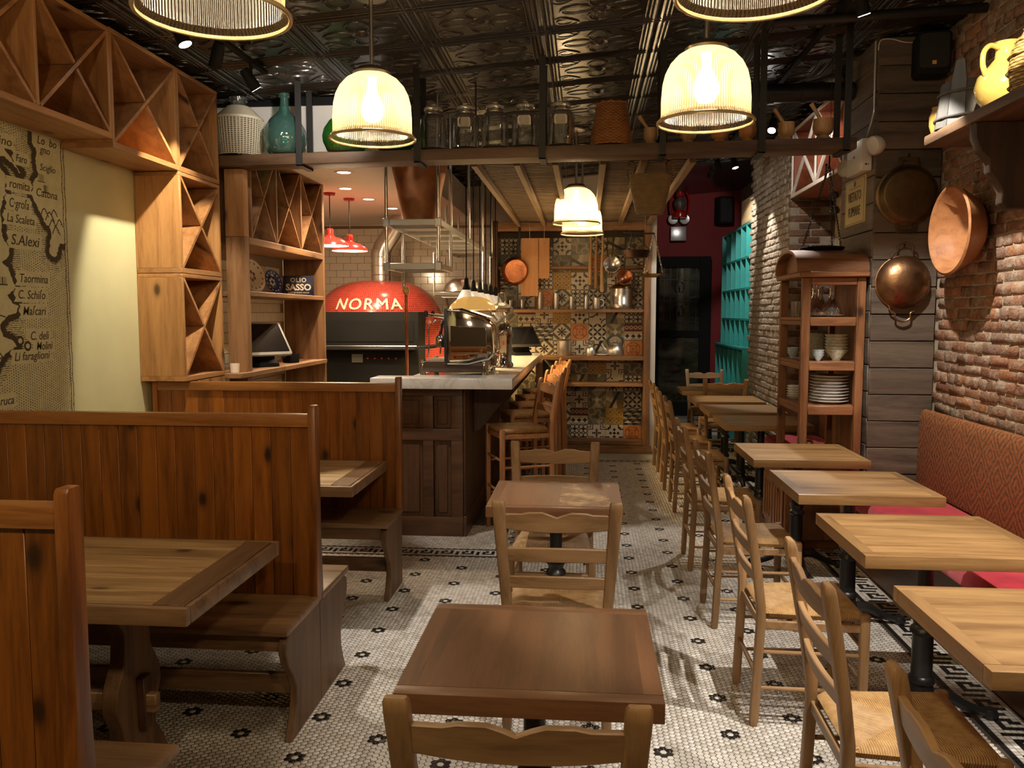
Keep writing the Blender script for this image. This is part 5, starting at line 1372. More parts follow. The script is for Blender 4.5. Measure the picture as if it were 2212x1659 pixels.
petal = ((np.abs(fx-fy)/1.414 < .125*np.sin(PI*np.clip(np.abs(fx+fy), 0, 1)))|(np.abs(fx+fy)/1.414 < .125*np.sin(PI*np.clip(np.abs(fx-fy), 0, 1))))
pats.append(paint(cream_t, (petal, ink_t), ((np.abs(fx)+np.abs(fy) < .05), cream_t)))
pats.append(paint(cream_t, (dia(0,.22,.16)|dia(0,-.22,.16)|dia(.22,0,.16)|dia(-.22,0,.16)|dia(0,0,.14)|circ(0,.42,.10)|circ(0,-.42,.10)|circ(.42,0,.10)|circ(-.42,0,.10), ink_t), ((np.minimum(A,B_) > .42)&(np.minimum(A,B_) < .52)&(np.maximum(A,B_) > .42), brown), ((np.minimum(A,B_) > .66)&(np.minimum(A,B_) < .76), brown)))
pats.append(paint(ochre, ((np.hypot(fx, fy) < .1), brown), ((np.abs(fx)+np.abs(fy) > .42)&(np.abs(fx)+np.abs(fy) < .5), (0.25,.13,.03)), ((np.hypot(np.abs(fx)-.25, np.abs(fy)-.25) < .07), brown)))
pats.append(paint((0.64, 0.30, 0.11), ((np.abs(np.hypot(TX*1.0-0, (B_-.55)*2.2)-.5) < .10)|(np.abs(np.hypot((A-.55)*2.2, TY)-.5) < .10)|(circ(0,0,.12)), rust)))
pats.append(paint(grey_t, (dia(0,0,1.0), sand), (dia(0,0,.80), grey_t), (dia(0,0,.62), olive)))
band = np.floor((TY+1)*2.0); stag = (TX + np.where(band % 2 > 0, .5, 0)+1) % 1.0 - .5; lv = ((TY+1)*2.0) % 1.0
pats.append(paint(ink_t, (stag > 0, grey_t), ((lv > .5)&(np.abs(stag)*1.0+(lv-.5)*1.0 < .5), cream_t)))
star = Rr < .40 + .22*np.cos(8*TH)
pats.append(paint(cream_t, (star, ink_t), ((np.abs(u1-.85) < .16)|(np.abs(v1-.85) < .16), olive), ((Rr > 1.2)&(np.abs(np.sin(TH*4)) > .5), ink_t)))
pats.append(paint(sand, (circ(-.9,-.9,1.15)&~circ(-.9,-.9,.0), grey_t), (circ(.95,.9,1.3)&~circ(-.9,-.9,1.15), cream_t), (circ(.95,.9,.8), (0.30,.24,.07)), (circ(-1,.6,.75), (0.28,.20,.05)), ((np.abs(TX-TY*.5) < .18), ink_t)))
pats.append(paint(cream_t, ((np.hypot(np.abs(fx)-.25, np.abs(fy)-.25) < .27), ink_t), ((np.hypot(np.abs(fx)-.25, np.abs(fy)-.25) < .19), cream_t), ((np.abs(fx)+np.abs(fy) < .2), ink_t)))
scroll = (np.abs(Rr*1.0 - .55 - .22*np.sin(3*TH+1)) < .09)|(np.abs(np.hypot(TX-.6, TY+.6)-.42) < .08)|(np.abs(np.hypot(TX+.6, TY-.6)-.42) < .08)
pats.append(paint((0.19, 0.175, 0.125), (scroll, sand), (circ(0,0,.25), olive), (circ(.75,.75,.22), olive), (circ(-.75,-.75,.22), olive)))
pats.append(paint(brown, ((TY < -.15)&(TY > -.80), cream_t), ((TY < -.15)&(TY > -.80)&(np.abs((TX+1) % .667-.333)+np.abs(TY+.48) < .27), ink_t), ((np.abs(TY+.02) < .06)|(np.abs(TY+.9) < .05), cream_t), ((np.abs(np.hypot((TX+1) % .5-.25, TY-.55)-.17) < .06), (0.52,.33,.22))))
pats.append(paint(sand, ((A+np.abs(TY) < .98)&(A > .62-B_*.2), grey_t), ((np.abs(TX-TY) < .26)|(np.abs(TX+TY) < .26), grey_t), (dia(0,0,.35), cream_t)))
pats.append(paint(cream_t, ((np.abs(np.hypot(TX+1, TY+1)-1.25) < .07)|(np.abs(np.hypot(TX-1, TY-1)-.55) < .06)|(np.abs(np.hypot(TX+.9, TY-.2)-.4) < .06), ink_t), (circ(-.45,-.45,.14)|circ(.5,.35,.12)|circ(.2,-.6,.11)|circ(-.6,.25,.12)|(dia(0,0,.12)), ink_t)))
pats.append(paint(cream_t, (np.abs(TX*.9-TY) < .5, grey_t), ((TX*.9-TY > .5)&(TY > -.2), ink_t), ((TX*.9-TY < -.5)&(TX < .1), olive)))
M_PTILE = attr_mat('cement_tile', 0.35)
TS = 0.2105
def tile_mesh(im, w0=0.0, w1=1.0):
    me = raster_mesh('tile', im, M_PTILE, lambda s, t: ((s-.5)*(TS-.003), 0.0, (t-.5)*(TS-.003)))
    bm = bmesh.new(); bm.from_mesh(me)
    h = (TS-.003)/2; f = [bm.verts.new(p) for p in ((-h,0,-h),(h,0,-h),(h,0,h),(-h,0,h))]; k = [bm.verts.new(p) for p in ((-h,.009,-h),(h,.009,-h),(h,.009,h),(-h,.009,h))]
    for i in range(4): bm.faces.new((f[i], k[i], k[(i+1) % 4], f[(i+1) % 4]))
    bm.to_mesh(me); bm.free(); return me
TM = [tile_mesh(p) for p in pats]
# which pattern sits where, rows from the floor up, columns from the right (x = 0.56) to the left
LAY = ['4 0 2 9 10 7 3 1', '6 3 10 11 7 0 2 9', '1 8 12 2 0 3 5 14', '9 13 14 8 11 6 10 2', '10 2 3 10 7 5 1 0', '4 12 8 2 9 7 0 3', '11 12 1 4 7 6 0 10', '9 8 13 0 3 2 11 5', '1 7 1 9 7 4 13 10', '9 2 5 0 3 9 14 6', '13 1 4 8 10 9 8 5', '10 8 7 10 0 14 13 9', '2 9 6 4 0 7 13 12']
for r, row in enumerate(LAY):
    for c, k in enumerate(row.split()):
        x = 0.562 - c*TS; z = 0.19 + r*TS*0.955
        if z > 2.60: continue
        inst('tile', TM[int(k)], tu, (x, 9.9465, z), (0, random.choice((0, PI/2, PI, -PI/2)) if int(k) in (8, 13, 14, 10) else 0, 0), (1, 1, 0.955))
# metal ware on the shelves
def lath(name, label, cat, loc, prof, m, n=24, group=None, handle=None, lid=None, knob=None):
    t = thing(name, label, cat, loc, group=group)
    MB().lathe(prof, n).build('body', m, t, smooth=True)
    return t
def cup(label, x, z, r, h, m=M_ALU, top=1.08):
    t = lath('metal_cup', label, 'cup', (x, 9.80, z), [(0, 0), (r*0.92, 0), (r, 0.01), (r*top, h), (r*top-0.004, h), (r*0.94, 0.012), (0, 0.01)], m, 20)
    return t
ZT = 1.665
cup('short steel tumbler at the left end of the tiled shelf, behind the lamps', -0.885, ZT, 0.028, 0.105, M_STEEL)
cup('short steel tumbler second from the left on the tiled shelf', -0.745, ZT, 0.030, 0.11, M_STEEL)
cup('tall aluminium shaker below the longer cutting board', -0.535, ZT, 0.036, 0.20, top=0.8)
cup('tall narrow aluminium beaker in the middle of the tiled shelf', -0.345, ZT, 0.034, 0.185, top=1.0)
cup('narrow aluminium beaker right of the tall beaker', -0.165, ZT, 0.028, 0.145, top=1.0)
cup('small aluminium pot with narrow top on the tiled shelf', 0.005, ZT, 0.030, 0.155, top=0.6)
t = cup('bright aluminium milk jug beside the large pot', 0.125, ZT, 0.046, 0.13, top=0.85)
MB().tube([(0.04, 0, 0.11), (0.08, 0, 0.10), (0.08, 0, 0.05), (0.045, 0, 0.03)], 0.006, 6).build('handle', M_ALU, t, smooth=True)
t = thing('stock_pot', 'large shiny stock pot with a domed lid at the right of the tiled shelf', 'pot', (0.41, 9.80, ZT))
MB().lathe([(0, 0), (0.12, 0), (0.127, 0.01), (0.13, 0.06), (0.127, 0.065), (0.13, 0.12), (0.127, 0.125), (0.13, 0.18), (0.13, 0.235), (0.12, 0.24), (0, 0.24)], 32).build('body', M_STEEL, t, smooth=True)
MB().lathe([(0.135, 0.24), (0.13, 0.255), (0.09, 0.285), (0.05, 0.295), (0.045, 0.31), (0.05, 0.325), (0, 0.33)], 32).build('lid', M_BRASS, t, smooth=True)
ZK = 1.126
t = thing('canister', 'matt aluminium canister with lid on the middle tiled shelf', 'canister', (-0.245, 9.78, ZK))
MB().lathe([(0, 0), (0.082, 0), (0.086, 0.01), (0.086, 0.155), (0, 0.155)], 28).build('body', M_ALU, t, smooth=True)
MB().lathe([(0.088, 0.155), (0.088, 0.172), (0.07, 0.188), (0.02, 0.195), (0.018, 0.21), (0, 0.213)], 28).build('lid', M_ALU, t, smooth=True)
t = thing('coffee_pot', 'small aluminium coffee pot with a black handle on the middle tiled shelf', 'pot', (0.06, 9.78, ZK))
MB().lathe([(0, 0), (0.058, 0), (0.062, 0.02), (0.055, 0.085), (0.036, 0.105), (0.036, 0.125), (0.04, 0.128), (0.02, 0.14), (0.012, 0.155), (0, 0.157)], 24).build('body', M_ALU, t, smooth=True)
MB().tube([(0.035, 0, 0.115), (0.08, 0, 0.13), (0.085, 0, 0.08), (0.06, 0, 0.05)], 0.007, 6).build('handle', M_BLACK, t, smooth=True)
t = thing('kettle', 'aluminium kettle with a spout and arched black handle on the middle tiled shelf', 'kettle', (0.345, 9.78, ZK))
MB().lathe([(0, 0), (0.10, 0), (0.108, 0.02), (0.10, 0.075), (0.07, 0.125), (0.052, 0.135), (0.055, 0.145), (0.03, 0.158), (0.012, 0.162), (0.012, 0.175), (0, 0.178)], 28).build('body', M_ALU, t, smooth=True)
MB().tube([(-0.085, 0, 0.05), (-0.13, 0, 0.085), (-0.155, 0, 0.14)], [0.022, 0.014, 0.010], 10).build('spout', M_ALU, t, smooth=True)
MB().tube([(-0.08, 0, 0.11), (-0.085, 0, 0.18), (-0.04, 0, 0.225), (0.04, 0, 0.225), (0.085, 0, 0.18), (0.08, 0, 0.11)], 0.0055, 8).build('handle', M_BLACK, t, smooth=True)
o = MB().lathe([(0, 0), (0.05, 0.0), (0.07, 0.012), (0.065, 0.02), (0, 0.014)], 24).build('saucer', M_CER, None, (0.195, 9.75, ZK), smooth=True)
tag(o, 'small white dish between coffee pot and kettle on the middle tiled shelf', 'dish')
# hung from the beam
def board(label, x, w_, ztop, h):
    t = thing('cutting_board', label, 'cutting board', (x, 9.64, ztop))
    b = MB(); b.prism(rrect(0, -h/2, w_, h, 0.06, 3), 'y', -0.01, 0.01); b.build('board', wood('board_beech', (0.58, 0.27, 0.085), (0.42, 0.17, 0.045), 'z', rough=0.5), t, bevel=0.003, seg=1)
    MB().lathe([(0, -0.002), (0.009, -0.002), (0.009, 0.0)], 10, c=(0, -0.0105, -0.045), M=Matrix.Rotation(PI/2, 3, 'X')).build('hole', M_BLACKM, t)
    MB().tube([(0, -0.012, -0.045), (0, -0.018, 0.06), (0, 0.02, 2.655-ztop)], 0.003, 5).build('string', plain('string', (0.55, 0.48, 0.36), 0.8), t)
board('long orange wooden cutting board hanging before the patterned tiles', -0.645, 0.20, 2.475, 0.66)
board('shorter wooden cutting board with scorched patch, hanging right of the long one', -0.478, 0.125, 2.475, 0.46)
t = thing('copper_pan', 'round copper pan hanging by its dark handle left of the cutting boards', 'pan', (-0.795, 9.60, 2.10))
RX = Matrix.Rotation(PI/2, 3, 'X')
MB().lathe([(0, 0.0), (0.125, 0.0), (0.145, 0.02), (0.16, 0.07), (0.155, 0.07), (0.138, 0.022), (0, 0.008)], 36, M=Matrix.Rotation(-PI/2, 3, 'X')).build('pan', M_COPPER, t, loc=(0, -0.06, 0), rot=(0, 0, 0.25), smooth=True)
MB().beam((0.02, 0.01, 0.13), (0.04, 0.03, 0.52), 0.028, 0.010, (0, 1, 0)).build('handle', M_BLACK, t, bevel=0.003, seg=1)
for i, (x, h, m) in enumerate(((0.05, 0.62, M_OLIVE), (0.115, 0.66, M_UNIT_Z), (0.185, 0.70, M_OLIVE))):
    t = thing('wooden_pestle', ('pale', 'dark', 'reddish')[i] + ' long wooden kitchen stick hanging right of the far pendant lamps', 'utensil', (x, 9.62, 2.56))
    MB().tube([(0, 0, 0), (0.004, 0, -h*0.3), (-0.004, 0, -h*0.55), (0, 0, -h)], [0.012, 0.014, 0.020, 0.024], 10).build('stick', m, t, smooth=True)
    MB().tube([(0, 0, -0.01), (0, 0.05, 0.07)], 0.003, 5).build('string', M_BLACKM, t)
for i, (x, z, r, m, lb) in enumerate(((0.295, 2.17, 0.095, M_STEEL, 'round steel ladle bowl hanging over the stock pot'), (0.435, 2.03, 0.09, M_COPPER, 'copper ladle bowl hanging lowest over the stock pot'))):
    t = thing('ladle', lb, 'ladle', (x, 9.60, z))
    b = MB(); b.lathe([(0, -0.05), (r*0.5, -0.043), (r*0.9, -0.015), (r, 0.0), (r*0.95, 0.0), (r*0.5, -0.036), (0, -0.043)], 28, M=Matrix.Rotation(PI/2-0.15, 3, 'X')); b.build('bowl', m, t, smooth=True)
    MB().beam((0, 0.0, r*0.9), (0.02, 0.03, 2.56-z), 0.018, 0.006, (0, 1, 0)).build('handle', M_BLACK, t)
sc = thing('balance_scale', 'hanging balance scale with a dark pan and a brass pan on chains', 'scale', (0.555, 8.0, 2.36))
MB().tube([(-0.20, 0.05, 0.02), (0.0, 0, 0.0), (0.08, -0.02, 0.0)], 0.008, 8).build('beam', M_BLACK, sc, smooth=True)
MB().tube([(0, 0, 0.0), (0, 0, 0.29)], 0.004, 6).build('hook', M_BLACK, sc)
MB().lathe([(0, -0.055), (0.105, -0.055), (0.142, 0.012), (0.136, 0.012), (0.10, -0.048), (0, -0.048)], 32, c=(-0.085, 0.0, -0.17)).build('dark_pan', plain('dark_iron_pan', (0.045, 0.02, 0.012), 0.45, 0.7), sc, smooth=True)
MB().lathe([(0, -0.03), (0.06, -0.026), (0.11, -0.008), (0.125, 0.004), (0.12, 0.006), (0, -0.02)], 32, c=(0.045, -0.05, -0.385)).build('brass_pan', M_BRASS, sc, smooth=True)
def chain(parent, a, b, m, n=None, r=0.007):
    a, b = Vector(a), Vector(b); L = (b-a).length; n = n or max(3, int(L/0.017)); bm_ = MB(); d = (b-a)/n; u = d.normalized()
    s1 = u.orthogonal().normalized(); s2 = u.cross(s1)
    for k in range(n):
        c = a + d*(k+.5); s = s1 if k % 2 else s2
        bm_.tube([c + u*(d.length*0.72*math.cos(t_)) + s*(r*math.sin(t_)) for t_ in [2*PI*i/6 for i in range(6)]], 0.0022, 4, closed=True)
    return bm_.build('chain', m, parent)
for dx, dy in ((0.12, 0.0), (-0.06, 0.1), (-0.06, -0.1)):
    chain(sc, (0.08, -0.02, 0.0), (0.045+dx, -0.05+dy, -0.385), M_STEEL)
for dx, dy in ((0.135, 0.0), (-0.07, 0.12), (-0.07, -0.12)):
    chain(sc, (-0.12, 0.03, 0.015), (-0.085+dx, dy, -0.16), M_BLACK)
o = MB().lathe([(0, 0), (0.02, 0), (0.022, 0.02), (0.013, 0.035), (0.008, 0.045), (0.012, 0.052), (0.009, 0.062), (0, 0.066)], 14).build('brass_weight', M_BRASS, None, (0.575, 7.95, 1.952), smooth=True)
tag(o, 'little brass weight standing in the brass scale pan', 'weight')
# ------------------------------------------------------------------ ledge on the brick wall and what stands on it
le = thing('wall_ledge', 'thick dark wooden ledge high on the brick wall with a carved corbel', 'shelf', (0, 0, 0))
b = MB(); b.prism([(1.89, 2.0), (1.89, 4.97), (1.92, 5.03), (2.27, 5.03), (2.27, 2.0)], 'z', 2.545, 2.60); b.build('plank', M_DARK_Y, le, bevel=0.012)
MB().prism([(1.90, 2.545), (1.90, 2.47), (1.93, 2.40), (1.97, 2.36), (1.975, 2.30), (2.01, 2.26), (2.04, 2.20), (2.035, 2.15), (2.06, 2.12), (2.27, 2.12), (2.27, 2.545)], 'y', 4.36, 4.43).build('corbel', wood('corbel_oak', (0.05, 0.024, 0.012), (0.02, 0.010, 0.005), 'z', rough=0.6), le, bevel=0.006, seg=1)
t = thing('wooden_bucket', 'grey staved wooden bucket with one tall stave on the ledge', 'bucket', (2.06, 4.80, 2.601), 0.5)
M_STAVE = wood('grey_stave', (0.115, 0.108, 0.095), (0.055, 0.05, 0.043), 'z', rough=0.5)
n = 12
for k in range(n):
    a0, a1 = 2*PI*k/n, 2*PI*(k+0.97)/n; hh = 0.34 if k == 6 else 0.235
    rings = []
    for z, r in ((0, 0.178), (0.235, 0.152), (hh, 0.143)) if hh > 0.3 else ((0, 0.178), (hh*0.5, 0.165), (hh, 0.152)):
        am = (a0+a1)/2 if (z > 0.3) else None
        c0, c1 = (a0, a1) if am is None else (a0*0.6+am*0.4, a1*0.6+am*0.4)
        rings.append([(r*math.cos(c0), r*math.sin(c0), z), (r*math.cos(c1), r*math.sin(c1), z), ((r-.018)*math.cos(c1), (r-.018)*math.sin(c1), z), ((r-.018)*math.cos(c0), (r-.018)*math.sin(c0), z)])
    MB().loft(rings).build('stave', M_STAVE, t)
for z, r in ((0.05, 0.176), (0.18, 0.161)): MB().tube([(r*math.cos(2*PI*k/24), r*math.sin(2*PI*k/24), z) for k in range(24)], 0.006, 5, closed=True).build('hoop', M_STAVE, t, smooth=True)
MB().lathe([(0, 0.01), (0.15, 0.01), (0.15, 0.025), (0, 0.025)], 24).build('bottom', M_STAVE, t)
t = thing('yellow_jug', 'glossy yellow earthenware jug with a handle on the ledge', 'jug', (2.045, 4.40, 2.601), math.radians(200))
M_YEL = plain('yellow_glaze', (0.78, 0.56, 0.16), 0.18, coat=0.5)
MB().lathe([(0, 0), (0.07, 0), (0.085, 0.01), (0.125, 0.06), (0.138, 0.11), (0.125, 0.165), (0.08, 0.215), (0.052, 0.25), (0.048, 0.29), (0.062, 0.32), (0.066, 0.325), (0.056, 0.325), (0.04, 0.285), (0, 0.28)], 32).build('body', M_YEL, t, smooth=True)
MB().tube([(0.05, 0, 0.30), (0.10, 0, 0.305), (0.135, 0, 0.27), (0.138, 0, 0.21), (0.118, 0, 0.165)], [0.012, 0.013, 0.013, 0.013, 0.014], 10).build('handle', M_YEL, t, smooth=True)
t = thing('wicker_flask', 'straw-wrapped wicker flask next to the yellow jug, cut by the right edge of the photo', 'flask', (2.045, 4.06, 2.601))
M_WICKY = weave('yellow_wicker', [(0.16, 0.085, 0.02), (0.52, 0.34, 0.12), (0.70, 0.52, 0.24)], 16, 62)
MB().lathe([(0, 0), (0.10, 0), (0.125, 0.03), (0.135, 0.12), (0.125, 0.20), (0.085, 0.27), (0.062, 0.31), (0.06, 0.34), (0.045, 0.345)], 30).build('wicker_cover', M_WICKY, t, smooth=True)
for z, r in ((0.035, 0.128), (0.10, 0.137), (0.17, 0.133), (0.235, 0.105), (0.29, 0.073), (0.335, 0.063)):
    MB().tube([((r+0.004*math.sin(k*1.7))*math.cos(2*PI*k/30), (r+0.004*math.sin(k*1.7))*math.sin(2*PI*k/30), z + 0.004*math.cos(k*2.1)) for k in range(30)], 0.008, 5, closed=True).build('braid', M_WICKY, t, smooth=True)
MB().lathe([(0.04, 0.33), (0.035, 0.385), (0.045, 0.39), (0.045, 0.40), (0.03, 0.40), (0.028, 0.34)], 18).build('neck', M_GREEN, t, smooth=True)
t = thing('ochre_crock', 'small ochre pot mostly hidden behind the grey bucket', 'pot', (2.10, 4.965-0.0, 2.601))
t.location = (1.955, 4.945, 2.601)
MB().lathe([(0, 0), (0.035, 0), (0.05, 0.05), (0.05, 0.10), (0.035, 0.14), (0.038, 0.15), (0.03, 0.15), (0, 0.13)], 20).build('body', plain('ochre_glaze', (0.42, 0.24, 0.05), 0.3), t, smooth=True)

# ------------------------------------------------------------------ pans, bowl and fittings on pillar and wall
def wall_pan(label, x, z, r, depth, m, loops):
    t = thing('copper_pan', label, 'pan', (x, 5.712, z))
    MB().lathe(([(0, -depth), (r*0.3, -depth*0.97), (r*0.58, -depth*0.84), (r*0.82, -depth*0.56), (r*0.96, -depth*0.2), (r*1.0, -0.006), (r*1.03, -0.004), (r*1.03, 0.0), (r*0.93, 0.0), (0, -depth*0.5)] if loops else [(0, -depth), (r*0.80, -depth), (r*0.86, -depth*0.92), (r*0.96, -depth*0.3), (r*0.98, -0.01), (r*1.05, -0.006), (r*1.05, 0.0), (r*0.94, 0.0), (r*0.82, -depth*0.85), (0, -depth+0.005)]), 40, M=Matrix.Rotation(-PI/2, 3, 'X') @ Matrix.Diagonal((1, 1, 1)).to_3x3()).build('pan', m, t, rot=(PI, 0, 0) if False else (0, 0, 0), smooth=True)
    for s in (1, -1):
        if loops:
            MB().tube([(-0.085, -0.012, s*(r*0.93)), (-0.075, -0.016, s*(r+0.015)), (-0.05, -0.02, s*(r+0.03)), (-0.045, -0.02, s*(r+0.065)), (0, -0.02, s*(r+0.085)), (0.045, -0.02, s*(r+0.065)), (0.05, -0.02, s*(r+0.03)), (0.075, -0.016, s*(r+0.015)), (0.085, -0.012, s*(r*0.93))], 0.006, 8).build('handle', m, t, smooth=True)
        else:
            b = MB(); b.prism([(-0.07, s*r*0.97), (-0.06, s*(r+0.055)), (0.06, s*(r+0.055)), (0.07, s*r*0.97), (0.04, s*(r+0.0)), (0.035, s*(r+0.03)), (-0.035, s*(r+0.03)), (-0.04, s*(r+0.0))], 'y', -0.016, -0.006); b.build('handle', m, t, bevel=0.002, seg=1)
    MB().tube([(0, 0.0, r+0.06), (0, -0.02, r+0.075)], 0.004, 6).build('hook', M_STRAP, t)
    return t
wall_pan('large flat dark copper pan hanging uppermost on the board-clad pillar', 2.078, 2.375, 0.188, 0.045, plain('dark_bronze', (0.16, 0.10, 0.045), 0.45, 0.9, var=0.4, vs=5, bmp=0.15, bs=25), False)
wall_pan('round copper pot with loop handles hanging lower on the board-clad pillar', 2.072, 1.812, 0.172, 0.10, M_COPPER_OLD, True)
M_BOWLW = wood('turned_bowl', (0.46, 0.19, 0.06), (0.30, 0.11, 0.032), 'y', rough=0.4, coat=0.2)
o = MB().lathe([(0, -0.17), (0.12, -0.165), (0.19, -0.12), (0.25, -0.02), (0.262, 0.0), (0.248, 0.008), (0.235, 0.0), (0.18, -0.095), (0.11, -0.135), (0, -0.142)], 48, M=Matrix.Rotation(-PI/2, 3, 'Y')).build('wooden_bowl', M_BOWLW, None, (2.105, 5.12, 2.09), (0, 0.0, 0.04), smooth=True)
tag(o, 'large turned orange wooden bowl hanging on the brick wall beside the copper pans', 'bowl')
t = thing('no_smoking_sign', 'cream no-smoking sign with dark lettering on the side of the pillar', 'sign', (1.870, 6.09, 2.385))
MB().box(-0.006, 0.004, -0.215, 0.215, -0.158, 0.158).build('panel', plain('sign_cream', (0.62, 0.50, 0.24), 0.5), t, bevel=0.002, seg=1)
M_SIGNINK = plain('sign_ink', (0.10, 0.075, 0.04), 0.6)
def on_side(txt, size, z, m=M_SIGNINK, sx=1.0, sy=1.0):
    inst('lettering', text_mesh(txt, size, m, bold=0.0), t, (-0.0075, 0.0, z), (PI/2, 0, -PI/2), (sx, sy, 1))
on_side('VIETATO', 0.075, 0.005, sx=0.92, sy=1.25); on_side('FUMARE', 0.075, -0.098, sx=0.92, sy=1.25)
b = MB()
for y0, y1, z0, z1 in ((-0.20, 0.20, 0.146, 0.150), (-0.20, 0.20, -0.150, -0.146), (-0.20, -0.196, -0.15, 0.15), (0.196, 0.20, -0.15, 0.15), (-0.12, 0.12, 0.094, 0.097)): b.box(-0.0072, -0.0062, y0, y1, z0, z1)
b.build('border_line', M_SIGNINK, t)
b = MB(); b.lathe([(0, 0.0), (0.022, 0.0)], 5, c=(-0.0074, 0, 0.122), M=Matrix.Rotation(-PI/2, 3, 'Y')); b.build('emblem', M_SIGNINK, t)
t = thing('emergency_light', 'white emergency light box with two round heads high on the pillar', 'emergency light', (1.842, 5.94, 2.655))
MB().box(-0.036, 0.030, -0.16, 0.16, -0.105, 0.105).build('housing', M_WHITE, t, bevel=0.006)
for x, y, z, d in ((-0.015, 0.215, -0.03, (-0.75, -0.62, -0.1)), (0.035, -0.215, 0.045, (-0.9, -0.35, -0.12))):
    MR = Vector(d).to_track_quat('-Z', 'Y').to_matrix()
    h = MB().lathe([(0, 0.055), (0.035, 0.05), (0.058, 0.02), (0.064, -0.015), (0.060, -0.03), (0.056, -0.022), (0, -0.018)], 24, M=MR).build('lamp_head', M_WHITE, t, (x, y, z), smooth=True)
    MB().lathe([(0, -0.012), (0.052, -0.02), (0.055, -0.024)], 20, M=MR).build('lens', plain('lens_glass', (0.55, 0.50, 0.40), 0.1), h, smooth=True)
b = MB(); b.box(-0.014, -0.002, -0.1615, -0.1605, -0.07, -0.058); b.box(0.004, 0.010, -0.1615, -0.1605, -0.068, -0.060); b.build('indicator', plain('indicator', (0.05, 0.04, 0.03), 0.4), t)
inst('lettering', text_mesh('ALS', 0.020, M_SIGNINK), t, (-0.0365, 0.0, 0.0), (PI/2, 0, -PI/2))
o = MB().tube([(1.864, 5.76, 3.37), (1.866, 5.76, 3.0), (1.866, 5.76, 2.92), (1.860, 5.80, 2.84), (1.855, 5.86, 2.765)], 0.008, 8).build('conduit', plain('galvanised_pipe', (0.55, 0.53, 0.49), 0.35, 0.6), None, smooth=True)
tag(o, 'thin galvanised conduit running down the pillar corner to the emergency light', 'conduit')
o = MB().tube([(1.868, 5.72, 3.30), (1.88, 5.715, 3.36), (1.95, 5.712, 3.365), (2.02, 5.712, 3.345), (2.09, 5.70, 3.335)], 0.0035, 6).build('speaker_cable', M_WHITE, None, smooth=True)
tag(o, 'thin pale cable sagging from the conduit to the black speaker', 'cable')
t = thing('wall_speaker', 'black loudspeaker with a tiny pale badge at the top of the pillar', 'speaker', (2.155, 5.60, 3.225), -0.15)
MB().prism(rrect(0, 0, 0.20, 0.26, 0.3, 4), 'y', -0.07, 0.09).build('cabinet', M_BLACKM, t, bevel=0.01)
MB().prism(rrect(0, 0.01, 0.17, 0.21, 0.25, 4), 'y', -0.076, -0.070).build('grille', plain('speaker_cloth', (0.02, 0.02, 0.018), 0.9), t)
MB().box(-0.012, 0.012, -0.0785, -0.0762, -0.075, -0.052).build('badge', plain('orange_badge', (0.75, 0.42, 0.12), 0.4), t)
# wine rack high behind the pillar
rr_ = rack('reddish pine wine rack high in the recess behind the pillar', 6.46, 8.04, 2.675, 3.29, 2, xf=2.26, xb=1.90, mats=(wood('red_rack', (0.30, 0.075, 0.022), (0.16, 0.035, 0.012), 'z', rough=0.5), wood('red_rack', (0.30, 0.075, 0.022), (0.16, 0.035, 0.012), 'y', rough=0.5), M_RACK_X), group=None, back=False)
M_EDGE_GLARE = wood('pale_rack', (0.75, 0.68, 0.60), (0.60, 0.52, 0.44), 'y', rough=0.5)  # whitish wood paints the spotlight's glare onto the front edges
MB().box(2.262, 2.285, 6.47, 8.03, 2.69, 3.28).build('back_panel', MATS['red_rack_z'], rr_)
MB().box(1.885, 1.8995, 6.46, 8.04, 2.675, 2.705).build('lit_edge', MATS['pale_rack_y'], rr_)  # added front strips carrying the painted glare
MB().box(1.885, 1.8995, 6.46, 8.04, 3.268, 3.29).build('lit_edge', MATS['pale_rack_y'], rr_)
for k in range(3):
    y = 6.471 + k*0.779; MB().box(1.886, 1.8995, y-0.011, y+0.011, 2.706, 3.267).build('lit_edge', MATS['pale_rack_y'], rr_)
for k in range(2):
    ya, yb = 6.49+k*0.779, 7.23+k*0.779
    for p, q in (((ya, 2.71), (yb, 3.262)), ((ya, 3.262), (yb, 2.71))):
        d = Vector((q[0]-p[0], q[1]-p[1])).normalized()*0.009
        MB().prism([(p[0]-d.y, p[1]+d.x), (q[0]-d.y, q[1]+d.x), (q[0]+d.y, q[1]-d.x), (p[0]+d.y, p[1]-d.x)], 'x', 1.887, 1.9085).build('lit_edge', MATS['pale_rack_y'], rr_)  # painted glare on the slanted front edges

# ------------------------------------------------------------------ dresser with open shelves
ca = thing('dresser', 'tall open-shelved pine dresser with a barrel roof, standing before the pillar', 'dresser', (0, 0, 0))
CX0, CX1, CY0, CY1 = 1.442, 1.852, 5.74, 6.40
def cb(name, x0, x1, y0, y1, z0, z1, m, bv=0.004, par=None): return MB().box(x0, x1, y0, y1, z0, z1).build(name, m, par or ca, bevel=bv, seg=1)
for x0, x1 in ((CX0, CX0+0.055), (CX1-0.055, CX1)):
    for y0, y1 in ((CY0, CY0+0.045), (CY1-0.045, CY1)): cb('post', x0, x1, y0, y1, 0.613, 1.847, M_CAB_Z)
for zt in (1.584, 1.285, 0.986):
    cb('shelf', CX0+0.002, CX1-0.002, CY0+0.046, CY1-0.046, zt-0.02, zt, M_CAB_Y, 0.002)
    cb('rail', CX0+0.056, CX1-0.056, CY0+0.004, CY0+0.04, zt-0.06, zt+0.0, M_CAB_X)
    cb('rail', CX0+0.004, CX0+0.03, CY0+0.047, CY1-0.047, zt-0.055, zt-0.021, M_CAB_Y)
cb('rail', CX0+0.056, CX1-0.056, CY0+0.004, CY0+0.04, 1.796, 1.846, M_CAB_X)
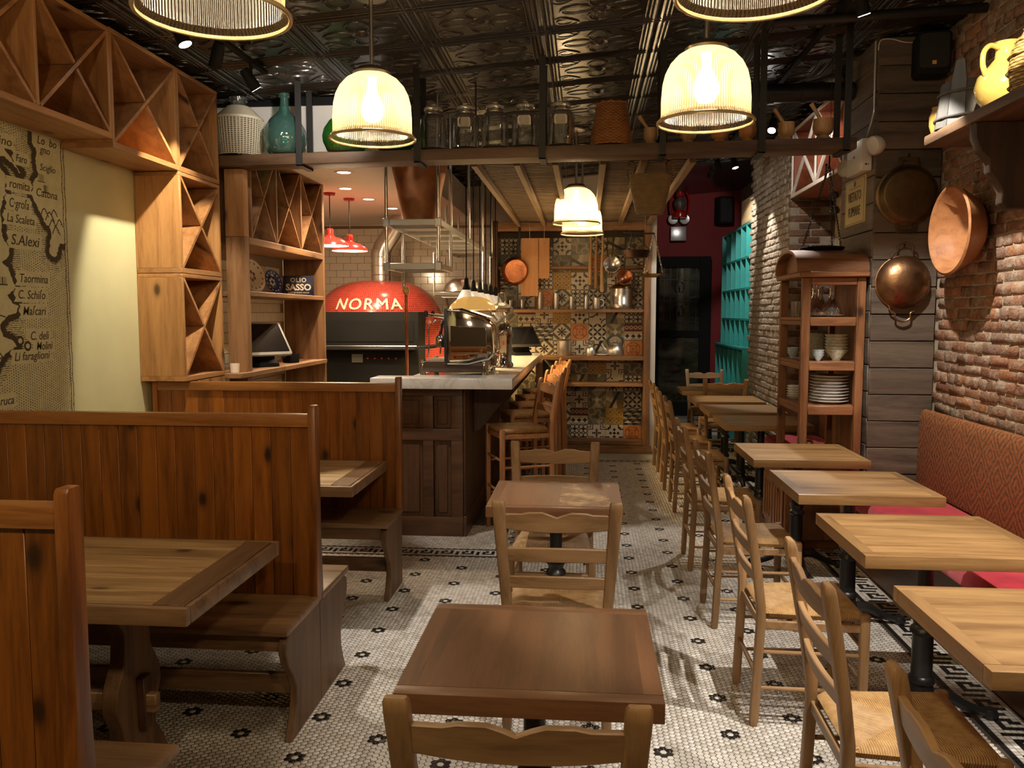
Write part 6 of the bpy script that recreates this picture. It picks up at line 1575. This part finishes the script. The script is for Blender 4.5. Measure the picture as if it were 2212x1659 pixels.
cb('side_panel', CX1-0.02, CX1-0.002, CY0+0.046, CY1-0.046, 0.613, 1.845, M_CAB_Z, 0.002)
cb('cornice', CX0-0.03, CX1+0.015, CY0-0.03, CY1+0.0, 1.848, 1.886, M_CAB_X, 0.008)
arc = [(CX0-0.04 + (CX1-CX0+0.08)*(0.5-0.5*math.cos(PI*k/14)), 0) for k in range(15)]
# barrel roof: axis across (x), arched in y
yc_ = (CY0+CY1)/2; hy = (CY1-CY0)/2+0.0
outer = [(yc_ - hy*math.cos(PI*k/14), 1.887 + 0.163*math.sin(PI*k/14)**0.8) for k in range(15)]
inner = [(yc_ - (hy-0.02)*math.cos(PI*k/14), 1.887 + 0.142*math.sin(PI*k/14)**0.8) for k in range(15)]
MB().prism(outer + inner[::-1], 'x', CX0-0.04, CX1+0.02).build('barrel_roof', M_CAB_X, ca, bevel=0.002, seg=1)
MB().prism([(CY0, 1.886)] + [(p[0], p[1]) for p in inner[1:-1]] + [(CY1, 1.886)], 'x', CX0+0.03, CX0+0.05).build('gable', M_CAB_Y, ca)
bc = cb('base_cabinet', 1.365, 1.855, 5.75, 6.42, 0.06, 0.58, M_CAB_Z, 0.006)
cb('base_top', 1.35, 1.868, 5.732, 6.43, 0.581, 0.612, M_CAB_X, 0.006)
cb('plinth', 1.375, 1.85, 5.77, 6.41, 0.0, 0.06, M_CAB_X, 0.002)
for y0 in (5.78, 6.10):
    cb('drawer', 1.353, 1.364, y0, y0+0.29, 0.44, 0.56, M_CAB_Y)
    d = cb('door', 1.353, 1.364, y0, y0+0.29, 0.09, 0.425, M_CAB_Z)
    for k in range(3): MB().box(1.348, 1.3525, y0+0.06+k*0.07, y0+0.09+k*0.07, 0.13, 0.38).build('slat', M_CAB_Z, d)
# glass, bowls, plates on the dresser
def carafe(label, x, y, z, s=1.0):
    t = thing('carafe', label, 'carafe', (x, y, z), group=None)
    MB().lathe([(0, 0.003), (0.07*s, 0.003), (0.085*s, 0.012), (0.09*s, 0.03), (0.07*s, 0.07), (0.03*s, 0.115), (0.018*s, 0.15), (0.019*s, 0.20), (0.028*s, 0.215)], 26).build('body', M_CLEAR, t, smooth=True)
    MB().lathe([(0, 0.006), (0.066*s, 0.006), (0.08*s, 0.016), (0, 0.014)], 26).build('foot', MATS['jar_base_glass'], t, smooth=True)
carafe('clear wine carafe left on the top shelf of the dresser', 1.575, 5.94, 1.585); carafe('clear wine carafe right on the top shelf of the dresser', 1.68, 5.90, 1.585, 0.95); carafe('clear wine carafe at the back of the dresser top shelf', 1.665, 6.14, 1.585)
for i, (x, y) in enumerate(((1.515, 6.15), (1.52, 6.25))):
    o = MB().lathe([(0, 0.004), (0.026, 0.003), (0.034, 0.11), (0.032, 0.11), (0.024, 0.008), (0, 0.008)], 18).build('tumbler', M_CLEAR, None, (x, y, 1.585), smooth=True)
    tag(o, ('clear tumbler at the left side of the dresser top shelf', 'clear tumbler behind the other one on the dresser top shelf')[i], 'glass')
M_BGLZ = plain('green_speckled_glaze', (0.50, 0.50, 0.38), 0.25, var=0.3, vs=45); M_BGLZ2 = plain('blue_white_glaze', (0.45, 0.52, 0.55), 0.25, var=0.3, vs=60)
def bowl_stack(x, y, z, n, r, h, step, m, where, grp):
    for k in range(n):
        o = MB().lathe([(0, 0), (r*0.35, 0), (r*0.38, h*0.12), (r*0.98, h*0.9), (r, h), (r*0.93, h), (r*0.36, h*0.2), (0, h*0.18)], 24).build('bowl', m if k else (m if m is not M_BGLZ else M_BGLZ), None, (x, y, z + k*step), smooth=True)
        pos = 'bottom bowl' if k == 0 else 'top bowl' if k == n-1 else '%s bowl from the bottom' % ('', 'second', 'third', 'fourth', 'fifth', 'sixth')[k]
        tag(o, '%s in the %s' % (pos, where), 'bowl', grp)
bowl_stack(1.73, 5.94, 1.286, 6, 0.079, 0.075, 0.021, M_BGLZ, 'green-glazed stack at the front of the dresser', 'green bowls in the front stack')
bowl_stack(1.635, 6.14, 1.286, 6, 0.075, 0.075, 0.022, M_BGLZ, 'green-glazed stack at the back of the dresser', 'green bowls in the back stack')
bowl_stack(1.59, 5.87, 1.286, 3, 0.040, 0.045, 0.016, M_BGLZ2, 'little blue and white stack on the dresser', 'small blue bowls')
bowl_stack(1.51, 6.24, 1.286, 3, 0.042, 0.045, 0.016, M_BGLZ2, 'small stack at the left rear of the dresser', 'small bowls at the rear')
def plate_stack(x, y, z, n, r, step, where, grp):
    for k in range(n):
        o = MB().lathe([(0, 0), (r*0.6, 0), (r*0.66, 0.005), (r, 0.020), (r, 0.024), (r*0.97, 0.024), (r*0.64, 0.010), (0, 0.006)], 30).build('plate', M_CER, None, (x + random.uniform(-.003, .003), y + random.uniform(-.003, .003), z + k*step), smooth=True)
        pos = 'bottom white plate' if k == 0 else 'top white plate' if k == n-1 else 'white plate number %s up' % ('', 'two', 'three', 'four', 'five', 'six', 'seven', 'eight', 'nine', 'ten')[k]
        tag(o, '%s of the %s' % (pos, where), 'plate', grp)
plate_stack(1.695, 5.96, 0.987, 9, 0.131, 0.0215, 'tall stack on the dresser', 'white plates in the tall stack')
plate_stack(1.54, 6.26, 0.987, 5, 0.062, 0.018, 'small rear stack on the dresser', 'small white plates at the rear')
o = MB().lathe([(0, 0), (0.14, 0.0), (0.155, 0.012), (0.15, 0.02), (0, 0.008)], 36).build('scale_dish', plain('black_dish', (0.02, 0.017, 0.014), 0.4, 0.6), None, (1.645, 6.07, 2.051), smooth=True)
tag(o, 'flat dark metal dish of a hanging scale above the dresser roof', 'dish')
for i, (dx, dy) in enumerate(((-0.13, 0.0), (0.1, 0.1), (0.1, -0.1))):
    o = chain(None, (1.645+dx, 6.07+dy, 2.074), (1.68, 6.07, 2.64), M_BLACK, n=26); o.name = 'scale_chain'
    tag(o, 'thin dark chain holding the scale dish, %s of three' % ('the left one', 'the rear right one', 'the front right one')[i], 'chain', 'chains of the dresser scale')
t = thing('scale_beam', 'dark iron steelyard beam hanging below the recess wine rack', 'scale', (1.68, 6.07, 2.64))
MB().tube([(0, 0, 0), (0, 0, 0.06)], 0.006, 6).build('hook', M_BLACK, t); MB().tube([(-0.02, 0, 0), (0.06, 0.3, -0.02), (0.09, 0.42, -0.03)], 0.008, 8).build('beam', M_BLACK, t, smooth=True)
MB().tube([(0, 0, 0.06), (0, 0, zc(1.68)-2.645)], 0.0022, 5).build('cord', M_BLACK, t)
b = MB(); b.lathe([(0, 0), (0.03, 0.01), (0.036, 0.03), (0.025, 0.055), (0, 0.065)], 14, c=(0.08, 0.12, -0.33)); b.lathe([(0, 0), (0.026, 0.01), (0.03, 0.03), (0.02, 0.05), (0, 0.055)], 14, c=(0.08, 0.12, -0.22)); b.tube([(0.06, 0.12, -0.01), (0.08, 0.12, -0.16)], 0.004, 5); b.build('weight', M_BLACK, t, smooth=True)
# linen and brass bits on the dresser base
bm = MB(); rings = []
for k, (z, g) in enumerate(((0.0, 0.0), (0.02, -0.01), (0.05, 0.005), (0.075, 0.03), (0.085, 0.06))):
    rings.append([(px + 0.006*math.sin(9*px+k), py + 0.008*math.sin(7*px+2*k), z + 0.006*math.sin(20*px)) for px, py in rrect(0, 0, 0.16-2*g*0.9, 0.14-2*g, 0.5, 5)])
o = bm.loft(rings).build('linen_napkins', plain('white_linen', (0.78, 0.75, 0.70), 0.9), None, (1.47, 5.85, 0.613), smooth=True)
tag(o, 'heap of folded white napkins on the dresser base', 'napkins')
for i, (x, y) in enumerate(((1.58, 6.0), (1.745, 5.87))):
    t = thing('salt_shaker', ('shiny round shaker left', 'shiny round shaker right')[i] + ' on the dresser base behind the table', 'shaker', (x, y, 0.613))
    MB().lathe([(0, 0), (0.03, 0), (0.036, 0.02), (0.036, 0.06), (0.03, 0.075)], 16).build('body', M_CHROME, t, smooth=True)
    MB().lathe([(0.031, 0.075), (0.028, 0.095), (0.012, 0.105), (0, 0.106)], 16).build('lid', M_BRASS, t, smooth=True)

# ------------------------------------------------------------------ back of the room
dr = struct(MB().box(1.03, 1.88, 12.80, 12.85, 0.0, 2.43).build('door_1', M_BLACKM))
for x0, x1, z0, z1 in ((0.985, 1.10, 0.0, 2.47), (1.70, 1.86, 0.0, 2.47), (1.10, 1.70, 2.30, 2.47), (1.10, 1.70, 1.26, 1.36), (1.10, 1.70, 0.0, 0.28)):
    MB().box(x0, x1, 12.755, 12.80, z0, z1).build('frame_rail', M_BLACKM, dr, bevel=0.006, seg=1)
def panebehind():
    m, nt, b = nodes('night_glass')
    v = coords(nt, (1, 1, 2.2), False); n = noisetex(nt, v, 2.6, 4, 0.6)
    nt.links.new(ramp(nt, n, [(0.35, (0.012, 0.011, 0.008)), (0.6, (0.06, 0.055, 0.038)), (0.8, (0.11, 0.10, 0.065))]), b.inputs['Base Color'])
    b.inputs['Roughness'].default_value = 0.06; b.inputs['Coat Weight'].default_value = 0.5
    return m
for z0, z1 in ((1.362, 2.298), (0.282, 1.258)): MB().box(1.10, 1.70, 12.785, 12.792, z0, z1).build('pane', panebehind(), dr)
for k in range(6): MB().box(1.17+k*0.095, 1.18+k*0.095, 12.768, 12.776, 1.36, 2.30).build('grille_bar', M_BLACK, dr)
for z in (1.48, 1.80, 2.12): MB().box(1.10, 1.70, 12.77, 12.777, z, z+0.012).build('grille_bar', M_BLACK, dr)
b = MB()
for cx, cz, s in ((1.40, 2.0, 1), (1.40, 2.0, -1), (1.40, 1.64, 1), (1.40, 1.64, -1)):
    b.tube([(cx + s*(0.02+0.06*math.sin(a)*(1-a/8)), 12.766, cz + 0.09*math.cos(a)*(1-a/9)) for a in [i*0.45 for i in range(12)]], 0.006, 5)
b.build('grille_scroll', M_BLACK, dr)
struct(MB().box(0.95, 1.95, 12.40, 12.80, 0.0, 0.07).build('trim_3', plain('stone_step', (0.22, 0.21, 0.19), 0.7, var=0.2)))
t = thing('exit_lamp', 'grey emergency lamp box with two round heads over the back door', 'emergency light', (1.37, 12.79, 2.80))
MB().box(-0.115, 0.115, -0.06, 0.05, -0.10, 0.11).build('housing', plain('grey_steel_box', (0.42, 0.42, 0.41), 0.25, 0.5), t, bevel=0.008)
for s in (-1, 1):
    MB().lathe([(0, -0.02), (0.07, -0.025), (0.078, 0.0), (0.06, 0.05), (0, 0.06)], 20, M=Matrix.Rotation(-PI/2, 3, 'X')).build('lamp_head', plain('head_glass', (0.50, 0.48, 0.44), 0.15), t, (s*0.085, -0.05, 0.215), smooth=True)
    MB().tube([(s*0.06, -0.02, 0.10), (s*0.085, -0.03, 0.15)], 0.008, 6).build('stalk', M_STRAP, t)
t = thing('red_lantern', 'red hurricane lantern hanging above the back door', 'lantern', (1.372, 12.60, 3.02))
MB().lathe([(0, 0), (0.10, 0), (0.105, 0.02), (0.10, 0.07), (0.06, 0.10), (0.055, 0.12), (0, 0.12)], 22).build('tank', M_RED_EN, t, smooth=True)
MB().lathe([(0.045, 0.12), (0.085, 0.19), (0.08, 0.25), (0.045, 0.30)], 20).build('globe', M_CLEAR, t, smooth=True)
MB().lathe([(0.05, 0.30), (0.07, 0.31), (0.06, 0.36), (0.065, 0.39), (0.02, 0.42), (0, 0.42)], 20).build('hood', M_RED_EN, t, smooth=True)
for s in (-1, 1): MB().tube([(s*0.09, 0, 0.05), (s*0.125, 0, 0.12), (s*0.125, 0, 0.30), (s*0.06, 0, 0.40)], 0.013, 8).build('side_tube', M_RED_EN, t, smooth=True)
MB().tube([(-0.09, 0, 0.38), (-0.08, 0, 0.48), (0, 0, 0.53), (0.08, 0, 0.48), (0.09, 0, 0.38)], 0.004, 6).build('bail', M_STRAP, t)
MB().tube([(0, 0, 0.53), (0, 0, zc(1.37)-3.02)], 0.003, 5).build('cord', M_BLACKM, t)
# turquoise pigeon-hole rack against the right wall
TQ = plain('turquoise_paint', (0.035, 0.30, 0.285), 0.45, var=0.12, vs=4)
tq = thing('turquoise_rack', 'tall turquoise bottle rack with slanting cells in the far right corner', 'wine rack', (0, 0, 0))
def tb(name, *a): return MB().box(*a).build(name, TQ, tq)
ya, yb = 9.88, 11.95; zr = (1.19, 1.53, 1.90, 2.27, 2.66)
tb('side_board', 1.89, 2.28, ya, ya+0.03, 0, 2.68); tb('side_board', 1.89, 2.28, yb-0.03, yb, 0, 2.68); tb('back_panel', 2.27, 2.28, ya+0.031, yb-0.031, 0, 2.66)
for z in zr: tb('shelf', 1.90 if z > 1.2 else 1.80, 2.268, ya+0.031, yb-0.031, z, z+0.025)
for z0, z1 in zip(zr[:-1], zr[1:]):
    for k in range(1, 6):
        y = ya + (yb-ya)*k/6; tb('divider', 1.895, 2.268, y-0.008, y+0.008, z0+0.026, z1-0.001)
for k in range(0, 7):
    y = ya + 0.04 + (yb-ya-0.08)*k/6; tb('lower_divider', 1.82, 2.268, y-0.01, y+0.01, 0.02, 1.188)
tb('lower_shelf', 1.82, 2.268, ya+0.06, yb-0.06, 0.62, 0.645) if False else None
t = thing('wooden_crate', 'pale wooden wine crate lying on top of the turquoise rack', 'crate', (2.06, 10.25, 2.69))
M_CRATE = wood('crate_pine', (0.58, 0.42, 0.22), (0.40, 0.26, 0.12), 'y', rough=0.6)
for x0, x1, y0, y1, z0, z1 in ((-0.16, 0.16, -0.33, 0.33, 0.0, 0.015), (-0.16, -0.145, -0.33, 0.33, 0.016, 0.27), (0.145, 0.16, -0.33, 0.33, 0.016, 0.27), (-0.144, 0.144, -0.33, -0.312, 0.016, 0.27), (-0.144, 0.144, 0.312, 0.33, 0.016, 0.27), (-0.16, 0.16, -0.33, 0.33, 0.271, 0.285)):
    MB().box(x0, x1, y0, y1, z0, z1).build('panel', M_CRATE, t)
t = thing('back_speaker', 'black loudspeaker high on the red wall by the turquoise rack', 'speaker', (2.02, 12.70, 3.13), 0.3)
MB().prism(rrect(0, 0, 0.22, 0.40, 0.2, 4), 'y', -0.09, 0.09).build('cabinet', M_BLACKM, t, bevel=0.01)
MB().prism(rrect(0, 0, 0.18, 0.34, 0.2, 4), 'y', -0.096, -0.0905).build('grille', MATS['speaker_cloth'], t)

# ------------------------------------------------------------------ ducts and track lights under the ceiling
dk = thing('black_duct', 'black painted round duct crossing below the ceiling on the right', 'duct', (0, 0, 0))
MB().tube([(1.10, 6.20, 3.165), (1.86, 6.20, 3.165)], 0.066, 18).build('pipe', M_BLACK, dk, smooth=True)
for x in (1.28, 1.50, 1.62): MB().tube([(x, 6.2, 3.165), (x+0.035, 6.2, 3.165)], 0.074, 18).build('collar', M_BLACK, dk, smooth=True)
o = MB().tube([(1.12, 6.9, 3.27), (1.45, 6.75, 3.27), (1.70, 6.45, 3.28), (1.80, 6.33, 3.29)], 0.05, 14).build('flexible_duct', plain('foil', (0.30, 0.29, 0.27), 0.3, 0.9, bmp=0.6, bs=60), None, smooth=True)
tag(o, 'crinkled foil duct behind the black duct near the ceiling', 'duct')
o = MB().tube([(1.05, 5.0, 3.25), (1.75, 5.05, 3.30), (2.25, 5.1, 3.335)], 0.028, 12).build('ceiling_pipe', M_BLACK, None, smooth=True)
tag(o, 'slim black pipe under the ceiling in front of the duct', 'pipe')
def track(label, x, y0, y1):
    z = zc(x) - 0.02
    o = MB().box(x-0.017, x+0.017, y0, y1, z-0.03, z-0.008).build('light_track', M_BLACKM, None); tag(o, label, 'light track')
    return z-0.03
M_LENS = plain('spot_lens', (1, 1, 1), 0.3, emit=(1.0, 0.95, 0.88), es=60)
def head(label, x, y, z, aim, watts, cone, col, lit=True, blend=0.35):
    t = thing('track_spot', label, 'spotlight', (x, y, z-0.10), rot=(Vector(aim)-Vector((x, y, z-0.1))).to_track_quat('-Z', 'Y').to_euler())
    MB().lathe([(0.0, 0.075), (0.022, 0.075), (0.030, 0.06), (0.034, -0.05), (0.030, -0.05), (0.026, -0.038), (0, -0.038)], 18).build('can', M_BLACKM, t, smooth=True)
    MB().lathe([(0, -0.0505), (0.031, -0.0505)], 16).build('lens', M_LENS if lit else plain('unlit_lens', (0.05, 0.05, 0.05), 0.1), t)
    d = (Vector(aim)-Vector((x, y, z-0.1))).normalized()
    o = MB().tube([(x, y, z), (x, y, z-0.06)], 0.010, 8).build('stem', M_BLACKM, None); o.parent = t
    o.matrix_parent_inverse = (Matrix.Translation(t.location) @ t.rotation_euler.to_matrix().to_4x4()).inverted()
    if watts: lamp('SPOT', Vector((x, y, z-0.10)) + d*0.055, watts, col, 0.02, aim, cone, blend)
zl = track('black light track along the left side of the ceiling', -1.93, 2.2, 5.0)
head('lit track spotlight shining near the upper left lamp', -2.06+0.11, 3.98, zl, (-0.60, 3.95, 0.0), 150, 34, COOL)
head('black track spotlight in the middle of the left track, seen from behind', -1.93, 4.33, zl, (-2.62, 4.95, 1.4), 110, 64, (1.0, 0.86, 0.62))
head('black track spotlight at the far end of the left track', -1.93, 4.78, zl, (-1.0, 5.75, 1.15), 80, 34, COOL)
lamp('SPOT', (-1.55, 4.66, 2.95), 26, COOL, 0.03, (-1.85, 5.72, 2.85), 72, 0.6)     # added wash over the demijohns and soffit, with no fixture of its own
zr_ = track('black light track along the right side of the ceiling', 1.42, 2.0, 9.4)
head('lit downlight spot on the right track above the banquette tables', 1.42, 4.62, zr_, (2.10, 5.05, 1.0), 210, 66, COOL)
head('bright track spotlight behind the mortars', 1.485, 7.0, 3.21, (0.55, 4.9, 0.0), 130, 46, COOL)
head('bright track spotlight far back near the passage', 1.53, 9.0, 3.27, (1.90, 8.65, 1.5), 130, 50, COOL)
head('track spotlight aimed at the turquoise rack', 1.42, 9.35, zr_, (2.1, 10.7, 1.7), 110, 60, COOL)
head('track spotlight farthest back, aimed at the lantern over the back door', 1.42, 9.9, zr_, (1.37, 12.8, 2.8), 40, 40, COOL)
for px in (-1.04, 0.44): lamp('POINT', (px, 0.45, 2.50), 40, WARM, 0.08)       # the pendants behind the camera
lamp('SPOT', (1.42, 8.0, 3.25), 60, COOL, 0.02, (0.77, 9.68, 1.5), 30, 0.3)
lamp('SPOT', (1.42, 3.7, 3.2), 170, COOL, 0.02, (1.69, 5.86, 1.09), 9, 0.3)
# the nearer spots of the same track, over the camera, and one added for the recess rack
lamp('SPOT', (1.42, 2.6, 3.2), 300, COOL, 0.02, (1.55, 3.1, 0.0), 54, 0.3)
lamp('SPOT', (1.42, 6.3, 3.1), 60, COOL, 0.02, (1.95, 7.2, 2.85), 50, 0.4)  # added spot without a head, brightens the recess wine rack
lamp('SPOT', (1.42, 1.5, 3.2), 190, COOL, 0.02, (0.45, 3.1, 0.0), 44, 0.3)
lamp('SPOT', (1.42, 3.3, 3.2), 170, (1.0, 0.85, 0.6), 0.02, (2.05, 4.26, 2.78), 20, 0.3)

# ------------------------------------------------------------------ prismatic glass pendants
def holo():
    m = bpy.data.materials.new('ribbed_lamp_glass'); m.use_nodes = True; nt = m.node_tree; nt.nodes.clear()
    out = nt.nodes.new('ShaderNodeOutputMaterial')
    tc = nt.nodes.new('ShaderNodeTexCoord'); sp = nt.nodes.new('ShaderNodeSeparateXYZ'); nt.links.new(tc.outputs['Object'], sp.inputs[0])
    an = mth(nt, 'ARCTAN2', sp.outputs[1], sp.outputs[0]); rib = mth(nt, 'MULTIPLY_ADD', mth(nt, 'SINE', mth(nt, 'MULTIPLY', an, 110.0)), 0.5, 0.5)
    tl_ = nt.nodes.new('ShaderNodeBsdfTranslucent'); nt.links.new(ramp(nt, rib, [(0, (0.40, 0.29, 0.14)), (1, (0.95, 0.76, 0.46))]), tl_.inputs[0])
    tr = nt.nodes.new('ShaderNodeBsdfTransparent'); tr.inputs[0].default_value = (1.0, 0.93, 0.80, 1)
    gl = nt.nodes.new('ShaderNodeBsdfGlossy'); gl.inputs['Roughness'].default_value = 0.12
    bp = nt.nodes.new('ShaderNodeBump'); bp.inputs['Strength'].default_value = 0.6; bp.inputs['Distance'].default_value = 0.004
    nt.links.new(rib, bp.inputs['Height']); nt.links.new(bp.outputs[0], gl.inputs['Normal']); nt.links.new(bp.outputs[0], tl_.inputs['Normal'])
    low = nt.nodes.new('ShaderNodeMapRange'); low.inputs[1].default_value = 0.02; low.inputs[2].default_value = 0.10; low.inputs[3].default_value = 0.55; low.inputs[4].default_value = 0.26
    nt.links.new(sp.outputs[2], low.inputs[0])
    m1 = nt.nodes.new('ShaderNodeMixShader'); nt.links.new(low.outputs[0], m1.inputs[0]); nt.links.new(tl_.outputs[0], m1.inputs[1]); nt.links.new(tr.outputs[0], m1.inputs[2])
    m2 = nt.nodes.new('ShaderNodeMixShader'); m2.inputs[0].default_value = 0.07; nt.links.new(m1.outputs[0], m2.inputs[1]); nt.links.new(gl.outputs[0], m2.inputs[2])
    nt.links.new(m2.outputs[0], out.inputs[0]); return m
M_HOLO = holo(); M_RIM = plain('lamp_rim_glass', (0.85, 0.66, 0.36), 0.15, coat=0.5); M_RIM.node_tree.nodes['Principled BSDF'].inputs['Transmission Weight'].default_value = 0.35; M_NICK = plain('brushed_nickel', (0.52, 0.47, 0.40), 0.35, 1.0)
M_BULB = plain('pendant_bulb', (1, 0.9, 0.7), 0.4, emit=(1.0, 0.80, 0.52), es=30)
def pendant(label, x, y, z, watts):
    t = thing('pendant_lamp', label, 'pendant lamp', (x, y, z), group='ribbed glass pendant lamps')
    MB().lathe([(0.205, 0.0), (0.212, 0.008), (0.205, 0.018), (0.194, 0.03), (0.194, 0.10), (0.189, 0.17), (0.178, 0.215), (0.158, 0.255), (0.126, 0.29), (0.088, 0.312)], 64).build('shade', M_HOLO, t, smooth=True)
    MB().tube([(0.209*math.cos(2*PI*k/48), 0.209*math.sin(2*PI*k/48), 0.006) for k in range(48)], 0.007, 8, closed=True).build('rim', M_RIM, t, smooth=True)
    MB().lathe([(0.090, 0.310), (0.094, 0.322), (0.07, 0.345), (0.03, 0.352), (0.0, 0.353)], 28).build('cap', M_NICK, t, smooth=True)
    h = zc(x) - z - 0.01
    MB().tube([(0, 0, 0.345), (0, 0, h)], 0.011, 10).build('rod', M_NICK, t, smooth=True)
    MB().lathe([(0.0, h), (0.078, h), (0.076, h-0.014), (0.02, h-0.022), (0, h-0.022)], 28).build('canopy', M_NICK, t, smooth=True)
    MB().lathe([(0, 0.085), (0.035, 0.095), (0.056, 0.13), (0.056, 0.165), (0.038, 0.205), (0.022, 0.24), (0.018, 0.30)], 16).build('bulb', M_BULB, t, smooth=True)
    lamp('POINT', (x, y, z+0.125), watts, WARM, 0.05)
    return t
PW = 42
pendant('ribbed glass pendant lamp cut by the top left edge of the photo', -1.04, 2.32, 2.43, PW)
pendant('ribbed glass pendant lamp hanging before the plank on the left', -1.055, 4.13, 2.46, PW)
pendant('ribbed glass pendant lamp cut by the top edge right of the middle', 0.44, 2.32, 2.44, PW)
pendant('ribbed glass pendant lamp hanging before the plank on the right', 0.52, 3.82, 2.44, PW)
pendant('ribbed glass pendant lamp over the bar stools, the nearer of two', -0.09, 7.5, 2.40, 100)
pendant('ribbed glass pendant lamp over the bar stools, the farther of two', -0.04, 8.25, 2.38, 115)
